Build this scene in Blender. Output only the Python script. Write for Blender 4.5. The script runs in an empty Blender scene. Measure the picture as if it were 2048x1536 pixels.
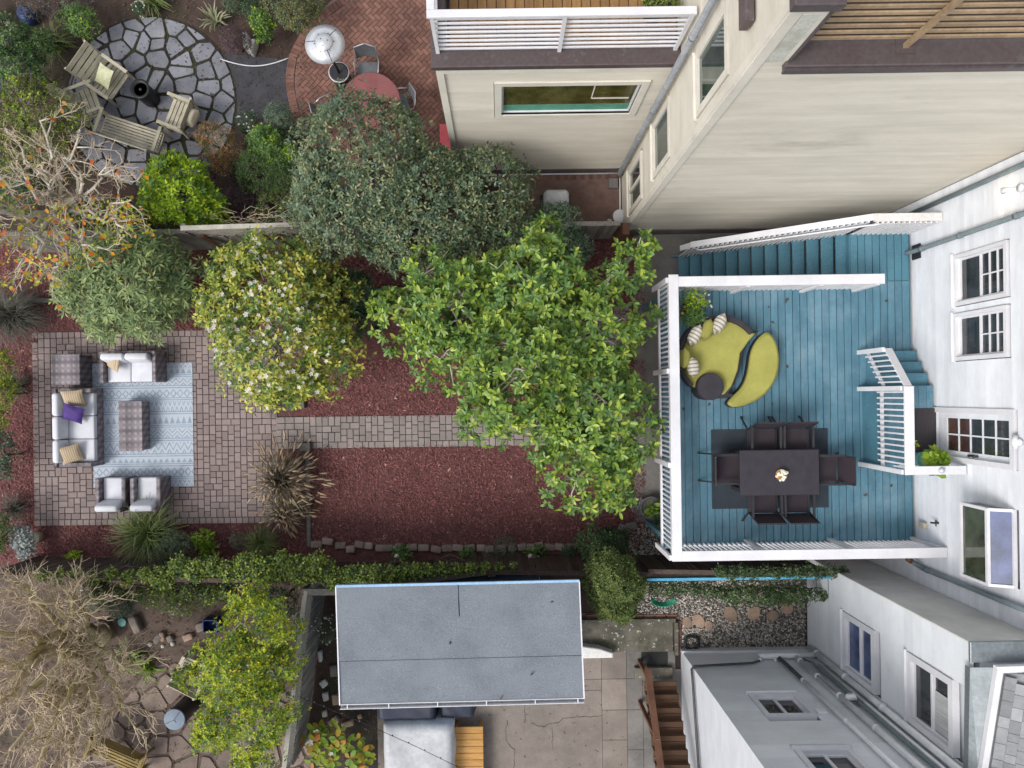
import bpy, bmesh, math, random
import numpy as np
from mathutils import Vector, Matrix
R = math.radians
SC = bpy.context.scene
COL = SC.collection
# ------------------------------------------------------------------ camera, sky, sun, exposure
H, F, CX, CY, ROLL = 17.4, 1420.0, 1000.0, 790.0, R(-0.8)
cam_d = bpy.data.cameras.new('camera'); cam = bpy.data.objects.new('camera', cam_d); COL.objects.link(cam)
cam.location = (0, 0, H); cam.rotation_euler = (0, 0, ROLL)
cam_d.sensor_width = 36; cam_d.lens = F / 2048 * 36
cam_d.shift_x = (1024 - CX) / 2048; cam_d.shift_y = (CY - 768) / 2048
cam_d.clip_start = .1; cam_d.clip_end = 2000
SC.camera = cam
SUN_DIR = Vector((-.58, -.38, .85)).normalized()
el = math.asin(SUN_DIR.z); az = math.atan2(SUN_DIR.x, SUN_DIR.y)
W = bpy.data.worlds.new('World'); SC.world = W; W.use_nodes = True
nt = W.node_tree; nt.nodes.clear()
sky = nt.nodes.new('ShaderNodeTexSky'); sky.sky_type = 'NISHITA'; sky.sun_disc = False
sky.sun_elevation = el; sky.sun_rotation = az; sky.air_density = 1.0; sky.dust_density = 3.0; sky.ozone_density = 1.0
hs = nt.nodes.new('ShaderNodeHueSaturation'); hs.inputs['Saturation'].default_value = .3
bg = nt.nodes.new('ShaderNodeBackground'); bg.inputs['Strength'].default_value = .15
wo = nt.nodes.new('ShaderNodeOutputWorld')
nt.links.new(sky.outputs[0], hs.inputs['Color']); nt.links.new(hs.outputs[0], bg.inputs[0]); nt.links.new(bg.outputs[0], wo.inputs[0])
sl = bpy.data.lights.new('sun', 'SUN'); sl.energy = 1.3; sl.angle = R(22); sl.color = (1, .96, .9)
so = bpy.data.objects.new('sun', sl); COL.objects.link(so)
so.rotation_euler = SUN_DIR.to_track_quat('Z', 'Y').to_euler()
vs = SC.view_settings; vs.view_transform = 'Standard'; vs.look = 'None'; vs.gamma = 1; vs.use_curve_mapping = False
vs.exposure = 0.5
SC.cycles.max_bounces = 6; SC.cycles.transparent_max_bounces = 8

# ------------------------------------------------------------------ pixel -> world
RX = Vector((math.cos(ROLL), math.sin(ROLL))); UP = Vector((-math.sin(ROLL), math.cos(ROLL)))
def D(px, py):
    a, b = px - CX, CY - py
    return (a * RX.x + b * UP.x, a * RX.y + b * UP.y)
def P(px, py, z=0.0):
    d = D(px, py); s = (H - z) / F
    return Vector((d[0] * s, d[1] * s, z))
def onX(px, py, X):
    d = D(px, py); k = X / d[0]; return Vector((X, d[1] * k, H - k * F))
def onY(px, py, Y):
    d = D(px, py); k = Y / d[1]; return Vector((d[0] * k, Y, H - k * F))
def M(z): return (H - z) / F          # metres per photo pixel at height z

# ------------------------------------------------------------------ mesh helper
class MB:
    def __init__(s): s.v = []; s.f = []; s.sm = []
    def add(s, vs, fs, smooth=False):
        o = len(s.v); s.v += [tuple(v) for v in vs]
        for f in fs: s.f.append(tuple(i + o for i in f)); s.sm.append(smooth)
        return s
    def box(s, x0, x1, y0, y1, z0, z1, c=0.0):
        """axis box; c = chamfer on the top edges"""
        if c <= 0:
            v = [(x0,y0,z0),(x1,y0,z0),(x1,y1,z0),(x0,y1,z0),(x0,y0,z1),(x1,y0,z1),(x1,y1,z1),(x0,y1,z1)]
            return s.add(v, [(3,2,1,0),(4,5,6,7),(0,1,5,4),(1,2,6,5),(2,3,7,6),(3,0,4,7)])
        v = []
        for (i, z) in ((0, z0), (0, z1 - c), (c, z1)):
            v += [(x0+i,y0+i,z),(x1-i,y0+i,z),(x1-i,y1-i,z),(x0+i,y1-i,z)]
        f = [(3,2,1,0),(8,9,10,11)]
        for b in (0, 4):
            for k in range(4): f.append((b+k, b+(k+1)%4, b+4+(k+1)%4, b+4+k))
        return s.add(v, f)
    def prism(s, poly, z0, z1, c=0.0):
        """poly: list of (x,y) ccw; z1 may be list per vertex"""
        n = len(poly); a = sum(poly[i][0]*poly[(i+1)%n][1]-poly[(i+1)%n][0]*poly[i][1] for i in range(n))
        if a < 0: poly = poly[::-1]
        v = [(x,y,z0) for x,y in poly] + [(x,y,z1-c) for x,y in poly]
        f = [tuple(range(n-1,-1,-1))]
        for k in range(n): f.append((k,(k+1)%n,n+(k+1)%n,n+k))
        if c > 0:
            ins = inset(poly, c); v += [(x,y,z1) for x,y in ins]
            for k in range(n): f.append((n+k,n+(k+1)%n,2*n+(k+1)%n,2*n+k))
            f.append(tuple(range(2*n,3*n)))
        else: f.append(tuple(range(n,2*n)))
        return s.add(v, f)
    def bar(s, a, b, w, h=None, up=(0,0,1)):
        """rectangular bar from a to b, width w (sideways) height h (along up)"""
        h = h or w; a = Vector(a); b = Vector(b); d = (b-a).normalized(); u = Vector(up)
        sd = d.cross(u)
        if sd.length < 1e-4: sd = d.cross(Vector((1,0,0)))
        sd.normalize(); u = sd.cross(d).normalized()
        v = []
        for p in (a, b):
            for i, j in ((-1,-1),(1,-1),(1,1),(-1,1)): v.append(p + sd*(i*w/2) + u*(j*h/2))
        return s.add(v, [(3,2,1,0),(4,5,6,7),(0,1,5,4),(1,2,6,5),(2,3,7,6),(3,0,4,7)])
    def tube(s, pts, r, n=6, smooth=True, cap=True):
        pts = [Vector(p) for p in pts]; k = len(pts)
        rs = r if isinstance(r, (list, tuple)) else [r]*k
        ref = Vector((.3,.2,1)); v = []; f = []
        for i, p in enumerate(pts):
            d = (pts[min(i+1,k-1)] - pts[max(i-1,0)]).normalized()
            a = d.cross(ref)
            if a.length < 1e-3: a = d.cross(Vector((1,0,0)))
            a.normalize(); b = d.cross(a)
            for j in range(n):
                t = 2*math.pi*j/n; v.append(p + a*(rs[i]*math.cos(t)) + b*(rs[i]*math.sin(t)))
        for i in range(k-1):
            for j in range(n): f.append((i*n+j, i*n+(j+1)%n, (i+1)*n+(j+1)%n, (i+1)*n+j))
        if cap: f.append(tuple(range(n-1,-1,-1))); f.append(tuple(range((k-1)*n, k*n)))
        return s.add(v, f, smooth)
    def lathe(s, c, prof, n=20, smooth=True, cap=True):
        """prof: list (r,z) from bottom to top, around vertical axis at c"""
        v = []; f = []; k = len(prof)
        for r, z in prof:
            for j in range(n):
                t = 2*math.pi*j/n; v.append((c[0]+r*math.cos(t), c[1]+r*math.sin(t), c[2]+z))
        for i in range(k-1):
            for j in range(n): f.append((i*n+j, i*n+(j+1)%n, (i+1)*n+(j+1)%n, (i+1)*n+j))
        if cap and prof[0][0] > 1e-4: f.append(tuple(range(n-1,-1,-1)))
        if cap and prof[-1][0] > 1e-4: f.append(tuple(range((k-1)*n, k*n)))
        return s.add(v, f, smooth)
    def quad(s, a, b, c, d): return s.add([a,b,c,d], [(0,1,2,3)])
    def rbox(s, x0, x1, y0, y1, z0, z1, r, seg=3):
        bm = bmesh.new(); bmesh.ops.create_cube(bm, size=1)
        for v in bm.verts: v.co = ((x0+x1)/2+v.co.x*(x1-x0), (y0+y1)/2+v.co.y*(y1-y0), (z0+z1)/2+v.co.z*(z1-z0))
        bmesh.ops.bevel(bm, geom=list(bm.edges), offset=r, segments=seg, affect='EDGES', profile=.5)
        bm.verts.index_update()
        s.add([v.co.copy() for v in bm.verts], [[v.index for v in f.verts] for f in bm.faces], True); bm.free(); return s
    def xf(s, m):
        s.v = [tuple(m @ Vector(v)) for v in s.v]; return s
    def mesh(s, name, org=(0,0,0)):
        me = bpy.data.meshes.new(name)
        me.from_pydata([(x-org[0],y-org[1],z-org[2]) for x,y,z in s.v], [], s.f)
        me.polygons.foreach_set('use_smooth', s.sm); me.update(); return me
    def build(s, name, m, parent=None, **kw):
        if parent is None and 'org' not in kw:
            a = np.array(s.v); kw['org'] = tuple(((a[:,:2].max(0)+a[:,:2].min(0))/2).tolist()) + (float(a[:,2].min()),)
        org = kw.pop('org', (0,0,0))
        return link(name, s.mesh(name, org), m, parent, loc=org, **kw)
def inset(poly, d):
    n = len(poly); out = []
    for i in range(n):
        p0, p1, p2 = Vector(poly[i-1]), Vector(poly[i]), Vector(poly[(i+1)%n])
        a = (p1-p0); b = (p2-p1)
        if a.length < 1e-6 or b.length < 1e-6: out.append(tuple(p1)); continue
        a.normalize(); b.normalize()
        na, nb = Vector((-a.y,a.x)), Vector((-b.y,b.x)); k = 1 + na.dot(nb)
        q = p1 + (na+nb)*(d/max(k,.5)); out.append((q.x,q.y))
    return out
WORLD = {}
def link(name, me, m, parent=None, loc=(0,0,0), rot=(0,0,0), label=None, cat=None, group=None, kind=None, scale=None):
    if m is not None and not me.materials: me.materials.append(m)
    o = bpy.data.objects.new(name, me); COL.objects.link(o); o.location = loc; o.rotation_euler = rot
    if scale: o.scale = scale
    if parent is not None:
        o.parent = parent
        if parent.name in WORLD: o.matrix_parent_inverse = Matrix.Translation(-Vector(WORLD[parent.name]))
    tag(o, label, cat, group, kind); return o
def tag(o, label=None, cat=None, group=None, kind=None):
    for k, v in (('label',label),('category',cat),('group',group),('kind',kind)):
        if v: o[k] = v
    return o
def thing(name, label, cat, loc=(0,0,0), rz=0, group=None, kind=None, world=True):
    """an Empty at the base; world=True: parts are given in world coordinates"""
    o = bpy.data.objects.new(name, None); COL.objects.link(o); o.location = loc; o.rotation_euler = (0,0,rz)
    o.empty_display_size = .2
    if world: WORLD[o.name] = tuple(loc)
    return tag(o, label, cat, group, kind)
def dup(root, loc, rz, label=None):
    r = root.copy(); COL.objects.link(r); r.location = loc; r.rotation_euler = (0,0,rz)
    if label: r['label'] = label
    for ch in list(root.children):
        c = ch.copy(); COL.objects.link(c); c.parent = r
        for g in list(ch.children):
            d = g.copy(); COL.objects.link(d); d.parent = c
    return r
def npmesh(name, V, T):
    me = bpy.data.meshes.new(name); V = np.asarray(V, np.float32); T = np.asarray(T, np.int32); k = T.shape[1]
    me.vertices.add(len(V)); me.vertices.foreach_set('co', V.ravel())
    me.loops.add(T.size); me.loops.foreach_set('vertex_index', T.ravel())
    me.polygons.add(len(T)); me.polygons.foreach_set('loop_start', np.arange(0, T.size, k, dtype=np.int32))
    me.update(calc_edges=True); return me

# ------------------------------------------------------------------ materials
class E:
    """tiny expression builder over Math nodes"""
    def __init__(s, nt, sock): s.nt = nt; s.s = sock
    def _m(s, op, *a):
        n = s.nt.nodes.new('ShaderNodeMath'); n.operation = op
        for i, x in enumerate((s,) + a):
            if isinstance(x, E): s.nt.links.new(x.s, n.inputs[i])
            else: n.inputs[i].default_value = x
        return E(s.nt, n.outputs[0])
    def __add__(s, o): return s._m('ADD', o)
    def __sub__(s, o): return s._m('SUBTRACT', o)
    def __mul__(s, o): return s._m('MULTIPLY', o)
    def __truediv__(s, o): return s._m('DIVIDE', o)
    def lt(s, o): return s._m('LESS_THAN', o)
    def gt(s, o): return s._m('GREATER_THAN', o)
    def abs(s): return s._m('ABSOLUTE')
    def fr(s): return s._m('FRACT')
    def fl(s): return s._m('FLOOR')
    def sin(s): return s._m('SINE')
    def mx(s, o): return s._m('MAXIMUM', o)
    def mn(s, o): return s._m('MINIMUM', o)
    def zig(s): return (s.fr() - .5).abs() * 2
def newmat(name):
    m = bpy.data.materials.new(name); m.use_nodes = True; nt = m.node_tree
    b = nt.nodes['Principled BSDF']; return m, nt, b
def node(nt, t, **kw):
    n = nt.nodes.new(t)
    for k, v in kw.items(): setattr(n, k, v)
    return n
def c4(c): return (c[0], c[1], c[2], 1)
def mixc(nt, fac, a, b, mode='MIX'):
    n = nt.nodes.new('ShaderNodeMix'); n.data_type = 'RGBA'; n.blend_type = mode
    for sock, x in ((n.inputs[0], fac), (n.inputs[6], a), (n.inputs[7], b)):
        if isinstance(x, E): nt.links.new(x.s, sock)
        elif hasattr(x, 'is_linked'): nt.links.new(x, sock)
        elif isinstance(x, tuple): sock.default_value = c4(x)
        else: sock.default_value = x
    return n.outputs[2]
def position(nt, sc=(1,1,1), obj=False, rz=0):
    mp = nt.nodes.new('ShaderNodeMapping'); mp.inputs['Scale'].default_value = sc; mp.inputs['Rotation'].default_value = (0,0,rz)
    if obj: t = nt.nodes.new('ShaderNodeTexCoord'); nt.links.new(t.outputs['Object'], mp.inputs[0])
    else: g = nt.nodes.new('ShaderNodeNewGeometry'); nt.links.new(g.outputs['Position'], mp.inputs[0])
    return mp.outputs[0]
def noise(nt, vec, scale, detail=4, rough=.6):
    n = nt.nodes.new('ShaderNodeTexNoise'); n.inputs['Scale'].default_value = scale
    n.inputs['Detail'].default_value = detail; n.inputs['Roughness'].default_value = rough
    nt.links.new(vec, n.inputs['Vector']); return E(nt, n.outputs[0])
def rmap(nt, e, a, b, c=0., d=1.):
    n = nt.nodes.new('ShaderNodeMapRange'); nt.links.new(e.s, n.inputs[0])
    for i, x in enumerate((a,b,c,d)): n.inputs[i+1].default_value = x
    return E(nt, n.outputs[0])
def rnd(nt):
    g = nt.nodes.new('ShaderNodeNewGeometry'); o = nt.nodes.new('ShaderNodeObjectInfo')
    return (E(nt, g.outputs['Random Per Island']) + E(nt, o.outputs['Random'])).fr()
def ramp(nt, e, cols):
    n = nt.nodes.new('ShaderNodeValToRGB'); r = n.color_ramp
    while len(r.elements) < len(cols): r.elements.new(.5)
    for i, c in enumerate(cols):
        if len(c) == 2: r.elements[i].position, cc = c
        else: r.elements[i].position, cc = i/max(1,len(cols)-1), c
        r.elements[i].color = c4(cc)
    nt.links.new(e.s, n.inputs[0]); return n.outputs[0]
def bump(nt, b, e, strength, dist=.01):
    n = nt.nodes.new('ShaderNodeBump'); n.inputs['Strength'].default_value = strength; n.inputs['Distance'].default_value = dist
    nt.links.new(e.s, n.inputs['Height']); nt.links.new(n.outputs[0], b.inputs['Normal'])
def mat(name, col, col2=None, rough=.65, sc=3., st=(1,1,1), var=.18, iv=0., bs=40., bk=.25, stain=None, ssc=.9, sthr=(.52,.72), speck=None, metal=0., spec=.35, fv=.17, sst=(1,1,1)):
    """general surface: two-tone noise, per-piece variation iv, optional stain colour and fine specks"""
    m, nt, b = newmat(name); p = position(nt, st)
    col2 = col2 or tuple(x*(1-var*1.6) for x in col)
    n1 = rmap(nt, noise(nt, p, sc, 6, .65), .32, .68)
    c = mixc(nt, n1, tuple(x*(1+var*.6) for x in col), col2)
    fine = noise(nt, p, bs, 3, .6)
    c = mixc(nt, 1.0, c, ramp(nt, rmap(nt, fine, .25, .75), [(1-fv*1.15,)*3,(1+fv*.85,)*3]), 'MULTIPLY')
    if stain:
        s = rmap(nt, noise(nt, position(nt, sst), ssc, 7, .7), sthr[0], sthr[1])
        c = mixc(nt, s, c, stain)
    if speck:
        s2 = noise(nt, p, speck[1], 2, .5).gt(speck[2]); c = mixc(nt, s2, c, speck[0])
    if iv > 0:
        v = rnd(nt)*(2*iv) + (1-iv)
        h = node(nt, 'ShaderNodeHueSaturation'); nt.links.new(v.s, h.inputs['Value']); nt.links.new(c, h.inputs['Color']); c = h.outputs[0]
    nt.links.new(c, b.inputs['Base Color'])
    b.inputs['Roughness'].default_value = rough; b.inputs['Metallic'].default_value = metal
    b.inputs['Specular IOR Level'].default_value = spec
    if bk: bump(nt, b, fine + n1*.5, bk)
    return m
def leafmat(name, cols, rough=.5, tr=.3, spec=.35, gain=1.65):
    cols = [tuple(min(.75, v*gain) for v in c) for c in cols]
    m, nt, b = newmat(name); c = ramp(nt, rnd(nt), cols)
    p = position(nt); n1 = rmap(nt, noise(nt, p, 1.6, 3, .5), .3, .7)
    c = mixc(nt, 1.0, c, ramp(nt, n1, [(.72,.78,.72),(1.2,1.15,1.1)]), 'MULTIPLY')
    nt.links.new(c, b.inputs['Base Color']); b.inputs['Roughness'].default_value = rough; b.inputs['Specular IOR Level'].default_value = spec
    t = node(nt, 'ShaderNodeBsdfTranslucent'); nt.links.new(c, t.inputs[0])
    mx = node(nt, 'ShaderNodeMixShader'); mx.inputs[0].default_value = tr
    nt.links.new(b.outputs[0], mx.inputs[1]); nt.links.new(t.outputs[0], mx.inputs[2])
    nt.links.new(mx.outputs[0], nt.nodes['Material Output'].inputs[0]); return m
def glass(name, col=(.02,.03,.03), rough=.04):
    m, nt, b = newmat(name); p = position(nt)
    c = mixc(nt, rmap(nt, noise(nt, p, 2.2, 4), .35, .65), col, tuple(x*2.2+.01 for x in col))
    nt.links.new(c, b.inputs['Base Color']); b.inputs['Roughness'].default_value = rough
    b.inputs['Specular IOR Level'].default_value = .8; return m
# ------------------------------------------------------------------ material library
TEAL = mat('teal_paint', (.088,.196,.258), (.068,.160,.220), rough=.5, sc=2.2, st=(5,1,1), iv=.10, bs=26, bk=.12, stain=(.175,.285,.355), ssc=1.0, sthr=(.48,.74))
TEALD = mat('teal_paint_stairs', (.080,.200,.262), (.066,.168,.228), rough=.5, sc=2, iv=.07, bs=26, bk=.12)
WHITE = mat('white_paint', (.66,.66,.69), (.61,.61,.64), rough=.45, sc=1.5, iv=.03, bs=30, bk=.06, stain=(.60,.59,.58), ssc=2.6, sthr=(.62,.9), fv=.035)
SIDEW = mat('white_siding', (.67,.69,.73), (.62,.64,.68), rough=.5, sc=1.3, st=(1,1,3), iv=.05, bs=22, bk=.08, stain=(.52,.53,.55), ssc=1.1, sthr=(.62,.95), fv=.035)
CREAM = mat('cream_siding', (.61,.572,.492), (.555,.518,.443), rough=.6, sc=1.1, st=(.6,1,3), iv=.045, bs=18, bk=.1, stain=(.36,.325,.27), ssc=.62, sthr=(.58,.84), sst=(.55,.8,1.7), fv=.035)
CREAMT = mat('cream_trim', (.64,.605,.535), (.58,.55,.485), rough=.55, sc=1.5, iv=.02, bs=20, bk=.06, stain=(.47,.43,.36), ssc=1.2, sthr=(.62,.9), fv=.035)
GREY = mat('pale_grey_siding', (.70,.725,.755), (.65,.675,.705), rough=.55, sc=1.0, st=(1,1,2), iv=.06, bs=20, bk=.07, stain=(.43,.44,.45), ssc=.8, sthr=(.6,.9), fv=.035)
GREYN = mat('grey_stucco', (.60,.59,.57), (.54,.53,.51), rough=.8, sc=2, bs=60, bk=.2, fv=.035)
COPPER = mat('weathered_copper', (.105,.078,.078), (.125,.105,.108), rough=.42, sc=2.2, bs=16, bk=.1, metal=.35, stain=(.23,.25,.26), ssc=2.4, sthr=(.60,.80))
PIPE = mat('painted_downpipe', (.17,.21,.225), (.14,.18,.195), rough=.45, bs=20, bk=.05)
PIPEG = mat('grey_downspout', (.25,.265,.28), (.20,.21,.225), rough=.45, bs=20, bk=.05, stain=(.4,.39,.37), ssc=2, sthr=(.6,.8))
PIPEW = mat('white_pipe', (.74,.75,.76), (.67,.68,.69), rough=.45, bs=20, bk=.05, fv=.035)
PIPEB = mat('black_pipe', (.06,.062,.065), rough=.45, bs=20, bk=.05)
DARKF = mat('dark_foundation', (.15,.135,.13), (.09,.08,.078), rough=.8, sc=3, bs=30, bk=.2)
GLASS = glass('window_glass', (.018,.020,.022))
GLASSG = glass('green_tinted_glass', (.018,.034,.030))
GLASSO = glass('painted_olive_reflection_glass', (.045,.040,.010))  # dark olive reflection painted into the glass base colour
GLASSB = glass('painted_sky_reflection_glass', (.035,.05,.115), .25)  # blue of the reflected sky is put into the base colour
GLASSR = glass('dark_door_glass', (.035,.018,.014))
BLIND = mat('green_window_blind', (.10,.30,.22), rough=.6, bk=0)
CURTAIN = mat('pale_curtain', (.55,.56,.55), (.35,.36,.36), rough=.8, sc=4, st=(1,6,.3), bk=0)
CEDAR = mat('tan_slats', (.36,.26,.16), (.28,.20,.12), rough=.6, sc=3, iv=.08, bs=20)
IPE = mat('brown_deck_wood', (.27,.155,.062), (.20,.108,.042), rough=.55, sc=2, st=(6,1,1), iv=.16, bs=30)
FENCEW = mat('weathered_fence', (.25,.235,.205), (.17,.155,.135), rough=.85, sc=3, st=(5,5,.6), iv=.22, bs=30, bk=.35, stain=(.10,.115,.06), ssc=1.2, sthr=(.55,.8))
FENCED = mat('dark_fence_boards', (.085,.062,.052), (.05,.036,.03), rough=.85, sc=3, st=(5,5,.6), iv=.25, bs=30, bk=.3)
LATT = mat('grey_lattice', (.42,.40,.35), (.32,.30,.26), rough=.85, sc=4, iv=.15, bs=30)
TEAK = mat('silvered_teak', (.46,.42,.32), (.35,.32,.24), rough=.75, sc=3, st=(1,1,1), iv=.13, bs=34, bk=.25, stain=(.20,.22,.14), ssc=3, sthr=(.58,.8))
YBENCH = mat('lichen_yellow_wood', (.24,.175,.055), (.16,.12,.045), rough=.8, sc=3, iv=.15, bs=30)
TEAKN = mat('golden_teak', (.50,.27,.075), (.40,.20,.05), rough=.5, sc=3, st=(1,8,1), iv=.12, bs=30, bk=.1)
STAIRW = mat('brown_stair_wood', (.13,.070,.040), (.085,.045,.026), rough=.75, sc=3, st=(.6,4,1), iv=.15, bs=30)
REDW = mat('redwood_brace', (.16,.075,.045), (.10,.05,.032), rough=.8, sc=3, iv=.1)
SOIL = mat('garden_soil', (.072,.046,.038), (.045,.030,.025), rough=.95, sc=2.2, bs=55, bk=.9, stain=(.028,.036,.014), ssc=.8, sthr=(.5,.7))
DIRT = mat('brown_dirt', (.125,.092,.076), (.08,.059,.048), rough=.95, sc=2, bs=50, bk=.8, stain=(.05,.05,.03), ssc=.7, sthr=(.55,.75))
MULCH = mat('red_mulch', (.160,.062,.060), (.088,.037,.037), rough=.95, sc=9, bs=48, bk=1.0, stain=(.17,.085,.078), ssc=.9, sthr=(.5,.8), fv=.5)
CHIP = mat('mulch_chip', (.235,.094,.088), (.14,.058,.056), rough=.9, sc=5, iv=.55, bk=0, speck=((.38,.25,.20), 3.7, .70))
JOINT = mat('dark_joint_sand', (.035,.027,.025), (.024,.019,.018), rough=.95, sc=6, bs=50, bk=.5, stain=(.028,.034,.018), ssc=1.5, sthr=(.5,.7))
PAVER = mat('paver', (.255,.205,.195), (.190,.152,.147), rough=.85, sc=1.2, iv=.17, bs=60, bk=.4, stain=(.33,.255,.235), ssc=.6, sthr=(.45,.75))
PAVERL = mat('pale_paver', (.275,.235,.22), (.215,.185,.173), rough=.85, sc=1.2, iv=.13, bs=60, bk=.4)
FLAG = mat('bluestone_flag', (.215,.220,.250), (.150,.155,.182), rough=.85, sc=1.6, iv=.22, bs=34, bk=.5, stain=(.27,.265,.275), ssc=2.0, sthr=(.5,.75))
MOSS = mat('mossy_joint', (.030,.030,.024), (.022,.020,.017), rough=.95, sc=4, bs=60, bk=.8, stain=(.038,.048,.014), ssc=1.1, sthr=(.48,.62))
BFLAG = mat('brown_flagstone', (.215,.165,.14), (.145,.11,.093), rough=.9, sc=1.6, iv=.2, bs=34, bk=.5, stain=(.075,.078,.05), ssc=1.5, sthr=(.55,.75))
BRICK = mat('red_brick', (.215,.110,.085), (.150,.078,.062), rough=.85, sc=1.5, iv=.22, bs=60, bk=.4, stain=(.105,.056,.048), ssc=.6, sthr=(.45,.66))
MORT = mat('brick_joint', (.20,.125,.105), (.14,.09,.078), rough=.95, sc=4, bs=60, bk=.5)
CONC = mat('patio_concrete', (.235,.200,.175), (.175,.150,.133), rough=.88, sc=1.0, iv=.10, bs=45, bk=.25, stain=(.130,.112,.10), ssc=.9, sthr=(.5,.78), speck=((.10,.085,.075), 9, .70))
CONCG = mat('grey_walk_concrete', (.20,.188,.176), (.14,.132,.124), rough=.9, sc=1.2, bs=45, bk=.3, stain=(.09,.085,.08), ssc=1.0, sthr=(.5,.75))
CONCM = mat('mossy_concrete', (.19,.17,.145), (.10,.095,.075), rough=.9, sc=2.2, bs=45, bk=.35, stain=(.055,.058,.034), ssc=1.4, sthr=(.45,.65), speck=((.40,.38,.35), 12, .66))
ASPH = mat('dark_gravel_path', (.062,.063,.072), (.042,.043,.050), rough=.95, sc=3, bs=90, bk=.9)
STONE = mat('edging_stone', (.30,.235,.205), (.20,.155,.135), rough=.9, sc=4, iv=.2, bs=40, bk=.4)
TAN = mat('tan_stepping_stone', (.38,.27,.20), (.25,.175,.13), rough=.85, sc=4, iv=.18, bs=40, bk=.3)
PEB = mat('pebble', (.38,.35,.31), (.26,.235,.21), rough=.8, sc=3, iv=.75, bk=0)
ROOF = mat('roll_roofing', (.172,.192,.220), (.147,.165,.192), rough=.9, sc=1.2, iv=.04, bs=42, bk=.3, fv=.32, stain=(.18,.205,.238), ssc=.8, sthr=(.5,.75))
SHING = mat('grey_shingle', (.29,.295,.305), (.20,.205,.215), rough=.9, sc=2, iv=.3, bs=80, bk=.4)
FLASH = mat('galvanised_flashing', (.27,.30,.315), (.21,.235,.25), rough=.45, sc=1.6, bs=16, bk=.1, metal=.6)
SKYBLUE = mat('pale_blue_paint', (.30,.47,.66), (.24,.40,.58), rough=.6, sc=2, bs=20, bk=.08)
CYANP = mat('bright_blue_paint', (.10,.42,.62), (.08,.34,.52), rough=.5, sc=2, bs=20)
BLACK = mat('black_metal', (.016,.016,.018), rough=.45, bk=0)
IRON = mat('dark_steel', (.05,.05,.055), rough=.4, bk=0, metal=.4)
STEEL = mat('brushed_steel', (.60,.62,.65), (.50,.52,.56), rough=.35, sc=2, bk=.03, metal=.25)
CHROME = mat('chair_tube', (.55,.56,.58), rough=.3, bk=0, metal=.7)
LIME = mat('lime_canvas', (.335,.325,.085), (.29,.28,.07), rough=.85, sc=2, bs=90, bk=.2)
CUSH = mat('white_cushion', (.62,.63,.67), (.56,.57,.62), rough=.85, sc=2.5, bs=80, bk=.12, fv=.035)
CREAMC = mat('ivory_cushion', (.66,.60,.46), (.58,.52,.40), rough=.85, sc=3, bs=80, bk=.12, fv=.035)
PURP = mat('purple_velvet', (.075,.035,.21), (.045,.022,.14), rough=.7, sc=6, bs=60, bk=.1)
DWICK = mat('charcoal_wicker', (.036,.031,.041), (.027,.023,.031), rough=.6, sc=5, bs=70, bk=.5)
SLING = mat('dark_sling_fabric', (.034,.026,.034), (.027,.021,.027), rough=.75, sc=3, bs=120, bk=.3)
DRUG = mat('charcoal_outdoor_rug', (.036,.046,.058), (.028,.036,.047), rough=.95, sc=2, bs=120, bk=.4)
MATB = mat('doormat', (.052,.046,.050), (.035,.030,.034), rough=.95, sc=2, st=(30,1,1), bs=100, bk=.4)
COVER = mat('pale_grey_cover', (.44,.45,.47), (.38,.39,.41), rough=.6, sc=1.5, bs=12, bk=.15)
NAVY = mat('navy_cover', (.028,.034,.058), (.018,.022,.040), rough=.55, sc=2, bs=14, bk=.2)
TERR = mat('terracotta', (.30,.15,.095), rough=.8)
POTG = mat('grey_pot', (.20,.195,.185), (.13,.128,.12), rough=.7, sc=4)
POTB = mat('blue_glaze', (.022,.045,.125), rough=.25, bk=0)
POTT = mat('aqua_pot', (.17,.42,.40), rough=.4, bk=0)
POTC = mat('cream_pot', (.5,.46,.37), (.38,.35,.28), rough=.7)
BLUEBIN = mat('blue_crate', (.012,.035,.15), rough=.45, bk=0)
SLATE = mat('slate_blue_lid', (.135,.185,.245), (.11,.155,.21), rough=.5, sc=3)
PINK = mat('coral_mat', (.58,.115,.135), (.50,.095,.115), rough=.8, sc=3)
REDT = mat('red_table_top', (.235,.085,.085), (.19,.065,.07), rough=.6, sc=3, bs=60)
GREYF = mat('grey_mesh_fabric', (.17,.18,.20), rough=.7, bs=90)
HOSEG = mat('green_hose', (.015,.26,.15), rough=.4, bk=0)
HOSEB = mat('black_hose', (.022,.026,.03), rough=.45, bk=0)
ROCK = mat('rock', (.21,.18,.155), (.125,.107,.093), rough=.9, sc=4, iv=.2, bs=30, bk=.5)
LIGHTB = mat('pale_stone', (.50,.49,.46), (.38,.37,.35), rough=.8, sc=5, iv=.15)
BARK = mat('grey_bark', (.25,.205,.165), (.16,.13,.10), rough=.9, sc=6, bs=40, bk=.4, iv=.1, stain=(.20,.19,.08), ssc=3, sthr=(.5,.7))
BARKY = mat('lichen_bark', (.54,.45,.28), (.41,.34,.21), rough=.9, sc=6, bs=40, bk=.4, iv=.12, stain=(.36,.32,.10), ssc=1.6, sthr=(.48,.66))
TWIG = mat('pale_twig', (.62,.50,.37), (.48,.38,.275), rough=.9, sc=4, iv=.25, bk=0)
BARKP = mat('pale_bark', (.58,.54,.47), (.44,.41,.355), rough=.9, sc=6, bs=40, bk=.3, iv=.1, stain=(.33,.33,.2), ssc=3, sthr=(.5,.7))
BARKD = mat('dark_bark', (.11,.082,.066), (.07,.052,.042), rough=.9, sc=6, bs=40, bk=.4)
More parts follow.
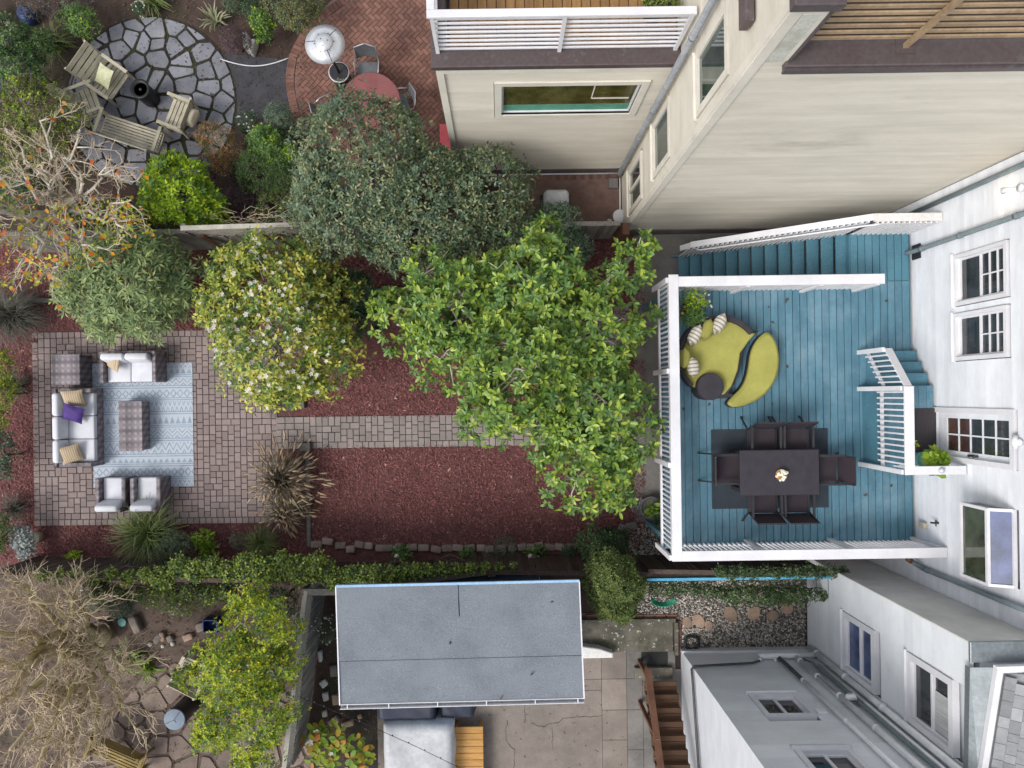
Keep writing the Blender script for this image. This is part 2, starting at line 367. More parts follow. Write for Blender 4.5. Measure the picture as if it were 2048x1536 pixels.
def lampmat():
    m, nt, b = newmat('lit_bulb'); b.inputs['Emission Color'].default_value = (1,.72,.42,1); b.inputs['Emission Strength'].default_value = 6
    b.inputs['Base Color'].default_value = (.8,.75,.65,1); return m
BULB = lampmat()
def stripemat(name, a, b_, freq, axis=0, thr=.5, rough=.85):
    m, nt, b = newmat(name); tc = node(nt, 'ShaderNodeTexCoord'); sp = node(nt, 'ShaderNodeSeparateXYZ'); nt.links.new(tc.outputs['Object'], sp.inputs[0])
    e = E(nt, sp.outputs[axis]); f = (e*freq).fr().gt(thr)
    c = mixc(nt, f, a, b_); n = noise(nt, tc.outputs['Object'], 90, 2)
    c = mixc(nt, 1., c, ramp(nt, n, [(.8,.8,.8),(1.15,1.15,1.15)]), 'MULTIPLY')
    nt.links.new(c, b.inputs['Base Color']); b.inputs['Roughness'].default_value = rough; bump(nt, b, n, .2); return m
TANSTR = stripemat('tan_ribbed_fabric', (.52,.42,.29), (.36,.27,.17), 22, 0, .55)
GREYSTR = stripemat('taupe_striped_fabric', (.62,.58,.50), (.28,.25,.215), 13, 0, .62)
def wicker():
    m, nt, b = newmat('plaid_wicker'); g = node(nt, 'ShaderNodeNewGeometry'); sp = node(nt, 'ShaderNodeSeparateXYZ'); nt.links.new(g.outputs['Position'], sp.inputs[0])
    X, Y, Z = (E(nt, s) for s in sp.outputs)
    wx = (X*46).sin()*.5+.5; wy = (Y*46).sin()*.5+.5; wz = (Z*46).sin()*.5+.5
    bandx = ((X*13.3).fl()*12.9898).sin().abs(); bandy = ((Y*34.+Z*34.).fl()*78.233).sin().abs()
    v = bandx*.30 + bandy*.30 + .04 + (wx*wy)*.30
    c = ramp(nt, v, [(.15,(.060,.050,.058)), (.5,(.150,.128,.142)), (.85,(.30,.265,.285))])
    nt.links.new(c, b.inputs['Base Color']); b.inputs['Roughness'].default_value = .6
    bump(nt, b, wx*wy+wz*.5, .5); return m
WICK = wicker()
def rugmat(w, l):
    """pale blue rug with woven bands of zigzags, diamonds and stripes; object coords centred"""
    m, nt, b = newmat('patterned_rug'); tc = node(nt, 'ShaderNodeTexCoord'); sp = node(nt, 'ShaderNodeSeparateXYZ'); nt.links.new(tc.outputs['Object'], sp.inputs[0])
    X = E(nt, sp.outputs[0]); Y = E(nt, sp.outputs[1])
    t = (Y + l/2)/l
    bands = [(.0,.055,'chev'),(.055,.085,'line'),(.085,.155,'diam'),(.155,.19,'line'),(.19,.235,'tri'),(.235,.27,'line'),(.27,.36,'zig'),(.36,.395,'line'),(.395,.47,'zigd'),(.47,.50,'line'),(.50,.575,'tri'),
             (.575,.61,'line'),(.61,.69,'chev'),(.69,.72,'line'),(.72,.785,'diam'),(.785,.82,'line'),(.82,.875,'zig'),(.875,.905,'line'),(.905,.96,'tri'),(.96,1.,'chev')]
    tot = None
    for a, c, kind in bands:
        v = (t - a)/(c - a); inside = t.gt(a)*t.lt(c)
        if kind == 'line': pat = (v*2.).fr().gt(.5)
        elif kind == 'zig': pat = ((v*1.6 + (X*5.5).zig()).fr() - .5).abs().lt(.17)
        elif kind == 'zigd': pat = ((v*2.2 + (X*4.2).zig()*1.3).fr() - .5).abs().lt(.16)
        elif kind == 'chev': pat = ((v*1.2 + (X*9.).zig()*.8).fr() - .5).abs().lt(.15)
        elif kind == 'diam': pat = (((v-.5).abs()*2 + (X*6.).zig()*1.1 - .9).abs()).lt(.22)
        else: pat = ((X*7.).zig()*.9 - v).gt(0.).mn(v.gt(.12))
        q = inside*pat; tot = q if tot is None else tot.mx(q)
    wear = rmap(nt, noise(nt, tc.outputs['Object'], 9, 6, .7), .25, .75, .35, 1.)
    tot = tot*wear
    c = mixc(nt, tot, (.46,.51,.57), (.18,.245,.34))
    wv = noise(nt, position(nt, (1,9,1), True), 16, 3)
    c = mixc(nt, 1., c, ramp(nt, wv, [(.72,.74,.78),(1.2,1.18,1.15)]), 'MULTIPLY')
    nt.links.new(c, b.inputs['Base Color']); b.inputs['Roughness'].default_value = .95; bump(nt, b, wv, .3); return m

# ------------------------------------------------------------------ ground sheets
def sheet(name, m, px=None, z=0., poly=None, kind='structure'):
    pts = poly or [tuple(P(x,y,z)[:2]) for x,y in px]
    a = sum(pts[i-1][0]*pts[i][1]-pts[i][0]*pts[i-1][1] for i in range(len(pts)))
    if a < 0: pts = pts[::-1]
    mb = MB(); mb.add([(x,y,z) for x,y in pts], [tuple(range(len(pts)))])
    return mb.build(name, m, kind=kind)
rng = np.random.RandomState(5)
sheet('ground', SOIL, poly=[(-300,-300),(300,-300),(300,300),(-300,300)], z=-.02)
sheet('soil_bed', DIRT, px=[(-40,1150),(620,1165),(620,1560),(-40,1560)], z=-.006)
sheet('mulch_bed', MULCH, px=[(-40,480),(1295,470),(1295,1130),(-40,1130)], z=0)
# loose bark chips lying on the beds
def chips(name, regions, n, m, L=(.02,.06), wr=(.2,.45), zt=.03, seed=1, kind='stuff', label='loose shredded red bark covering the planting beds'):
    r = np.random.RandomState(seed); A = np.array([(x1-x0)*(y1-y0) for x0,x1,y0,y1 in regions], float); k = r.choice(len(regions), n, p=A/A.sum())
    rg = np.array(regions, float)[k]; px = rg[:,0]+(rg[:,1]-rg[:,0])*r.rand(n); py = rg[:,2]+(rg[:,3]-rg[:,2])*r.rand(n)
    a, b = px-CX, CY-py; s = H/F
    x = (a*RX.x+b*UP.x)*s; y = (a*RX.y+b*UP.y)*s; z = .006+r.rand(n)**2*zt
    th = r.rand(n)*6.283; Ln = r.uniform(*L, n)/2; Wn = Ln*r.uniform(*wr, n); t1 = r.uniform(-.35,.35,n); t2 = r.uniform(-.4,.4,n)
    d = np.stack([np.cos(th), np.sin(th), t1], 1)*Ln[:,None]; e = np.stack([-np.sin(th), np.cos(th), t2], 1)*Wn[:,None]
    c = np.stack([x,y,z+.01],1); V = np.stack([c-d-e*.7, c+d*.8-e, c+d+e*.6, c-d*.7+e], 1).reshape(-1,3)
    T = np.arange(n*4).reshape(n,4)
    return link(name, npmesh(name, V, T), m, kind=kind, label=label, cat='mulch')
chips('mulch_chips', [(615,1290,890,1095),(615,1290,720,835),(-10,75,500,1120),(75,620,1050,1125),(-10,1290,485,660)], 60000, CHIP, seed=2, L=(.025,.075))

# ------------------------------------------------------------------ pavers
def paver_rows(x0, x1, y0, y1, along, rg, hts=(.15,), wds=(.11,.15,.15,.19,.225)):
    """rectangles (cx,cy,w,h) of a random-cobble paving; along='x' rows run along x"""
    out = []
    a0, a1, b0, b1 = (x0,x1,y0,y1) if along == 'x' else (y0,y1,x0,x1)
    b = b0
    while b < b1-.05:
        h = min(hts[rg.randint(len(hts))], b1-b); a = a0
        if b1-(b+h) < .08: h = b1-b
        a -= 0
        while a < a1-.03:
            w = wds[rg.randint(len(wds))]
            if a1-(a+w) < .08: w = a1-a
            out.append(((a+w/2, b+h/2, w, h) if along == 'x' else (b+h/2, a+w/2, h, w))); a += w
        b += h
    return out
def lay(parent, rects, m, name='paver', gap=.012, z0=-.02, z1=.03, c=.008, limit=300, key=None, rg=None):
    rg = rg or np.random.RandomState(3); cache = {}
    rects = sorted(rects, key=key) if key else rects
    rest = MB()
    for i, (cx, cy, w, h) in enumerate(rects):
        if i < limit:
            k = (round(w,3), round(h,3))
            if k not in cache: cache[k] = MB().box(-w/2+gap/2, w/2-gap/2, -h/2+gap/2, h/2-gap/2, z0, z1, c).mesh(name)
            link(name, cache[k], m, parent, loc=(cx,cy,rg.uniform(-.003,.003)), rot=(rg.normal(0,.008),rg.normal(0,.008),rg.normal(0,.012)))
        else:
            t = MB().box(-w/2+gap/2, w/2-gap/2, -h/2+gap/2, h/2-gap/2, z0, z1, c)
            t.xf(Matrix.Translation((cx,cy,rg.uniform(-.003,.003))) @ Matrix.Rotation(rg.normal(0,.012),4,'Z') @ Matrix.Rotation(rg.normal(0,.008),4,'X')); rest.add(t.v, t.f)
    if rest.v: rest.build(name, m, parent, org=(0,0,0), kind='stuff')
def cobble(x0, x1, y0, y1, rg, u=.0755):
    """random cobble of squares and 2:3 blocks on a half-unit grid"""
    nx, ny = max(2,round((x1-x0)/u)), max(2,round((y1-y0)/u)); ux, uy = (x1-x0)/nx, (y1-y0)/ny; g = np.zeros((nx,ny),bool); out = []
    for j in range(ny):
        for i in range(nx):
            if g[i,j]: continue
            run = 0
            while i+run < nx and not g[i+run,j]: run += 1
            opt = [(2,2),(2,2),(2,2),(2,3),(2,3),(3,2),(3,2),(2,1),(3,1),(1,2),(1,3),(1,1)]; k = list(opt[:7]); rg.shuffle(k); done = False
            for w, h in k+opt[7:]:
                if i+w > nx or j+h > ny or g[i:i+w,j:j+h].any(): continue
                if w > 1 and run-w == 1: continue
                if ny-(j+h) == 1: continue
                g[i:i+w,j:j+h] = True; out.append((x0+(i+w/2)*ux, y0+(j+h/2)*uy, w*ux, h*uy)); done = True; break
            if not done: g[i,j] = True; out.append((x0+(i+.5)*ux, y0+(j+.5)*uy, ux, uy))
    return out
rg = np.random.RandomState(11)
pa, pb = P(70,1052), P(553,658)
patio = sheet('patio', JOINT, poly=[(pa.x,pa.y),(pb.x,pa.y),(pb.x,pb.y),(pa.x,pb.y)], z=.006)
WORLD[patio.name] = tuple(patio.location)
r1 = cobble(pa.x+.15, pb.x-.15, pa.y+.15, pb.y-.15, rg)
border = []
for yy in (pa.y+.075, pb.y-.075): border += [(x, yy, .15, .15) for x in np.arange(pa.x+.075, pb.x-.05, .15)]
for xx in (pa.x+.075, pb.x-.075): border += [(xx, y, .15, .15) for y in np.arange(pa.y+.225, pb.y-.2, .15)]
rug0, rug1 = P(190,975), P(386,725)
vis = lambda r: 1 if (rug0.x < r[0] < rug1.x and rug0.y < r[1] < rug1.y) else 0
lay(patio, r1+border, PAVER, key=lambda r: vis(r)*10 - r[2]*r[3] - (r[0]+9)*.002, rg=rg)
qa, qb = P(553,894), P(1262,830); qa.y = P(850,895).y; qb.y = P(850,829).y
path = sheet('paver_path', JOINT, poly=[(qa.x,qa.y),(qb.x,qa.y),(qb.x,qb.y),(qa.x,qb.y)], z=.008)
WORLD[path.name] = tuple(path.location)
r2 = []
for cx, cy, w, h in cobble(qa.x, qb.x, qa.y+.01, qb.y-.01, rg):
    r2.append((cx, cy, w, h))
lay(path, r2, PAVERL, key=lambda r: r[0], rg=rg)
va, vb = P(1150,829), P(1258,610)
lane = sheet('paver_lane', JOINT, poly=[(va.x,va.y+.02),(vb.x,va.y+.02),(vb.x,vb.y),(va.x,vb.y)], z=.008)
WORLD[lane.name] = tuple(lane.location)
lay(lane, cobble(va.x, vb.x, va.y+.02, vb.y, rg), PAVERL, rg=rg)
# timber and concrete edgings
mb = MB(); a, b = P(619,1092), P(619,896); mb.box(a.x-.05, a.x+.05, a.y, b.y, -.02, .07, .01); mb.build('concrete_kerb', CONCG, kind='structure')
mb = MB(); a, b = P(0,603), P(800,575); mb.bar((a.x,a.y,.04),(P(420,597).x,P(420,597).y,.04),.1,.1); mb.bar((P(640,588).x,P(640,588).y,.04),(P(900,575).x,P(900,575).y,.04),.1,.1); mb.build('stone_kerb', CONCG, kind='structure')
for px, py, lb in ((601,808,'small grey concrete block at the near corner of the path beside the camellia'),(613,893,'small grey concrete block beside the fountain grass at the path')):
    q = P(px,py); MB().box(q.x-.13,q.x+.13,q.y-.1,q.y+.1,0,.16,.015).build('concrete_block', CONCG, label=lb, cat='block')
q = P(578,812); MB().box(q.x-.12,q.x+.12,q.y-.1,q.y+.1,0,.1,.015).build('concrete_block', CONCG, label='low concrete block half under the dark ornamental grass by the path', cat='block')
# concrete walk along and under the deck
cw = [(1268,470),(1690,462),(1690,1000),(1268,1046)]
cwt = sheet('concrete_walk', CONCG, px=cw, z=.012)
mb = MB()
for y in (612, 800): mb.bar(P(1262,y,.013), P(1340,y-1,.013), .015, .006)
mb.build('walk_joint', JOINT, cwt, org=(0,0,0)); cwt.children[0].matrix_parent_inverse = Matrix.Translation(-cwt.location)
# gravel beds
def gravel(name, px, n, m, seed, size=(.02,.05), z=.02):
    base = sheet(name, mat(name+'_base', (.10,.09,.082), (.05,.045,.042), rough=.95, sc=20, bs=50, bk=.9), px=px, z=.004)
    r = np.random.RandomState(seed); xs = [p[0] for p in px]; ys = [p[1] for p in px]
    x = r.uniform(min(xs), max(xs), n); y = r.uniform(min(ys), max(ys), n)
    inside = np.zeros(n, bool); j = len(px)-1
    for i in range(len(px)):
        c = ((ys[i] > y) != (ys[j] > y)) & (x < (xs[j]-xs[i])*(y-ys[i])/(ys[j]-ys[i]+1e-9)+xs[i]); inside ^= c; j = i
    x, y = x[inside], y[inside]; n = len(x); a, b = x-CX, CY-y; s = H/F
    c = np.stack([(a*RX.x+b*UP.x)*s, (a*RX.y+b*UP.y)*s, z*r.rand(n)], 1)
    rad = r.uniform(size[0], size[1], n)/1.4; th = r.rand(n)*6.28; ex = r.uniform(.6,1.,n)
    u = np.stack([np.cos(th),np.sin(th),np.zeros(n)],1)*rad[:,None]; w = np.stack([-np.sin(th),np.cos(th),np.zeros(n)],1)*(rad*ex)[:,None]; k = np.zeros((n,3)); k[:,2] = rad*.6
    V = np.stack([c+u, c+u*.3+w, c-u*.8+w*.6, c-u*.8-w*.6, c+u*.4-w, c+k, c-k], 1).reshape(-1,3)
    t = []
    for i in range(5): t += [(i,(i+1)%5,5),((i+1)%5,i,6)]
    T = (np.array(t)[None]+(np.arange(n)*7)[:,None,None]).reshape(-1,3)
    link(name+'_pebbles', npmesh(name, V, T), m, kind='stuff', label='small mottled pebbles filling the '+name.replace('_',' '), cat='gravel'); return base
gravel('gravel_bed', [(1275,1165),(1612,1150),(1612,1312),(1362,1304),(1358,1236),(1275,1230)], 9000, PEB, 7)
gravel('gravel_corner', [(1262,1052),(1335,1040),(1420,1040),(1420,1135),(1275,1128),(1255,1095)], 2600, PEB, 8)
# ------------------------------------------------------------------ flagstones, bricks, slabs
def clip(poly, a, b, c):
    """keep the side a*x+b*y<=c"""
    out = []
    for i in range(len(poly)):
        p, q = poly[i-1], poly[i]; dp = a*p[0]+b*p[1]-c; dq = a*q[0]+b*q[1]-c
        if (dp <= 0) != (dq <= 0): t = dp/(dp-dq); out.append((p[0]+(q[0]-p[0])*t, p[1]+(q[1]-p[1])*t))
        if dq <= 0: out.append(q)
    return out
def chaikin(poly, k=.2):
    o = []
    for i in range(len(poly)):
        p, q = poly[i], poly[(i+1)%len(poly)]; o += [(p[0]+(q[0]-p[0])*k, p[1]+(q[1]-p[1])*k), (p[0]+(q[0]-p[0])*(1-k), p[1]+(q[1]-p[1])*(1-k))]
    return o
def area(p): return abs(sum(p[i-1][0]*p[i][1]-p[i][0]*p[i-1][1] for i in range(len(p))))/2
def flags(parent, pts, region, gap, m, name='flagstone', z1=.03, rg=rng):
    for i, p in enumerate(pts):
        poly = list(region)
        for j, q in enumerate(pts):
            if i == j: continue
            a, b = q[0]-p[0], q[1]-p[1]; c = (q[0]**2+q[1]**2-p[0]**2-p[1]**2)/2
            poly = clip(poly, a, b, c)
            if len(poly) < 3: break
        if len(poly) < 3 or area(poly) < .03: continue
        s = sum(poly[k-1][0]*poly[k][1]-poly[k][0]*poly[k-1][1] for k in range(len(poly)))
        if s < 0: poly = poly[::-1]
        cl = [poly[0]]
        for v in poly[1:]:
            if (Vector(v)-Vector(cl[-1])).length > .07: cl.append(v)
        if len(cl) < 3: continue
        g = inset(cl, gap*rg.uniform(.6,1.5))
        if area(g) < .015 or area(g) > area(cl): continue
        g = chaikin(g, .10); c0 = (sum(v[0] for v in g)/len(g), sum(v[1] for v in g)/len(g))
        g = [(x+rg.normal(0,.006), y+rg.normal(0,.006)) for x,y in g]
        MB().prism(g, -.02, z1+rg.uniform(-.006,.008), .007).build(name, m, parent, org=(c0[0],c0[1],0))
c = P(303,205); rad = 2.08
reg = [(c.x+rad*math.cos(t), c.y+rad*math.sin(t)*1.01) for t in np.linspace(0,2*math.pi,48,endpoint=False)]
fl = sheet('flagstone_patio', MOSS, poly=[(c.x+(x-c.x)*1.01, c.y+(y-c.y)*1.01) for x,y in reg], z=.002); WORLD[fl.name] = tuple(fl.location)
rg = np.random.RandomState(21); pts = []
for t in range(4000):
    x, y = rg.uniform(-2.2,2.2,2)
    if x*x+y*y > 2.15**2: continue
    md = rg.choice([.24,.34,.44,.54])
    if all((x-a)**2+(y-b)**2 > md*md for a,b in pts): pts.append((x,y))
    if len(pts) > 78: break
flags(fl, [(c.x+a, c.y+b) for a,b in pts], reg, .026, FLAG, rg=rg)
a, b = P(225,372), P(360,300)
# dark gravel path joining the two patios
sheet('gravel_path', ASPH, px=[(440,105),(600,122),(600,215),(560,232),(455,248)], z=.001)
MB().tube([P(440+x*137,118+17*math.sin(x*2.9)**1+(-6)*x,.04) for x in np.linspace(0,1,16)], .014, 5).build('path_edging', WHITE, kind='structure')
# brick patio with herringbone field and soldier border
bc = P(760,150); BR = 2.35
bx1 = P(925,0).x
bp = sheet('brick_patio', MORT, poly=[tuple(P(*q)[:2]) for q in ((700,-30),(940,-30),(940,350),(1262,345),(1262,452),(1030,452),(1000,360),(720,330),(640,300),(604,250),(580,200),(571,150),(578,110),(598,70),(630,30))], z=.003)
WORLD[bp.name] = tuple(bp.location)
bl, bw, gp = .205, .1025, .008
arc = [(598,270),(580,222),(571,175),(571,150),(577,112),(592,80),(615,48),(648,18),(690,-12)]
arcw = [P(*q) for q in arc]
def arcdist(p):
    best = 9; side = 1
    for i in range(len(arcw)-1):
        a, b = arcw[i], arcw[i+1]; d = (b-a); t = max(0,min(1,(p-a).dot(d)/d.dot(d))); q = a+d*t; dd = (p-q).length
        if dd < best: best = dd; side = (d.x*(p.y-a.y)-d.y*(p.x-a.x))
    return best if side < 0 else -best
def herring(n):
    out = []
    for k in range(-n, n):
        for m_ in range(-n, n):
            out.append((4*m_ - k + 1.0, k + .5, 0))
            out.append((4*m_ - k + 2.5, k + 1.0, 1))
    return out
vbox = MB().box(-bl/2+gp/2, bl/2-gp/2, -bw/2+gp/2, bw/2-gp/2, -.02, .022, .005).mesh('brick')
cands = []
a45 = R(45)
for u, v, o_ in herring(40):
    x0, y0 = u*bw, v*bw
    x = bc.x + x0*math.cos(a45) - y0*math.sin(a45); y = bc.y + x0*math.sin(a45) + y0*math.cos(a45)
    p = Vector((x,y,0))
    inA = x < 0.2 and -2.6 < y-bc.y < 2.6 and x > P(560,0).x and arcdist(p) > .26 and x < P(935,0).x and y > P(0,345).y
    inB = P(1030,0).x < x < P(1250,0).x and P(0,450).y < y < P(0,356).y
    if inA or inB: cands.append((x, y, a45 + (math.pi/2 if o_ else 0), inB))
rest = MB()
cands.sort(key=lambda q: (not q[3], (q[0]-P(760,70).x)**2+(q[1]-P(760,70).y)**2))
for i, (x, y, an, _) in enumerate(cands):
    zz = rg.uniform(-.003,.003)
    if i < 260: link('brick', vbox, BRICK, bp, loc=(x,y,zz), rot=(0,0,an))
    else:
        t = MB().box(-bl/2+gp/2, bl/2-gp/2, -bw/2+gp/2, bw/2-gp/2, -.02, .022, .005).xf(Matrix.Translation((x,y,zz)) @ Matrix.Rotation(an,4,'Z')); rest.add(t.v,t.f)
# border soldiers along the arc
L = 0
for i in range(len(arcw)-1):
    a, b = arcw[i], arcw[i+1]; d = b-a; n = max(1, round(d.length/bw))
    for k in range(n):
        p = a + d*((k+.5)/n); an = math.atan2(d.y,d.x); nrm = Vector((math.sin(an), -math.cos(an), 0))
        q = p + nrm*.115; link('brick', vbox, BRICK, bp, loc=(q.x,q.y,.004), rot=(0,0,an+math.pi/2))
for k in range(11):
    q = P(1066+k*16.5, 352 - k*.2); t = MB().box(-bw/2+.004, bw/2-.004, -bl/2+.004, bl/2-.004, -.02,.022,.005).xf(Matrix.Translation((q.x,q.y,.003))); rest.add(t.v,t.f)
if rest.v: rest.build('brick', BRICK, bp, org=(0,0,0), kind='stuff')
# lower left garden flagstones
rg = np.random.RandomState(31)
reg = [tuple(P(*q)[:2]) for q in ((300,1340),(345,1290),(470,1300),(620,1420),(630,1570),(120,1570),(250,1480))]
lf = sheet('stone_terrace', DIRT, poly=reg, z=.001); WORLD[lf.name] = tuple(lf.location)
pts = []
for t in range(3000):
    q = P(rg.uniform(150,630), rg.uniform(1280,1570))
    if all((q.x-a)**2+(q.y-b)**2 > (.36 if rg.rand()<.3 else .52)**2 for a,b in pts): pts.append((q.x,q.y))
xs = [p[0] for p in reg]; ys = [p[1] for p in reg]
regc = [tuple(P(*q)[:2]) for q in ((300,1330),(470,1300),(620,1420),(630,1570),(120,1570))]
flags(lf, pts, regc, .035, BFLAG, rg=rg)
q = P(235,1335); reg2 = [(q.x+.55*math.cos(t), q.y+.36*math.sin(t)) for t in np.linspace(0,6.28,14,endpoint=False)]
MB().prism(reg2, -.02, .05, .02).build('flat_boulder', BFLAG, label='big flat grey stone slab beside the bare twiggy tree', cat='stone')
# concrete patio slabs
con = sheet('concrete_patio', JOINT, px=[(690,1400),(690,1560),(1400,1560),(1400,1235),(1150,1235),(1150,1400)], z=.0); WORLD[con.name] = tuple(con.location)
def slab(x0,x1,y0,y1,m=CONC,h=.03):
    a, b = Vector((P(x0,1440).x,P(1150,y1).y)), Vector((P(x1,1440).x,P(1150,y0).y)); MB().box(a.x+.004,b.x-.004,a.y+.004,b.y-.004,-.02,h,.004).build('slab', m, con, org=(a.x,a.y,0))
slab(755,1204,1380,1560)
slab(1140,1204,1310,1358); slab(1140,1204,1358,1380)
for y0,y1 in ((1304,1358),(1358,1420),(1420,1480),(1480,1560)): slab(1204,1254,y0,y1)
for y0,y1 in ((1304,1358),(1358,1420),(1420,1500),(1500,1560)): slab(1254,1286,y0,y1,CONCG)
slab(1286,1352,1304,1340,CONCG); slab(1286,1400,1340,1560,CONCG)
mb = MB()
def crack(pts, w=.012):
    for a, b in zip(pts[:-1], pts[1:]):
        n = max(2, int(math.hypot(a[0]-b[0], a[1]-b[1])/7))
        q = [(a[0]+(b[0]-a[0])*i/n+(rg.normal(0,1.3) if 0<i<n else 0), a[1]+(b[1]-a[1])*i/n+(rg.normal(0,1.3) if 0<i<n else 0)) for i in range(n+1)]
        for u, v in zip(q[:-1], q[1:]): mb.bar(P(*u,.0312), P(*v,.0312), w*rg.uniform(.5,1.2), .004)
crack([(1204,1431),(1130,1436),(1088,1454),(1075,1452),(1062,1446)]); crack([(1014,1440),(1012,1480),(1030,1499),(1027,1536)]); crack([(1104,1455),(1107,1500)]); crack([(1050,1408),(1050,1437)])
mb.build('crack', JOINT, con, org=(0,0,0))
# sunken mossy concrete bay with its brick kerb
MB().box(P(1160,1270).x, P(1345,1270).x, P(1250,1303).y, P(1250,1243).y, -.02, .05, .004).build('concrete_bay', CONCM, kind='structure')
mb = MB()
a, b = P(1160,1241), P(1349,1241); mb.box(a.x,b.x,a.y-.03,a.y+.06,-.02,.15,.01)
a, b = P(1349,1303), P(1349,1240); mb.box(a.x-.02,a.x+.07,a.y-.05,b.y-.02,-.02,.151,.01); mb.build('concrete_kerb', CONCM, kind='structure')
kb = sheet('brick_edging', MORT, px=[(1160,1226),(1362,1226),(1362,1240),(1160,1240)], z=.006); WORLD[kb.name] = tuple(kb.location)
for k in range(8): q = P(1182+k*23, 1232); link('brick', vbox, BRICK, kb, loc=(q.x,q.y,.03), scale=(1.3,1.05,1))
for k in range(4): q = P(1358, 1248+k*17); link('brick', vbox, BRICK, kb, loc=(q.x,q.y,.03), rot=(0,0,math.pi/2))
a = P(1168,1304); MB().prism([tuple(P(*q)[:2]) for q in ((1120,1284),(1165,1284),(1195,1288),(1222,1297),(1222,1306),(1120,1308))], 0, .33, .02).build('concrete_ledge', mat('whitewashed_concrete', (.70,.69,.67), (.58,.57,.55), rough=.8, sc=3), label='low white painted ledge poking out from beneath the shed roof', cat='ledge')
# stepping stones and edging stones: each lies loose
for i,(px,py,w,h,ro,lb) in enumerate(((1374,1244,.24,.33,.3,'small pale pink stepping stone, nearest the brick edging'),(1397,1240,.3,.42,.5,'pale tan stepping stone, second in the row from the brick edging'),(1417,1250,.22,.26,.2,'smallest tan stepping stone, third in the row'),
        (1461,1228,.34,.45,.4,'wet brown stepping stone in the middle of the pebbles'),(1508,1226,.32,.42,-.3,'squarish brown stepping stone right of the wet one'),(1545,1230,.32,.30,.1,'reddish stepping stone partly under the ivy'),(1575,1216,.3,.36,.3,'dark stepping stone nearest the pale grey house'))):
    q = P(px,py); poly = chaikin([(w/2*math.cos(t)*rg.uniform(.85,1.1), h/2*math.sin(t)*rg.uniform(.85,1.1)) for t in np.linspace(0,6.28,8,endpoint=False)], .25)
    o = MB().prism(poly,-.01,.035,.012).build('stepping_stone', TAN, org=(0,0,0), label=lb, cat='stepping stone', group='stepping stones in the pebble bed')
    o.location = (q.x,q.y,.01); o.rotation_euler = (0,0,ro)
row = [(634,1088,.27),(656,1082,.27),(682,1090,.27),(702,1097,.22),(720,1088,.24),(738,1091,.2),(760,1095,.2),(777,1095,.26),(800,1093,.26),(824,1094,.27),(848,1095,.27),(873,1098,.27),(895,1095,.26),(916,1095,.27),(940,1095,.26),(962,1095,.22),(980,1097,.22),(1003,1096,.24),(1024,1095,.2),(1044,1093,.22),(1062,1093,.22),(1078,1091,.22),(1099,1093,.28),(1121,1093,.28),(1142,1092,.24)]
for i,(px,py,w) in enumerate(row):
    q = P(px,py); o = MB().rbox(-w/2,w/2,-.085,.085,-.03,.10,.03,2).build('edging_stone', STONE, org=(0,0,0), label='rounded pinkish grey edging block in the row along the mulch bed', cat='edging stone', group='edging blocks along the mulch bed')
    o.location = (q.x,q.y,0); o.rotation_euler = (rg.normal(0,.06),rg.normal(0,.06),rg.normal(0,.12))
for px,py,ro,lb in ((1248,1056,-.4,'grey edging block at the corner of the dark gravel, right one'),(1262,1050,.25,'grey edging block touching the plant pot corner'),(1246,1067,1.5,'grey edging block turned endwise beside the conifer')):
    q = P(px,py); o = MB().rbox(-.14,.14,-.085,.085,-.03,.12,.025,2).build('edging_stone', CONCG, org=(0,0,0), label=lb, cat='edging stone'); o.location = (q.x,q.y,0); o.rotation_euler = (0,0,ro)
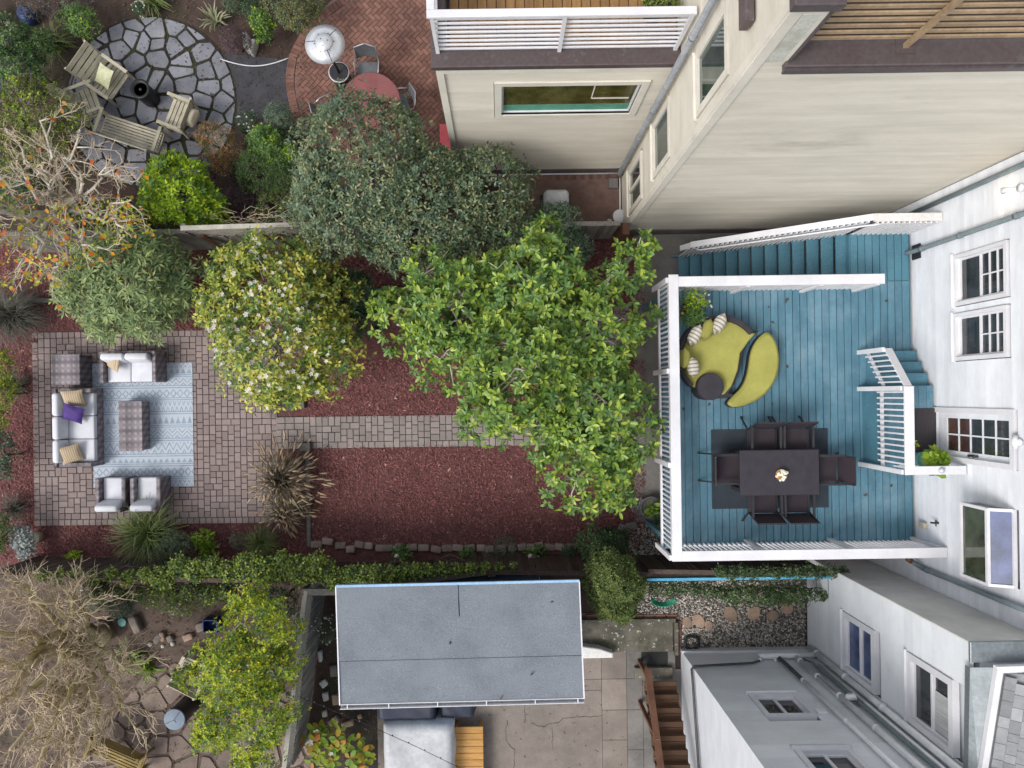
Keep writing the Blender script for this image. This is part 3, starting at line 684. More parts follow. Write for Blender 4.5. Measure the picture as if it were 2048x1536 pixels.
# ------------------------------------------------------------------ buildings
class Wall:
    """vertical wall plane: axis 'x' -> plane X=c (s runs along Y); axis 'y' -> plane Y=c (s runs along X); out = side it faces"""
    def __init__(s, axis, c, out): s.axis, s.c, s.out = axis, c, out
    def pt(s, a, z, d): return (s.c+s.out*d, a, z) if s.axis == 'x' else (a, s.c+s.out*d, z)
    def box(s, mb, a0, a1, z0, z1, d0, d1, lap=0.):
        """lap tilts the face: top edge sits back by lap"""
        v = [s.pt(a0,z0,d0),s.pt(a1,z0,d0),s.pt(a1,z0,d1),s.pt(a0,z0,d1),s.pt(a0,z1,d0),s.pt(a1,z1,d0),s.pt(a1,z1,d1-lap),s.pt(a0,z1,d1-lap)]
        f = [(0,1,2,3),(4,7,6,5),(3,2,6,7),(1,0,4,5),(0,3,7,4),(2,1,5,6)]
        if (s.axis == 'x') == (s.out > 0): f = [q[::-1] for q in f]
        return mb.add(v, [q[::-1] for q in f])
    def px(s, x, y):
        p = onX(x,y,s.c) if s.axis == 'x' else onY(x,y,s.c); return (p.y if s.axis == 'x' else p.x, p.z)
    def boards(s, parent, a0, a1, z0, z1, h, m, lap=.012, openings=(), name='siding_board', th=.03, gap=.006):
        z = z0
        while z < z1-.01:
            zt = min(z+h, z1); segs = [(a0,a1)]
            for (o0,o1,y0,y1) in openings:
                if zt > y0+.004 and z < y1-.004:
                    n = []
                    for (u,v) in segs:
                        if o1 <= u or o0 >= v: n.append((u,v)); continue
                        if o0 > u+.01: n.append((u,o0))
                        if o1 < v-.01: n.append((o1,v))
                    segs = n
            for u,v in segs:
                mb = MB(); s.box(mb, u+.001, v-.001, z, zt-gap, -th, .0, lap); mb.build(name, m, parent, org=(0,0,0))
            z += h
    def window(s, parent, a0, a1, z0, z1, m=None, fr=.075, cols=1, rows=1, split=None, pane=None, proud=.03, sill=True, deep=-.05, name='window', panes=None):
        """casing + sash; split = list of (fraction0, fraction1, cols, rows) vertical fields (in a) or horizontally ('z', ...)"""
        m = m or WHITE; pane = pane or GLASS
        mb = MB()
        for (u,v,y,w) in ((a0-fr,a0,z0-fr,z1+fr),(a1,a1+fr,z0-fr,z1+fr),(a0,a1,z1,z1+fr),(a0,a1,z0-fr,z0)): s.box(mb,u,v,y,w,deep-.03,proud)
        if sill: s.box(mb,a0-fr-.03,a1+fr+.03,z0-fr-.035,z0-fr,-.02,proud+.035)
        win = mb.build(name, m, parent, org=(0,0,0))
        fields = split or [(0,1,0,1,cols,rows,pane,0)]
        for (fa0,fa1,fz0,fz1,c,r,pm,dd) in fields:
            u0,u1 = a0+(a1-a0)*fa0, a0+(a1-a0)*fa1; y0,y1 = z0+(z1-z0)*fz0, z0+(z1-z0)*fz1; t = .035; k = deep+dd
            mb = MB()
            for (u,v,y,w) in ((u0,u0+t,y0,y1),(u1-t,u1,y0,y1),(u0+t,u1-t,y1-t,y1),(u0+t,u1-t,y0,y0+t)): s.box(mb,u,v,y,w,k-.02,k+.025)
            for i in range(1,c): x = u0+t+(u1-u0-2*t)*i/c; s.box(mb,x-.012,x+.012,y0+t,y1-t,k-.015,k+.02)
            for i in range(1,r): x = y0+t+(y1-y0-2*t)*i/r; s.box(mb,u0+t,u1-t,x-.012,x+.012,k-.014,k+.018)
            mb.build('sash', m, win, org=(0,0,0))
            for i in range(c):
                for j in range(r):
                    p0 = u0+t+(u1-u0-2*t)*i/c; p1 = u0+t+(u1-u0-2*t)*(i+1)/c; q0 = y0+t+(y1-y0-2*t)*j/r; q1 = y0+t+(y1-y0-2*t)*(j+1)/r
                    mb = MB(); s.box(mb,p0,p1,q0,q1,k-.012,k-.006); mb.build('pane', pm, win, org=(0,0,0))
        return win
# ---- white house on the right
WX = 8.70; NY, SY = 3.915, -4.10
wh = thing('white_house', 'white clapboard house with muntin windows and glazed door beside the blue deck', 'house', (WX,0,0))
ww = Wall('x', WX, -1)
def rect(wall, pts):
    q = [wall.px(*p) for p in pts]; a = sorted(v[0] for v in q); z = sorted(v[1] for v in q); n = len(q)//2
    return sum(a[:n])/n, sum(a[n:])/n, sum(z[:n])/n, sum(z[n:])/n
w1 = rect(ww, [(1914,518),(1914,600),(2010,490),(2010,590)])
w2 = rect(ww, [(1914,634),(1914,711),(2010,620),(2010,709)])
dr = rect(ww, [(1888,826),(1888,908),(2021,829),(2021,931)])
ga_ = onX(1924,1149,8.35).y; gb_ = onX(1924,1007,8.35).y; gw = (ga_,gb_,4.5,5.36)
LZ = 3.22
dr = (dr[0], dr[1], LZ+.03, LZ+2.08)
core = MB(); core.box(WX+.14, WX+9, SY, NY-.01, 0, 8.6); core.build('wall_core', SIDEW, wh)
ww.boards(wh, SY, NY-.012, 0, 8.6, .13, SIDEW, .016, [(w[0]-.09,w[1]+.09,w[2]-.09,w[3]+.09) for w in (w1,w2)]+[(dr[0]-.1,dr[1]+.1,dr[2]-.05,dr[3]+.1),(gw[0]-.02,gw[1]+.02,gw[2],gw[3])])
for w in (w1,w2): ww.window(wh, *w, split=[(0,1,0,.47,1,1,GLASS,-.02),(0,1,.47,1,2,3,GLASS,.0)])
# door with ten panes
mb = MB(); f = .1
for (u,v,y,w) in ((dr[0]-f,dr[0],dr[2]-.04,dr[3]+f),(dr[1],dr[1]+f,dr[2]-.04,dr[3]+f),(dr[0],dr[1],dr[3],dr[3]+f)): ww.box(mb,u,v,y,w,-.1,.03)
ww.box(mb, dr[0]-f, dr[1]+f, dr[2]-.06, dr[2]-.041, -.1, .09)
mb.build('door_frame', WHITE, wh)
mb = MB(); st, k = .105, -.05
g0,g1,h0,h1 = dr[0]+st, dr[1]-st, dr[2]+.24, dr[3]-.12
for (u,v,y,w) in ((dr[0],g0,dr[2],dr[3]),(g1,dr[1],dr[2],dr[3]),(g0,g1,h1,dr[3]),(g0,g1,dr[2],h0)): ww.box(mb,u,v,y,w,k-.04,k)
ww.box(mb,(g0+g1)/2-.014,(g0+g1)/2+.014,h0,h1,k-.03,k-.003)
for i in range(1,5): z = h0+(h1-h0)*i/5; ww.box(mb,g0,g1,z-.014,z+.014,k-.029,k-.004)
door = mb.build('door', SIDEW, wh)
for i in range(2):
    for j in range(5):
        mb = MB(); ww.box(mb,g0+(g1-g0)*i/2,g0+(g1-g0)*(i+1)/2,h0+(h1-h0)*j/5,h0+(h1-h0)*(j+1)/5,k-.025,k-.02); mb.build('pane', GLASSR if j < 2 else GLASS, door, org=(0,0,0))
for dz, mm in ((0,BLACK),(.13,IRON)):
    q = (WX+.05-.0, dr[0]+.055, dr[2]+1.0+dz); MB().tube([(WX+.05,q[1],q[2]),(WX-.0,q[1],q[2]),(WX-.02,q[1],q[2]),(WX-.045,q[1],q[2])],[.02,.02,.033,.028],8).build('knob', mm, door, org=(0,0,0))
# garden window (greenhouse box)
mb = MB(); dx = .35; a0,a1 = gw[0],gw[1]; zb, zm, zt = 4.5, 5.19, 5.36
def gp(a,z,d): return (WX-d, a, z)
t = .05
for a in (a0,a1):
    mb.bar(gp(a,zb,dx),gp(a,zm,dx),t); mb.bar(gp(a,zm,dx),gp(a,zt,0),t); mb.bar(gp(a,zb,0),gp(a,zt,0),t*.98)
    mb.bar(gp(a,zb,0),gp(a,zb,dx),t*.97)
for z,d in ((zb,dx),(zm,dx),(zt,0.01)): mb.bar(gp(a0-.02,z,d),gp(a1+.02,z,d),t*1.1)
gwin = mb.build('garden_window', WHITE, wh)
MB().quad(gp(a0,zb,dx-.01),gp(a1,zb,dx-.01),gp(a1,zm,dx-.01),gp(a0,zm,dx-.01)).build('pane', glass('painted_garden_reflection_glass', (.030,.036,.022)), gwin, org=(0,0,0))  # garden reflection on this pane is coloured in
MB().quad(gp(a0,zm,dx-.01),gp(a1,zm,dx-.01),gp(a1,zt,.0),gp(a0,zt,.0)).build('pane', GLASSB, gwin, org=(0,0,0))
for a in (a0,a1): MB().add([gp(a,zb,0),gp(a,zb,dx),gp(a,zm,dx),gp(a,zt,0)],[(0,1,2,3)]).build('pane', GLASS, gwin, org=(0,0,0))
MB().box(WX-dx,WX,a0,a1,zb-.05,zb-.02).build('shelf', WHITE, gwin, org=(0,0,0))
# downpipes
def pipe(parent, pts, r, m, name='downpipe', bands=()):
    o = MB().tube(pts, r, 10).build(name, m, parent, org=(0,0,0))
    for b in bands: MB().tube([Vector(b)-Vector((0,0,.035)), Vector(b)+Vector((0,0,.035))], r*1.22, 10).build('pipe_band', m, o, org=(0,0,0))
px_ = WX-.07
pipe(wh, [(px_,3.66,2.0),(px_,3.66,8.5)], .05, PIPE)
pipe(wh, [(px_-.06,2.86,2.42),(px_-.05,2.86,2.62),(px_,2.86,2.75),(px_,2.86,8.5)], .05, PIPE, bands=[(px_,2.86,2.95),(px_,2.86,4.15),(px_,2.86,5.6)])
pipe(wh, [(px_-.12,-3.58,2.62),(px_-.03,-3.64,2.66),(px_,-3.68,2.85),(px_,-3.68,8.5)], .05, PIPE, bands=[(px_,-3.68,2.98)])
MB().tube([(px_-.20,-3.52,2.62),(px_-.12,-3.58,2.62)], .058, 10).build('pipe_mouth', REDW, wh)
MB().box(WX-.03,WX-.005,2.70,3.0,2.52,2.80).build('scupper_plate', IRON, wh)
# lit floodlight, porch light, power outlet, tap
q = ww.px(2040,377); zc = q[1]
fl_ = MB().tube([(WX-.005,q[0],zc+.05),(WX-.05,q[0],zc+.05)], .07, 12).build('floodlight', WHITE, wh)
MB().tube([(WX-.06,q[0],zc+.0),(WX-.13,q[0]+.01,zc-.10),(WX-.17,q[0]+.01,zc-.18)],[.03,.045,.06],10).build('lamp_shade', WHITE, fl_, org=(0,0,0))
MB().lathe((WX-.14,q[0]+.01,zc-.19),[(.0,-.02),(.045,0),(.045,.02),(0,.04)],10).build('bulb', BULB, fl_, org=(0,0,0))
ld = bpy.data.lights.new('floodlight_glow', 'POINT'); ld.energy = 1.6; ld.color = (1,.72,.42); ld.shadow_soft_size = .05
lo = bpy.data.objects.new('floodlight_glow', ld); COL.objects.link(lo); lo.location = (WX-.16,q[0]+.02,zc-.25)
q = ww.px(2042,884); pl = MB().tube([(WX-.0,q[0],q[1]),(WX-.06,q[0],q[1])],.06,12).build('porch_light', WHITE, wh)
MB().tube([(WX-.06,q[0]-.10,q[1]-.05),(WX-.09,q[0],q[1]-.02),(WX-.06,q[0]+.10,q[1]-.05)],[.045,.05,.045],10).build('lamp_shade', WHITE, pl, org=(0,0,0))
q = ww.px(1850,1050); MB().box(WX-.08,WX-.004,q[0]-.06,q[0]+.06,q[1]-.10,q[1]+.10,.02).build('outlet_box', POTC, wh)
q = ww.px(1877,1046); MB().tube([(WX,q[0],q[1]),(WX-.08,q[0],q[1]),(WX-.12,q[0],q[1]-.06)],.02,8).tube([(WX-.07,q[0]-.06,q[1]+.03),(WX-.07,q[0]+.06,q[1]+.03)],.012,6).build('water_tap', IRON, wh)
# ---- cream house
WZ, WY = 5.62, 5.43; MX, MY = 3.05, 3.92; XL = -.97
ch = thing('cream_house', 'cream clapboard house with copper capped parapets, white deck railing and tall blank side wall', 'house', (MX+3,MY+2,0))
wing = Wall('y', WY, -1); west = Wall('x', MX, -1); south = Wall('y', MY, -1)
MB().box(XL+.03, MX-.02, WY+.14, WY+6, 0, WZ-.1).build('wing_core', CREAM, ch)
MB().box(MX+.14, 15, MY+.04, MY+9, 0, 8.79).build('wall_core', CREAM, ch)
W1 = rect(wing, [(1003,170),(1003,229),(1283,168),(1258,226)])
wing.boards(ch, XL, MX-.03, .28, WZ, .2, CREAM, .024, [(W1[0]-.14,W1[1]+.14,W1[2]-.14,W1[3]+.14)], gap=.014)
mb = MB(); wing.box(mb, XL, MX-.03, 0, .279, -.02, .012); mb.build('base_board', DARKF, ch)
MB().tube([(XL+.2,WY-.05,.05),(MX-.1,WY-.05,.05)], .02, 6).build('base_pipe', WHITE, ch)
mb = MB(); wing.box(mb, XL-.02, XL+.10, 0, WZ-.01, -.01, .028); mb.build('corner_board', CREAMT, ch)
MB().box(XL-.03,XL,WY+.002,WY+6,0,WZ).build('wing_west_wall', CREAM, ch)
mb = MB(); f = .13
for (u,v,y,w) in ((W1[0]-f,W1[0],W1[2]-f,W1[3]+f),(W1[1],W1[1]+f,W1[2]-f,W1[3]+f),(W1[0],W1[1],W1[3],W1[3]+f),(W1[0],W1[1],W1[2]-f,W1[2])): wing.box(mb,u,v,y,w,-.04,.025)
mb.build('window_casing', CREAMT, ch)
zz = (W1[2]+.33*(W1[3]-W1[2])-W1[2])/(W1[3]-W1[2])
big = wing.window(ch, *W1, fr=.001, sill=False, deep=-.06, proud=.0, split=[(0,1,0,1,1,1,GLASSO,.0)])
mb = MB(); wing.box(mb, W1[0]+.036, W1[1]-.036, W1[2]+.036, W1[2]+.30, -.064, -.060); mb.build('blind', BLIND, big, org=(0,0,0))
mb = MB(); wing.box(mb, W1[0]+1.66, W1[0]+1.68, W1[2]+.55, W1[3]-.04, -.063, -.058); wing.box(mb, W1[0]+1.68, W1[1]-.10, W1[2]+.53, W1[2]+.58, -.063, -.058); mb.build('inner_sash', CREAMT, big, org=(0,0,0))
# wing parapet, deck floor and railing
mb = MB(); mb.box(XL-.09, MX-.01, WY-.035, WY+.28, WZ, WZ+.13, .015); mb.box(XL-.09, XL+.16, WY+.281, WY+6, WZ, WZ+.131, .015)
mb.build('parapet_cap', COPPER, ch)
mb = MB(); mb.box(XL-.02, MX-.01, WY-.03, WY-.005, WZ-.14, WZ-.002); mb.build('fascia', CREAMT, ch)
fz = WZ-.02
MB().box(XL+.17, MX-.01, WY+.29, WY+6, fz-.1, fz-.03).build('deck_base', IRON, ch)
x = XL+.22
while x < MX-.12:
    MB().box(x,x+.145,WY+.30,WY+6,fz-.03,fz,.004).build('deck_plank', IPE, ch, org=(x,WY,fz)); x += .157
ry = WY+.235; rz0, rz1 = WZ+.17, WZ+1.22
mb = MB()
mb.box(XL-.04, MX-.05, ry-.06, ry+.06, rz1, rz1+.05, .008); mb.box(XL-.04, XL+.08, ry+.061, WY+6, rz1, rz1+.051, .008)
rl = mb.build('deck_railing', WHITE, ch)
for i in range(8):
    z = rz0 + i*(rz1-rz0-.05)/7.6
    MB().box(XL+.06, MX-.06, ry-.015, ry+.015, z, z+.03).build('rail_bar', WHITE, rl, org=(0,0,0))
    MB().box(XL-.0, XL+.035, ry+.09, WY+6, z, z+.048).build('rail_bar', WHITE, rl, org=(0,0,0))
for x in (XL+.0, 1.02, MX-.13): MB().box(x-.0, x+.06, ry-.055, ry-.02, WZ+.131, rz1).build('rail_post', WHITE, rl, org=(0,0,0))
# main block
wins = [(4.25,5.06,6.67,8.0),(4.25,5.15,3.6,4.8),(4.2,5.05,1.0,2.3)]
west.boards(ch, MY+.03, MY+9, 0, 10.2, .17, CREAM, .008, [(w[0]-.11,w[1]+.11,w[2]-.11,w[3]+.11) for w in wins])
for i, w in enumerate(wins):
    west.window(ch, *w, m=CREAMT, fr=.085, proud=.012, deep=-.018, split=[(0,1,0,1,1,1,GLASSG,0)] if i != 2 else [(0,.5,0,1,1,1,GLASSG,0),(.5,1,0,1,1,1,GLASS,0)])
south.boards(ch, MX+.13, 15, .40, 8.85, .125, CREAM, .006)
mb = MB(); south.box(mb, MX+.05, 15, 0, .399, -.02, .03); mb.build('base_board', DARKF, ch)
mb = MB(); south.box(mb, MX-.002, MX+.128, 0, 10.2, -.02, .022); mb.build('corner_board', CREAMT, ch)
mb = MB(); west.box(mb, MY+.0, MY+.11, 0, 10.2, -.02, .024); mb.build('corner_board', CREAMT, ch)
# roof terrace: corner pier, copper caps, slatted railing
MB().box(MX+.13, MX+.42, MY+.0, MY+9, 8.86, 10.2).build('parapet_pier', CREAMT, ch)
mb = MB(); south.box(mb, MX+.16, MX+.36, 8.95, 10.0, .0, .006); mb.build('pier_panel', mat('pale_green_panel', (.55,.56,.50), (.47,.48,.43), sc=2, stain=(.38,.36,.30), ssc=2), ch)
MB().box(MX-.06, MX+.46, MY-.08, MY+9, 10.2, 10.34, .012).build('pier_cap', COPPER, ch)
MB().box(MX+.425, MX+.455, MY-.02, MY+9, 8.99, 10.199).build('pier_flashing', COPPER, ch)
MB().box(MX+.40, 15, MY-.07, MY+.30, 8.851, 8.98, .015).box(MX+.40, 15, MY-.10, MY-.071, 8.83, 8.93).build('parapet_cap', COPPER, ch)
MB().box(MX+.46, 15, MY+.301, MY+9, 8.80, 8.86).build('roof_deck', mat('dark_terrace', (.09,.06,.045), rough=.8), ch)
for x in (6.9, 9.9): MB().box(x,x+.01,MY-.072,MY+.302,8.979,8.984).build('cap_seam', FLASH, ch)
sl_ = MB().box(MX+.47,15,MY+.19,MY+.23,10.15,10.2).build('slat_railing', CEDAR, ch)
for i in range(8): MB().box(MX+.47,15,MY+.20,MY+.222,9.05+i*.135,9.105+i*.135).build('slat', CEDAR, sl_, org=(0,0,0))
for x in (4.86,7.2,9.6):
    MB().box(x-.03,x+.03,MY+.12,MY+.178,8.982,10.15).build('rail_post', CEDAR, sl_, org=(0,0,0))
    MB().box(x-.11,x+.11,MY+.06,MY+.28,8.981,8.992).build('post_foot', COPPER, sl_, org=(0,0,0))
MB().box(MX-.13,MX-.03,MY+.40,MY+5,8.9,9.15,.01).build('gutter', COPPER, ch)
pipe(ch, [(2.97,5.28,.15),(2.93,5.26,.5),(2.93,5.26,8.9)], .055, PIPEG, name='downspout', bands=[(2.93,5.26,1.2),(2.93,5.26,2.8),(2.93,5.26,4.2),(2.93,5.26,6.9)])
MB().box(2.72,2.95,5.0,5.25,.02,.14,.02).build('splash_block', CONCG, label='grey concrete splash block under the cream house downspout', cat='block')
MB().box(2.985,3.01,3.95,5.3,.022,.07).build('path_edging', WHITE, kind='structure')
# ---- pale grey house lower right, with its annex
GX, GY = 7.45, -4.05; GZ = 6.1
gh = thing('grey_house', 'pale grey house with two white framed windows and galvanised eaves at lower right', 'house', (GX,GY-2,0))
gwall = Wall('x', GX, -1); gn = Wall('y', GY, 1)
MB().box(GX+.14, 13, GY-9, GY-.03, 0, GZ-.02).build('wall_core', GREY, gh)
ga = rect(gwall, [(1690,1262),(1690,1342),(1738,1295),(1738,1378)]); gb = rect(gwall, [(1826,1348),(1826,1440),(1888,1390),(1888,1490)])
ga = (-6.0,-4.95,1.95,3.05); gb = (-6.0,-4.95,4.42,5.52)
gwall.boards(gh, GY-9, GY, 0, GZ, .28, GREY, .007, [(w[0]-.13,w[1]+.13,w[2]-.13,w[3]+.13) for w in (ga,gb)])
mb = MB(); gn.box(mb, GX-.001, WX-.04, 0, GZ, -.025, 0); mb.build('north_wall', GREYN, gh)
for w, pm in ((ga, GLASSB), (gb, GLASS)):
    gwall.window(gh, *w, fr=.12, proud=.03, deep=-.06, split=[(0,1,0,.5,1,1,pm,.0),(0,1,.5,1,1,1,pm,-.02)])
mb = MB(); gwall.box(mb, gb[0]+.05, gb[1]-.3, gb[2]+.3, gb[3]-.04, -.071, -.067); mb.build('curtain', CURTAIN, gh)
for z0 in (.55,1.15): mb = MB(); gwall.box(mb, -4.75, -4.12, z0, z0+.012, .0, .006); mb.build('panel_seam', IRON, gh)
mb = MB(); gwall.box(mb, -4.75, -4.738, .55, 1.15, .0, .005); mb.build('panel_seam', IRON, gh)
MB().box(GX-.05, 13, GY-.30, GY+.03, GZ, GZ+.05, .01).build('eave_cap', FLASH, gh)
mb = MB(); p0, p1 = P(1940,1335,GZ+.06), P(1936,1560,GZ+.06); g0, g1 = P(1990,1335,GZ+.18), P(1958,1560,GZ+.18)
mb.add([p0,p1,g1,g0],[(0,1,2,3)]); mb.add([p0-Vector((0,0,.12)),p1-Vector((0,0,.12)),p1,p0],[(0,1,2,3)]); mb.build('eave_flashing', FLASH, gh)
g0, g1 = P(1997,1338,GZ+.22), P(1962,1560,GZ+.22); g2 = g0 + Vector((3,.06,0))
mb = MB(); mb.bar(g0,g1,.10,.09); mb.bar(g0+Vector((-.05,.0,0)),g2,.10,.091); mb.build('gutter', WHITE, gh)
rf = MB().add([g0+Vector((.06,-.06,-.02)),g1+Vector((.06,0,-.02)),g1+Vector((3,0,1.1)),g2+Vector((0,-.06,1.1))],[(0,1,2,3)]).build('roof', SHING, gh)
dv = (g1-g0); Ln = dv.length; dv.normalize(); ev = Vector((-dv.y, dv.x, 0)); ev = -ev if ev.x < 0 else ev
rgs = np.random.RandomState(4)
for r_ in range(9):
    u = -.1*(r_%2)
    while u < Ln:
        w = rgs.choice([.13,.17,.2,.25]); c0 = g0 + dv*(u+.08) + ev*(.08+r_*.14) + Vector((0,0,.0+(.08+r_*.14)*.37+.02))
        a, b, e2 = c0, c0+dv*(w-.006), ev*.15+Vector((0,0,.15*.37)); tk = Vector((0,0,.012+.006*rgs.rand()))
        if u > -.05: MB().add([a,b,b+e2,a+e2,a+tk,b+tk,b+e2+tk*.3,a+e2+tk*.3],[(3,2,1,0),(4,5,6,7),(0,1,5,4),(1,2,6,5),(2,3,7,6),(3,0,4,7)]).build('shingle', SHING, rf, org=(0,0,0))
        u += w
AX, AY = 4.34, -6.31
an = thing('white_annex', 'white annex with small framed windows and bundled drain pipes beside the wooden stairs', 'house', (AX+1.5,AY-2,0))
awn = Wall('y', AY, 1); aww = Wall('x', AX, -1)
MB().box(AX+.03, GX-.04, AY-6, AY-.14, 0, 7).build('wall_core', GREY, an)
wc = rect(awn, [(1508,1400),(1580,1400),(1530,1435),(1605,1435)]); wc = (5.17,5.98,2.68,3.55); wd = (5.17,5.98,5.0,5.87)
awn.boards(an, AX, GX-.04, .22, 7, .45, GREY, .006, [(w[0]-.1,w[1]+.1,w[2]-.1,w[3]+.1) for w in (wc,wd)])
mb = MB(); awn.box(mb, AX-.02, GX-.04, 0, .219, -.02, .05); mb.build('base_ledge', WHITE, an)
for w in (wc,wd): awn.window(an, *w, fr=.09, proud=.03, deep=-.07, split=[(0,.5,0,1,1,1,GLASS,0),(.5,1,0,1,1,1,GLASS,-.015)])
mb = MB(); aww.box(mb, AY-6, AY, 0, 7, -.02, 0); mb.build('west_wall', SIDEW, an)
yy = AY+.07
pipe(an, [(6.45,yy,.75),(6.45,yy,2.1)], .046, PIPEB, name='drain_pipe'); pipe(an, [(6.45,yy,2.1),(6.45,yy,6.9)], .044, PIPEW, name='drain_pipe', bands=[(6.45,yy,2.1),(6.45,yy,4.0)])
pipe(an, [(6.85,yy,.72),(6.85,yy,3.1),(6.87,yy+.1,3.2),(6.97,yy+.12,3.28),(7.0,yy+.1,3.15),(6.98,yy+.04,3.0)], .06, PIPEW, name='drain_pipe')
pipe(an, [(6.85,yy,3.0),(6.85,yy,6.9)], .06, PIPEW, name='drain_pipe', bands=[(6.85,yy,1.0),(6.85,yy,1.9),(6.85,yy,2.9),(6.85,yy,4.3)])
pipe(an, [(6.95,yy,.9),(7.1,yy,1.1),(7.06,yy,1.6),(7.08,yy,2.2),(7.10,yy,6.9)], .035, PIPE, name='drain_pipe')
pipe(an, [(7.2,yy,1.2),(7.2,yy,6.9)], .035, PIPEW, name='drain_pipe')
pipe(an, [(7.36,yy+.06,.3),(7.36,yy+.06,6.9)], .07, PIPEW, name='drain_pipe', bands=[(7.36,yy+.06,.7),(7.36,yy+.06,2.1),(7.36,yy+.06,3.6)])
pipe(an, [(5.98,yy+.03,.75),(7.3,yy+.03,.72)], .07, PIPEW, name='drain_pipe'); pipe(an, [(6.02,yy,.75),(5.93,yy,.95)], .045, PIPEW, name='drain_pipe')
pipe(an, [(5.93,yy,.95),(5.72,yy,1.08),(4.33,AY+.06,1.2),(4.28,AY,1.22),(4.28,-6.6,1.3),(4.27,-9,1.9)], .028, PIPEB, name='drain_pipe')
pipe(an, [(6.35,yy,.72),(6.3,yy,.95)], .03, PIPEW, name='drain_pipe')
MB().box(6.12,6.30,AY+.004,AY+.05,3.42,3.56).build('vent', PIPEW, an)
# ------------------------------------------------------------------ deck, stairs, landing
ZD = 2.5
DX0, DX1, DY0, DY1, DY2, SX = 3.41, 8.655, -3.27, 2.22, 3.30, 7.40
deck = thing('wooden_deck', 'raised blue painted timber deck with white railings', 'deck', (6,-.5,0))
x = DX0; i = 0
bw_ = .1535
rgd = np.random.RandomState(9)
while x < DX1-.02:
    w = min(bw_, DX1-x)-.013
    y1 = DY1+.06 if x > SX-.05 else DY1
    MB().box(x, x+w, DY0, y1-.004, ZD-.03, ZD+rgd.uniform(-.002,.002), .004).build('deck_board', TEAL, deck, org=(x,DY0,ZD))
    if x > SX-.05: MB().box(x, x+w, y1+.004, DY2, ZD-.03, ZD, .004).build('deck_board', TEALD, deck, org=(x,y1,ZD))
    x += bw_
mb = MB()
mb.box(DX0+.02,DX0+.06,DY0+.05,DY1-.05,ZD-.28,ZD-.031)
for k in range(9): yy = DY0+.1+k*(DY1-DY0-.2)/8; mb.box(DX0+.061,DX1,yy-.02,yy+.02,ZD-.24,ZD-.034)
for yy in (DY0+.02,DY1-.06): mb.box(DX0+.061,DX1,yy,yy+.035,ZD-.28,ZD-.0315)
mb.box(SX,DX1,DY2-.05,DY2-.01,ZD-.28,ZD-.0312); mb.box(SX-.02,SX+.02,DY1,DY2-.051,ZD-.28,ZD-.0313)
mb.build('joist_frame', TEALD, deck)
for px,py in ((DX0+.15,DY0+.12),(DX0+.15,-.6),(DX0+.15,DY1-.15),(5.9,DY0+.12),(5.9,DY1-.15),(SX+.1,DY2-.15)): MB().box(px-.05,px+.05,py-.05,py+.05,0,ZD-.285).build('support_post', TEALD, deck, org=(px,py,0))
# stairs with open risers
RI = ZD/14; RUN = .2342
for k in range(1,14):
    z = ZD-RI*k; x0 = 7.18-RUN*(k-1)
    MB().box(x0,x0+.26,DY1+.045,DY2,z-.04,z,.006).build('stair_tread', TEALD, deck, org=(x0,DY1,z))
mb = MB()
for yy in (DY1+.02,DY2+.02): mb.bar((7.40,yy,ZD-.22),(4.28,yy,-.02),.04,.26)
mb.build('stringer', TEALD, deck)
# railings of the deck
RT = ZD+1.0
def balu(parent, a, b, z0, z1, step=.1005, s=.034, m=WHITE):
    a, b = Vector(a), Vector(b); n = max(1,int((b-a).length/step)); me = MB().box(-s/2,s/2,-s/2,s/2,0,z1-z0).mesh('baluster')
    for k in range(n+1):
        p = a+(b-a)*(k/n); link('baluster', me, m, parent, loc=(p.x,p.y,z0))
r1 = MB().box(DX0-.085,DX0+.105,DY0-.03,DY1+.085,RT,RT+.04,.006).build('west_rail', WHITE, deck)
xb = DX0-.028
balu(r1, (xb,DY0+.16,0), (xb,DY1-.08,0), ZD-.10, RT-.001)
MB().box(xb-.055,xb-.019,DY0+.05,DY1-.03,ZD+.02,ZD+.10).build('bottom_rail', WHITE, r1, org=(0,0,0))
MB().box(xb-.055,xb-.019,DY0+.05,DY1-.03,RT-.10,RT-.002).build('upper_rail', WHITE, r1, org=(0,0,0))
for yy in (DY1-.02,.42,-1.42,DY0+.03): MB().box(xb-.11,xb-.057,yy-.05,yy+.05,ZD-.27,RT-.003).build('rail_post', WHITE, r1, org=(0,0,0))
r2 = MB().box(DX0+.106,WX-.005,DY0-.03,DY0+.17,RT,RT+.04,.006).build('south_rail', WHITE, deck)
yb = DY0+.0
balu(r2, (DX0+.2,yb+.10,0), (WX-.1,yb+.10,0), ZD-.02, RT-.001)
MB().box(DX0+.1,WX-.02,yb+.05,yb+.082,ZD+.05,ZD+.10).build('bottom_rail', WHITE, r2, org=(0,0,0))
for xx in (5.12,6.86,8.60): MB().box(xx-.05,xx+.05,yb+.122,yb+.18,ZD+.003,RT-.045).build('rail_post', WHITE, r2, org=(0,0,0))
r3 = MB().box(DX0+.106,7.55,DY1-.15,DY1+.045,RT,RT+.04,.006).build('stair_side_rail', WHITE, deck)
yb = DY1-.0
balu(r3, (DX0+.2,yb-.09,0), (7.5,yb-.09,0), ZD+.003, RT-.001)
for xx in (4.9,6.35,7.45): MB().box(xx-.045,xx+.045,yb-.165,yb-.112,ZD+.003,RT-.045).build('rail_post', WHITE, r3, org=(0,0,0))
OY = DY2+.06
r4 = MB().box(7.36,WX-.01,OY-.075,OY+.085,RT,RT+.04,.006).build('outer_stair_rail', mat('aged_white_rail', (.70,.67,.66), (.62,.59,.58), rough=.5, sc=3), deck)
balu(r4, (7.45,OY-.09,0), (WX-.1,OY-.09,0), ZD-.15, RT-.001)
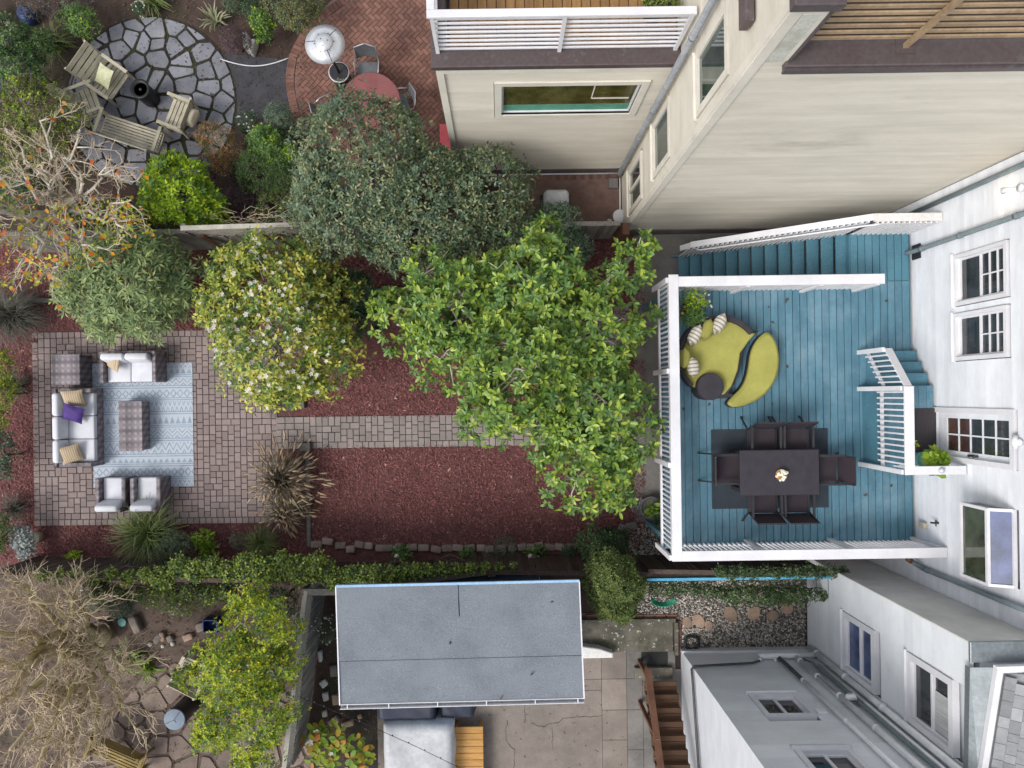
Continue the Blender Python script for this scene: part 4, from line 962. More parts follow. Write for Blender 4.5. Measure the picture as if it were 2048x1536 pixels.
slope = (RT-1.12)/(7.36-4.42)
def zr(x): return RT-(7.36-x)*slope
MB().bar((7.36,OY+.02,zr(7.36)+.01),(4.42,OY+.02,zr(4.42)+.01),.13,.035).build('sloped_rail', WHITE, r4, org=(0,0,0))
for k in range(34):
    x = 7.30-k*.088; z = ZD-RI*max(0,(7.40-x)/RUN); MB().box(x-.016,x+.016,OY-.075,OY-.043,max(.02,z-.15),zr(x)).build('baluster', WHITE, r4, org=(0,0,0))
MB().bar((4.45,OY+.02,zr(4.42)),(4.28,OY+.02,.75),.12,.035).build('rail_end', WHITE, r4, org=(0,0,0))
MB().tube([(7.55,OY-.10,RT-.05),(7.42,OY-.115,RT-.07),(7.30,OY-.115,zr(7.3)-.07),(4.6,OY-.115,zr(4.6)-.07),(4.5,OY-.05,zr(4.5)-.08)],.019,7).build('handrail', WHITE, r4, org=(0,0,0))
# entry landing with three steps
LX = 7.60; LY0, LY1 = -1.52, .07
land = thing('entry_landing', 'small teal entry landing with three steps and white balustrade at the glazed door', 'steps', (8.1,-.5,ZD))
x = LX
while x < WX-.1:
    w = min(.1535,WX-.045-x)-.007; MB().box(x,x+w,LY0,LY1,LZ-.03,LZ,.004).build('landing_board', TEAL, land); x += .1535
mb = MB(); mb.box(LX+.0,LX+.03,LY0+.01,LY1-.01,ZD+.004,LZ-.032); mb.box(LX+.031,WX-.045,LY0+.01,LY0+.04,ZD+.004,LZ-.032); mb.build('skirt', TEALD, land)
for k,(y0,y1) in enumerate(((.54,.80),(.30,.56),(.06,.325))):
    z = ZD+.18*(k+1); MB().box(LX+.13,WX-.045,y0,y1,z-.035,z,.006).build('step_tread', TEALD, land)
    MB().box(LX+.15,WX-.05,y1-.045,y1-.03,ZD+.003+(.18*k),z-.036).build('step_riser', TEALD, land)
mb = MB(); mb.add([(LX+.09,.86,ZD+.003),(LX+.09,.06,ZD+.003),(LX+.09,.06,LZ-.05),(LX+.09,.2,LZ-.05),(LX+.125,.86,ZD+.003),(LX+.125,.06,ZD+.003),(LX+.125,.06,LZ-.05),(LX+.125,.2,LZ-.05)],[(0,1,2,3),(7,6,5,4),(0,4,5,1),(1,5,6,2),(2,6,7,3),(3,7,4,0)]); mb.build('step_stringer', TEAL, land)
lt = LZ+.90
lr = MB().box(LX-.055,LX+.125,LY0-.08,LY1-.01,lt,lt+.04,.006).build('balustrade', WHITE, land)
MB().box(LX+.126,WX-.02,LY0-.08,LY0+.08,lt,lt+.04,.006).build('return_rail', WHITE, lr, org=(0,0,0))
xb = LX-.01
balu(lr, (xb-.04,LY0+.12,0), (xb-.04,LY1-.12,0), LZ-.02, lt-.001, .105, .03)
MB().box(xb-.022,xb+.02,LY0,LY1,LZ+.03,LZ+.10).build('bottom_rail', WHITE, lr, org=(0,0,0))
balu(lr, (LX+.25,LY0-.0,0), (WX-.15,LY0-.0,0), LZ+.0, lt-.001, .105, .03)
for yy in (LY0-.03,LY1-.05): MB().box(xb-.10,xb-.058,yy-.045,yy+.045,ZD+.003,lt-.002).build('rail_post', WHITE, lr, org=(0,0,0))
# sloped stair balustrade
a, b = Vector((LX+.03,LY1-.01,lt+.0)), Vector((LX+.03,.80,lt-.66))
MB().bar(a,b,.14,.035).build('sloped_rail', WHITE, lr, org=(0,0,0))
MB().bar(a+Vector((-.03,.02,-.78)),b+Vector((-.03,-.02,-.72)),.045,.05).build('sloped_bottom_rail', WHITE, lr, org=(0,0,0))
for k in range(6): p = a+(b-a)*((k+.8)/7); MB().box(xb-.055,xb-.025,p.y-.015,p.y+.015,p.z-.80,p.z-.01).build('baluster', WHITE, lr, org=(0,0,0))
MB().box(xb-.09,xb-.03,.74,.83,ZD+.003,lt-.64).build('rail_post', WHITE, lr, org=(0,0,0))
q = P(1882,958,lt+.04); MB().lathe((q.x,LY0,lt+.041),[(.05,0),(.055,.02),(.05,.05),(.03,.07),(0,.075)],14).build('solar_cap_light', STEEL, label='round metal solar light on the white landing rail', cat='light')
a, b = P(1828,923,LZ+.01), P(1872,816,LZ+.01); MB().box(a.x,b.x,a.y,b.y,LZ+.001,LZ+.014,.003).build('doormat', MATB, label='dark brown ribbed doormat in front of the glazed door', cat='doormat')
# ------------------------------------------------------------------ fences
def fence(name, label, A, B, h, face, wdt=.14, m=FENCEW, lattice=0., rails=(), post=2.2, cap=True, segs=None, rg=np.random.RandomState(3)):
    """straight fence from A to B (xy); boards one by one on the side 'face' (left normal * face)"""
    A, B = Vector((A[0],A[1],0)), Vector((B[0],B[1],0)); d = B-A; L = d.length; d.normalize(); n = Vector((-d.y,d.x,0))*face; an = math.atan2(d.y,d.x)
    t = thing(name, label, 'fence', ((A+B)/2)[:]); hb = h-lattice
    me = MB().box(-wdt/2+.004,wdt/2-.004,-.009,.009,.02,hb).mesh('fence_board')
    k = 0; u = wdt/2
    while u < L:
        p = A+d*u+n*.03; link('fence_board', me, m, t, loc=(p.x,p.y,rg.uniform(-.015,.015)), rot=(rg.normal(0,.008),rg.normal(0,.006),an+rg.normal(0,.01))); u += wdt
    for z in (.3, hb-.06):
        MB().bar(A+Vector((0,0,z)),B+Vector((0,0,z)),.04,.09).build('fence_rail', m, t)
    if lattice:
        mb = MB(); s = .085; c = s
        mb.bar(A+Vector((0,0,h-.02))+n*.0, B+Vector((0,0,h-.02)), .07, .04)
        for sg in (1,-1):
            u = -lattice
            while u < L:
                u0, u1 = u, u+lattice; z0, z1 = (hb, h-.03) if sg > 0 else (h-.03, hb); z = lambda q: z0+(z1-z0)*(q-u0)/(u1-u0)
                a0, a1 = max(u0,0), min(u1,L)
                if a1 > a0+.02: mb.bar(A+d*a0+n*.01*sg+Vector((0,0,z(a0))), A+d*a1+n*.01*sg+Vector((0,0,z(a1))), .006, .03)
                u += c
        mb.build('lattice', LATT, t, kind='stuff')
    if cap: MB().bar(A+Vector((0,0,h+.01)),B+Vector((0,0,h+.01)),.10,.035).build('cap_rail', LATT if lattice else m, t)
    u = .05
    while u < L+.3:
        p = A+d*min(u,L-.05)-n*.06; MB().box(-.045,.045,-.045,.045,0,h-.01).xf(Matrix.Translation(p)@Matrix.Rotation(an,4,'Z')).build('fence_post', m, t); u += post
    return t
q0, q1, q2, q3 = P(-30,470,1.75), P(395,462,1.75), P(620,446,1.8), P(1056,453,1.6)
fence('board_fence', 'weathered grey board fence under the persimmon branches', q0, P(372,463,1.75), 1.76, -1)
fu = fence('lattice_fence', 'leaning grey fence with wide lattice top between camellia and lime bush', P(372,462,1.8), P(612,450,2.0), 2.05, -1, lattice=.62)
for px in (403, 548):   # raking braces leaning from the fence
    a = P(px,466,1.5); b = a+Vector((.62,-.46,-1.45)); MB().bar(a+Vector((0,-.06,0)),b,.07,.10).build('brace', REDW, fu)
q4 = P(1238,448,1.35)
fence('low_fence', 'short greenish board fence between the round tree and the cream house corner', q2, q4, 1.4, -1, cap=True)
a = P(1250,460,1.0); MB().box(a.x-.1,a.x+.06,a.y-.16,a.y+.1,0,1.25,.01).build('brace_post', REDW, label='reddish timber post end at the corner of the cream house', cat='post')
A, B = P(-30,1152,1.75), P(800,1166,1.75)
fence('garden_fence', 'old grey board fence below the patio, half buried in climbing ivy', A, B, 1.76, 1, m=FENCED)
C_, D_ = P(983,1144,1.75), P(1300,1147,1.7)
fence('slanted_fence', 'grey capped fence run bending along the north side of the shed', B, C_, 1.76, 1, m=FENCED)
fence('side_fence', 'dark board fence with grey cap between shed and conifer, ending behind the deck', C_, D_, 1.76, 1, m=FENCED)
E_ = P(1690,1150,1.6)
fence('boundary_fence', 'dark low fence under the deck railing, overgrown with ivy at its right end', D_, (GX-.1,E_.y), 1.5, 1, m=FENCED)
a, b = P(1290,1158,1.3), P(1660,1153,1.3)
MB().bar((a.x,a.y,1.3),(b.x,b.y,1.3),.06,.16).build('blue_board', CYANP, label='long bright blue painted board along the fence above the pebbles', cat='board')
A, B = P(612,1180,1.75), P(566,1560,1.75)
fence('cross_fence', 'grey lattice topped fence running down beside the yellow green tree', (B.x,B.y), (A.x,A.y), 1.78, -1, lattice=.62)
a, b = P(605,1183,1.75), P(680,1183,1.7); MB().bar(a,b,.14,.12).build('fence_beam', FENCEW, label='short grey beam joining the cross fence to the shed', cat='beam')
# ------------------------------------------------------------------ shed
zs0, zs1 = 2.75, 2.45
c = [P(672,1172,zs0),P(1158,1161,zs0),P(1168,1396,zs1),P(680,1409,zs1)]
sh = thing('garden_shed', 'long low shed with flat blue grey felt roof and white trimmed edges', 'shed', ((c[0]+c[2])/2).to_2d().to_3d()[:])
ins = [v + ((c[0]+c[2])/2-v)*k for v,k in zip(c,(.30,.30,.12,.12))]
mb = MB(); mb.add([(v.x,v.y,0) for v in ins]+[(v.x,v.y,v.z-.06) for v in ins],[(0,1,5,4),(1,2,6,5),(2,3,7,6),(3,0,4,7)]); mb.build('wall', SKYBLUE, sh)
def lerp(a,b,t): return a+(b-a)*t
edges = [0,.27,.63,1]
for k in range(3):
    l0,l1 = lerp(c[0],c[3],edges[k]), lerp(c[0],c[3],edges[k+1]+(.01 if k<2 else 0)); r0,r1 = lerp(c[1],c[2],edges[k]), lerp(c[1],c[2],edges[k+1]+(.01 if k<2 else 0))
    dz = Vector((0,0,.018*(2-k))); th_ = Vector((0,0,.03))
    for (s0,s1) in (((0,.503),(.503,1)) if k == 0 else ((0,1),)):
        g = .002 if k == 0 else 0
        q = [lerp(l0,r0,s0+g)+dz, lerp(l0,r0,s1-g)+dz, lerp(l1,r1,s1-g)+dz, lerp(l1,r1,s0+g)+dz]
        MB().add([v-th_ for v in q]+q,[(0,1,2,3),(7,6,5,4),(0,4,5,1),(1,5,6,2),(2,6,7,3),(3,7,4,0)]).build('roofing_strip', ROOF, sh)
up_ = Vector((0,0,.01))
for k in (1,2): MB().bar(lerp(c[0],c[3],edges[k])+Vector((0,0,.024)),lerp(c[1],c[2],edges[k])+Vector((0,0,.024)),.007,.004).build('roof_seam', IRON, sh)
MB().bar(c[0]+up_,c[1]+up_,.05,.06).build('fascia', SKYBLUE, sh)
for a,b in ((c[0],c[3]),(c[1],c[2])): MB().bar(a+up_,b+up_,.025,.05).build('drip_edge', WHITE, sh)
off = (c[3]-c[0]).normalized()
mb = MB(); ga_, gb_ = c[3]+off*.10-Vector((0,0,.03)), c[2]+off*.10-Vector((0,0,.03))
mb.bar(ga_,gb_,.012,.10); mb.bar(ga_-off*.10+Vector((0,0,.0)),gb_-off*.10,.012,.09); gut = mb.build('gutter', WHITE, sh)
MB().bar(ga_-off*.05-Vector((0,0,.05)),gb_-off*.05-Vector((0,0,.05)),.09,.012).build('gutter_bed', PIPEG, gut, org=(0,0,0))
for t in (.03,.2,.4,.6,.8,.975): p = lerp(ga_,gb_,t)+Vector((0,0,.04)); MB().bar(p,p-off*.10,.018,.012).build('gutter_strap', WHITE, gut, org=(0,0,0))
# ------------------------------------------------------------------ wooden stairs going up at the lower right
st_ = thing('timber_stairs', 'brown weathered timber stairs with a wooden handrail beside the white annex', 'stairs', P(1320,1440,0)[:])
x0, x1 = P(1287,1350,.3).x, P(1352,1350,.3).x
rc = mat('rubber_mat', (.03,.03,.031), rough=.9, bk=0)
MB().box(P(1270,1346,.15).x,P(1345,1346,.15).x,P(1310,1358,.15).y,P(1310,1335,.15).y,0.031,.17,.01).build('bottom_step', CONCM, st_)
y = P(1300,1362,.35).y
for k in range(10):
    z = .38+k*.19
    for j in range(2): MB().box(x0,x1,y-.26+j*.132,y-.132+j*.132-.006,z-.035,z,.004).build('stair_tread', STAIRW, st_)
    MB().box(x0+.01,x1-.01,y-.262,y-.245,z,z+.152).build('riser', STAIRW, st_)
    y -= .235
ys = P(1300,1345,.9).y
MB().bar((x0-.05,ys+.15,1.05),(x0-.05,y,1.05+.19/.235*(ys-y)),.14,.05).build('handrail', REDW, st_)
MB().bar((x0+.05,ys-.1,.25),(x0+.05,y,.25+.19/.235*(ys-y)),.04,.25).build('stringer', STAIRW, st_)
for k in (0,2): yy = ys-.05-k*.5; z = 1.05+.19/.235*(ys+.15-yy); MB().box(x0-.09,x0-.01,yy-.04,yy+.04,0.03,z-.03).build('rail_post', REDW, st_)
a, b = P(1283,1333,.04), P(1335,1303,.04); MB().box(a.x,b.x,a.y,b.y,.032,.05,.004).build('rubber_doormat', rc, label='black rubber mat at the foot of the timber stairs', cat='doormat')
# ------------------------------------------------------------------ furniture helpers
def pillow(name, label, w, d, h, m, loc, rot, cat='pillow', group=None, n=9):
    """puffy throw pillow with pinched corners"""
    V = []; 
    for sgn in (1,-1):
        for i in range(n):
            for j in range(n):
                u, v = -1+2*i/(n-1), -1+2*j/(n-1)
                k = (1-abs(u)**2.6)*(1-abs(v)**2.6); pin = 1-.07*(1-abs(u)**2)*abs(v)**3; pin2 = 1-.07*(1-abs(v)**2)*abs(u)**3
                V.append((u*w/2*pin2, v*d/2*pin, sgn*h/2*max(k,0)**.55))
    f = []
    for s in (0, 1):
        for i in range(n-1):
            for j in range(n-1):
                a = s*n*n+i*n+j; q = (a,a+n,a+n+1,a+1); f.append(q if s == 0 else q[::-1])
    mb = MB(); mb.add(V, f, True); me = mb.mesh(name)
    return link(name, me, m, None, loc=loc, rot=rot, label=label, cat=cat, group=group)
def floc(px, py, z): return P(px,py,z)
# ------------------------------------------------------------------ patio lounge set
RW, RL = rug1.x-rug0.x, rug1.y-rug0.y
rug = MB().box(-RW/2,RW/2,-RL/2,RL/2,0,.008).build('area_rug', rugmat(RW,RL), org=(0,0,0), label='pale blue patterned outdoor rug on the paver patio', cat='rug')
rug.location = ((rug0.x+rug1.x)/2,(rug0.y+rug1.y)/2,.036)
G0 = .03
def sofa(label, w, d, n, arms=(True,True), h=.62, seat=.42, backs=None):
    """faces +Y locally, width along X, origin at the base centre"""
    t = thing('wicker_sofa', label, 'sofa', world=False); a = .10
    MB().box(-w/2,w/2,-d/2+.10,d/2,.03,.27,.01).build('frame', WICK, t)
    MB().box(-w/2,w/2,-d/2,-d/2+.10,.03,h,.015).build('backrest', WICK, t)
    for s in (-1,1): MB().box(min(s*w/2,s*(w/2-a)),max(s*w/2,s*(w/2-a)),-d/2+.101,d/2+.005,.271,h-.04,.015).build('armrest', WICK, t)
    iw = (w-2*a)/n
    for i in range(n):
        x = -w/2+a+i*iw; MB().rbox(x+.004,x+iw-.004,-d/2+.115,d/2-.005,.275,seat,.035).build('seat_cushion', CUSH, t)
        o = MB().rbox(x+.008,x+iw-.008,-.085,.085,0,.36,.06).build('back_cushion', CUSH, t, org=(0,0,0)); o.location = (0,-d/2+.215,seat-.005); o.rotation_euler = (R(14),0,0)
    return t
s1 = sofa('long white cushioned wicker sofa at the left edge of the patio rug', 1.86, .88, 3)
s1.location = P(150,855,.2).xy.to_3d()+Vector((-.06,0,G0)); s1.rotation_euler = (0,0,R(-90))
X0, X1 = -10.56, -9.70; s1.location = ((X0+X1)/2, (P(100,780,.6).y+P(100,932,.6).y)/2, G0)
s2 = sofa('white cushioned wicker loveseat on the far side of the patio rug', 1.34, .74, 2)
s2.location = (-8.80, .80, G0); s2.rotation_euler = (0,0,R(180))
for (px, lb) in ((229,'left one of the two white cushioned wicker armchairs below the rug'),(298,'right one of the two white cushioned wicker armchairs below the rug')):
    t = thing('wicker_armchair', lb, 'armchair', world=False, group='two wicker armchairs by the patio rug'); w, d = .72, .78
    MB().box(-w/2,w/2,-d/2+.09,d/2,.03,.26,.01).build('frame', WICK, t)
    MB().box(-w/2+.05,w/2-.05,-d/2,-d/2+.09,.03,.72,.015).build('backrest', WICK, t)
    for s in (-1,1): MB().box(min(s*w/2,s*(w/2-.1)),max(s*w/2,s*(w/2-.1)),-d/2+.091,d/2+.004,.261,.58,.015).build('armrest', WICK, t)
    MB().rbox(-w/2+.105,w/2-.105,-d/2+.11,d/2-.0,.265,.42,.035).build('seat_cushion', CUSH, t)
    o = MB().rbox(-w/2+.09,w/2-.09,-.08,.08,0,.42,.06).build('back_cushion', CUSH, t); o.location = (0,-d/2+.20,.40); o.rotation_euler = (R(16),0,0)
    t.location = (P(px,985,.42).x, -2.24, G0)
mb = MB().box(-.34,.34,-.36,.36,.02,.54,.012); o = thing('wicker_storage_box','square plaid wicker storage box beside the loveseat','storage box',world=False)
MB().box(-.33,.33,-.35,.35,.02,.48).build('body', WICK, o); MB().box(-.345,.345,-.365,.365,.481,.55,.012).build('lid', WICK, o); o.location = (-10.29,.745,G0)
o = thing('wicker_coffee_table','long low wicker coffee table standing on the blue rug','coffee table',world=False)
MB().box(-.27,.27,-.58,.58,.02,.36).build('body', WICK, o); MB().box(-.285,.285,-.60,.60,.361,.41,.01).build('table_top', WICK, o); o.location = (P(263,852,.4).x,P(263,852,.4).y,G0+.015)
for px,py,z,rx,ry,rz,m,lb in ((147,797,.66,.55,.25,.1,TANSTR,'tan ribbed pillow at the upper end of the long white sofa'),(146,827,.68,.4,.2,-.35,PURP,'purple velvet pillow on the long white sofa'),
        (142,908,.62,.35,.3,.25,TANSTR,'tan ribbed pillow at the lower end of the long white sofa'),(227,722,.62,.3,-.5,-.45,TANSTR,'tan ribbed pillow leaning in the left corner of the white loveseat')):
    pillow('throw_pillow', lb, .47, .44, .16, m, P(px,py,z), (rx,ry,rz))
# ------------------------------------------------------------------ deck furniture
a, b = P(1424,1018,ZD), P(1655,856,ZD); MB().box(a.x,b.x,a.y,b.y,ZD+.003,ZD+.012,.002).build('outdoor_rug', DRUG, label='charcoal outdoor rug under the dining table', cat='rug')
ZR = ZD+.012
tc = P(1559,945,ZD+.74); tb = thing('dining_table','dark woven rectangular dining table on the blue deck','table',(tc.x,tc.y,ZR),world=False)
MB().box(-.79,.79,-.455,.455,.70,.745,.012).build('table_top', DWICK, tb)
MB().box(-.74,.74,-.40,.40,.62,.699).build('apron', DWICK, tb)
for sx in (-1,1):
    for sy in (-1,1): MB().box(sx*.70-.04,sx*.70+.04,sy*.37-.04,sy*.37+.04,0,.619).build('leg', DWICK, tb)
def dining_chair():
    """faces +Y, origin at base"""
    t = thing('dining_chair','', 'chair', world=False, group='six dark sling chairs round the dining table')
    w, d = .60, .54; 
    MB().box(-w/2+.035,w/2-.035,-d/2+.03,d/2,.40,.425,.008).build('seat', SLING, t)
    mb = MB(); mb.add([(-w/2+.035,-d/2+.02,.42),(w/2-.035,-d/2+.02,.42),(w/2-.05,-d/2-.09,.92),(-w/2+.05,-d/2-.09,.92),(-w/2+.035,-d/2-.01,.42),(w/2-.035,-d/2-.01,.42),(w/2-.05,-d/2-.12,.915),(-w/2+.05,-d/2-.12,.915)],
        [(0,1,2,3),(7,6,5,4),(0,4,5,1),(1,5,6,2),(2,6,7,3),(3,7,4,0)]); mb.build('backrest', SLING, t)
    for s in (-1,1):
        MB().bar((s*(w/2-.012),d/2+.02,.64),(s*(w/2-.012),-d/2-.05,.655),.042,.028).build('armrest', IRON, t)
        MB().bar((s*(w/2-.012),d/2,.0),(s*(w/2-.012),d/2,.63),.03,.03).build('leg', IRON, t)
        MB().bar((s*(w/2-.012),-d/2-.20,.0),(s*(w/2-.012),-d/2+.05,.40),.03,.03).bar((s*(w/2-.012),-d/2+.04,.40),(s*(w/2-.03),-d/2-.105,.92),.03,.03).build('leg', IRON, t)
        MB().bar((s*(w/2-.012),d/2-.01,.39),(s*(w/2-.012),-d/2+.03,.39),.028,.03).build('side_rail', IRON, t)
    return t
d0 = dining_chair(); first = True
for x,y,rz,lb in ((5.33,-1.0,180,'dark sling chair on the long side nearest the daybed, left one'),(5.98,-1.0,180,'dark sling chair on the long side nearest the daybed, right one'),
        (4.60,-1.56,-90,'dark sling chair at the table end facing away from the white railing'),(6.60,-1.60,90,'dark sling chair at the table end nearest the house'),
        (5.33,-2.24,0,'dark sling chair on the lower long side of the table, left one'),(5.98,-2.24,0,'dark sling chair on the lower long side of the table, right one')):
    o = d0 if first else dup(d0,(0,0,0),0); first = False
    o.location = (x,y,ZR if rz!=90 else ZR); o.rotation_euler = (0,0,R(rz)); o['label'] = lb
# bowl of white flowers
q = P(1564,950,ZD+.86); bw2 = thing('flower_bowl','small wooden bowl of white flowers in the middle of the dining table','bowl',(q.x,q.y,ZR+.746),world=False)
MB().lathe((0,0,0),[(.05,0),(.10,.03),(.115,.08),(.10,.08),(0,.07)],16).build('bowl', TEAKN, bw2)
rgf = np.random.RandomState(2); WF = mat('white_petal', (.78,.78,.70), (.66,.67,.52), rough=.8, sc=20, iv=.08, bk=0)
for k in range(26):
    a = rgf.rand()*6.28; r = .11*math.sqrt(rgf.rand()); s = rgf.uniform(.024,.034)
    MB().lathe((r*math.cos(a),r*math.sin(a),.10+.05*(1-(r/.11)**2)),[(0,-s*.6),(s,-s*.2),(s*.8,s*.35),(s*.3,s*.2),(0,s*.1)],7).build('blossom', WF, bw2)
# round daybed with a yin-yang cut, ottoman and pillows
zc = ZD+.36
def pxpoly(pts, z): return [tuple(P(x,y,z)[:2]) for x,y in pts]
def smooth_poly(p, it=2):
    for _ in range(it): p = chaikin(p,.25)
    return p
db = P(1441,716,ZD); day = thing('round_daybed','round charcoal wicker daybed with lime green cushion on the blue deck','daybed',(db.x,db.y,ZD))
cen = (1440,714); outer = [(cen[0]+83*math.cos(t), cen[1]+83*math.sin(t)) for t in np.linspace(R(68),R(322),34)]
inner = [(1517,661),(1498,678),(1484,703),(1478,738),(1466,768),(1455,786)]
body = outer+inner
MB().prism(pxpoly(body,ZD+.16),ZD+.003,ZD+.25,.01).build('base', DWICK, day)
cush = [(1440+76*math.cos(t), 717+77*math.sin(t)) for t in np.linspace(R(100),R(318),30)]+[(1512,666),(1497,683),(1481,706),(1476,740),(1464,772),(1450,788)]
cp = pxpoly(cush,zc)
MB().prism(cp,ZD+.251,zc,.022).build('seat_cushion', LIME, day)
# raised wicker rim on the garden side
ro = [(1440+84*math.cos(t),714+84*math.sin(t)) for t in np.linspace(R(135),R(322),26)]; ri = [(1440+76*math.cos(t),716+76*math.sin(t)) for t in np.linspace(R(322),R(135),26)]
MB().prism(pxpoly(ro+ri,ZD+.42),ZD+.20,ZD+.47,.012).build('rim', DWICK, day)
q = P(1421,773,ZD+.5); MB().lathe((q.x,q.y,ZD),[(.275,.004),(.275,.50),(.262,.52),(0,.522)],28,False).build('side_table', DWICK, day)
ot = [(1537,663),(1550,676),(1558,700),(1560,728),(1553,758),(1537,783),(1515,801),(1490,811),(1470,815),(1459,811),(1457,803),(1470,790),(1485,775),(1495,755),(1500,730),(1503,705),(1512,684),(1526,668)]
oo = P(1510,740,ZD); otm = thing('crescent_ottoman','crescent shaped lime ottoman beside the round daybed','ottoman',(oo.x,oo.y,ZD))
MB().prism(smooth_poly(pxpoly([(x-3,y+1) for x,y in ot],ZD+.2),1),ZD+.003,ZD+.25,.01).build('base', DWICK, otm)
MB().prism(smooth_poly(pxpoly(ot,zc),1),ZD+.251,zc+.02,.05).build('seat_cushion', LIME, otm)
for px,py,rz,m,lb,w in ((1390,671,R(58),GREYSTR,'taupe striped pillow by the upper left rim of the daybed',.46),(1414,660,R(68),LIME,'lime pillow between two striped ones on the daybed',.46),(1438,648,R(58),GREYSTR,'taupe striped pillow at the top of the daybed rim',.46),
        (1369,717,R(86),LIME,'lime pillow at the left rim of the daybed',.46),(1386,734,R(95),GREYSTR,'taupe striped pillow, lowest on the daybed',.44)):
    pillow('daybed_pillow', lb, w*.92, .40, .24, m, P(px,py,zc+.19), (R(72),0,rz), group='pillows on the daybed')
# ------------------------------------------------------------------ upper garden furniture
def slat_chair(name, label, cat, w, d, back_h, nseat, nback, m=TEAK, recl=18, seat=.40, arm=.60):
    """wooden slatted seat facing +Y"""
    t = thing(name, label, cat, world=False)
    for i in range(nseat):
        y = d/2-(i+.5)*d/nseat; MB().box(-w/2+.06,w/2-.06,y-d/nseat/2+.010,y+d/nseat/2-.010,seat-.03,seat,.004).build('seat_slat', m, t)
    for i in range(nback):
        k = (i+.5)/nback; y = -d/2-.02-math.tan(R(recl))*back_h*k; z = seat+.03+back_h*k; s = back_h/nback*.42
        MB().bar((-w/2+.05,y,z),(w/2-.05,y,z),.022,s*2,up=(0,-math.sin(R(recl)),math.cos(R(recl)))).build('back_slat', m, t)
    for s in (-1,1):
        x = s*(w/2-.035)
        MB().bar((x,-d/2-.10,arm+.01),(x,d/2+.06,arm),.075,.03).build('armrest', m, t)
        MB().box(x-.03,x+.03,d/2-.05,d/2+.01,0,arm-.02).build('leg', m, t)
        MB().bar((x,-d/2+.03,0),(x,-d/2-.02-math.tan(R(recl))*back_h,seat+back_h+.03),.05,.06).build('leg', m, t)
        MB().bar((x,-d/2,seat-.07),(x,d/2,seat-.06),.03,.07).build('side_rail', m, t)
    return t
t = slat_chair('lounge_chair','silvery slatted wooden lounge chair holding a yellow white pillow','chair',.84,.56,.58,5,5,recl=28,seat=.38)
q = P(222,163,.4); t.location = (q.x,q.y,G0); t.rotation_euler = (0,0,R(-126))
pillow('yellow_pillow','pale pillow with yellow trim on the large slatted lounge chair',.50,.46,.15,mat('yellow_white_fabric',(.66,.66,.46),(.52,.54,.30),sc=7,bk=0),P(208,152,.62),(.35,-.25,R(-36)))
t = slat_chair('garden_bench','long silvery slatted garden bench facing the lantern','bench',1.52,.50,.46,7,5,recl=14)
q = P(265,266,.4); t.location = (q.x,q.y,G0); t.rotation_euler = (0,0,R(-19))
t = slat_chair('garden_chair','slatted wooden garden chair with an ivory pillow beside the bench','chair',.78,.50,.48,5,4,recl=16)
q = P(360,231,.4); t.location = (q.x-.03,q.y,G0); t.rotation_euler = (0,0,R(68))
pillow('ivory_pillow','ivory pillow on the smaller slatted garden chair',.46,.17,.36,CREAMC,P(386,236,.62),(0,0,R(68)))
t = slat_chair('curved_chair','old wooden chair partly hidden under the flowering shrub','chair',.74,.5,.6,4,4,recl=22)
q = P(178,205,.4); t.location = (q.x,q.y,G0); t.rotation_euler = (0,0,R(-70))
q = P(306,200,0); t = thing('fire_urn','black round fire urn standing on the flagstones','fire pit',(q.x,q.y,G0),world=False)
MB().lathe((0,0,0),[(.17,0),(.21,.04),(.21,.5),(.2,.56)],20).build('body', BLACK, t); MB().lathe((0,0,.56),[(.2,0),(.235,.02),(.235,.05),(.17,.05),(.15,-.05),(0,-.06)],20).build('rim', BLACK, t)
MB().tube([(0,0,.50),(0,0,.60)],[.05,.03],8).build('burner', IRON, t)
# patio heater, round table, chairs
q = P(694,177,0); t = thing('patio_heater','tall steel patio heater with round reflector on the brick patio','heater',(q.x,q.y,.02),world=False)
MB().lathe((0,0,0),[(.22,.0),(.22,.03),(.21,.06),(.21,.80),(.225,.82),(.225,.86),(.19,.86),(0,.85)],24).build('base', IRON, t)
MB().lathe((0,0,.825),[(.226,0),(.242,.01),(.242,.035),(.226,.045)],24,True,False).build('rim', WHITE, t)
MB().tube([(0,0,.60),(0,0,1.9)],.03,10).build('pole', BLACK, t)
MB().lathe((0,0,1.85),[(.09,0),(.11,.05),(.11,.3),(.13,.34)],18).build('burner', STEEL, t)
hd = MB().lathe((0,0,2.2),[(.425,-.035),(.43,-.03),(.30,.02),(.18,.06),(.17,.085),(.0,.10)],32).build('reflector', STEEL, t)
for k in range(3): a = k*2.094+.9; MB().bar((.18*math.cos(a),.18*math.sin(a),2.265),(.40*math.cos(a),.40*math.sin(a),2.178),.012,.012).build('seam', IRON, hd)
MB().lathe((0,0,2.262),[(.175,0),(.19,.008),(.185,.016),(.16,.016)],24,True,False).build('ring', CHROME, hd)
for k in range(3): a = k*2.094+.3; MB().lathe((.09*math.cos(a),.09*math.sin(a),2.292),[(.012,0),(.012,.012),(0,.014)],6).build('bolt', IRON, hd)
for k in range(6): a = k*1.047+.1; MB().lathe((.21*math.cos(a),.21*math.sin(a),2.245),[(.01,0),(.01,.018),(0,.02)],6).build('bolt', IRON, hd)
q = P(742,205,.72); t = thing('round_table','round red topped patio table half under the dark tree','table',(q.x,q.y,.02),world=False)
MB().lathe((0,0,0),[(.22,0),(.05,.05),(.04,.68),(.30,.69)],16).build('pedestal', IRON, t); MB().lathe((0,0,.69),[(.68,0),(.70,.012),(.70,.03),(.685,.042),(0,.042)],40,False).build('table_top', REDT, t)
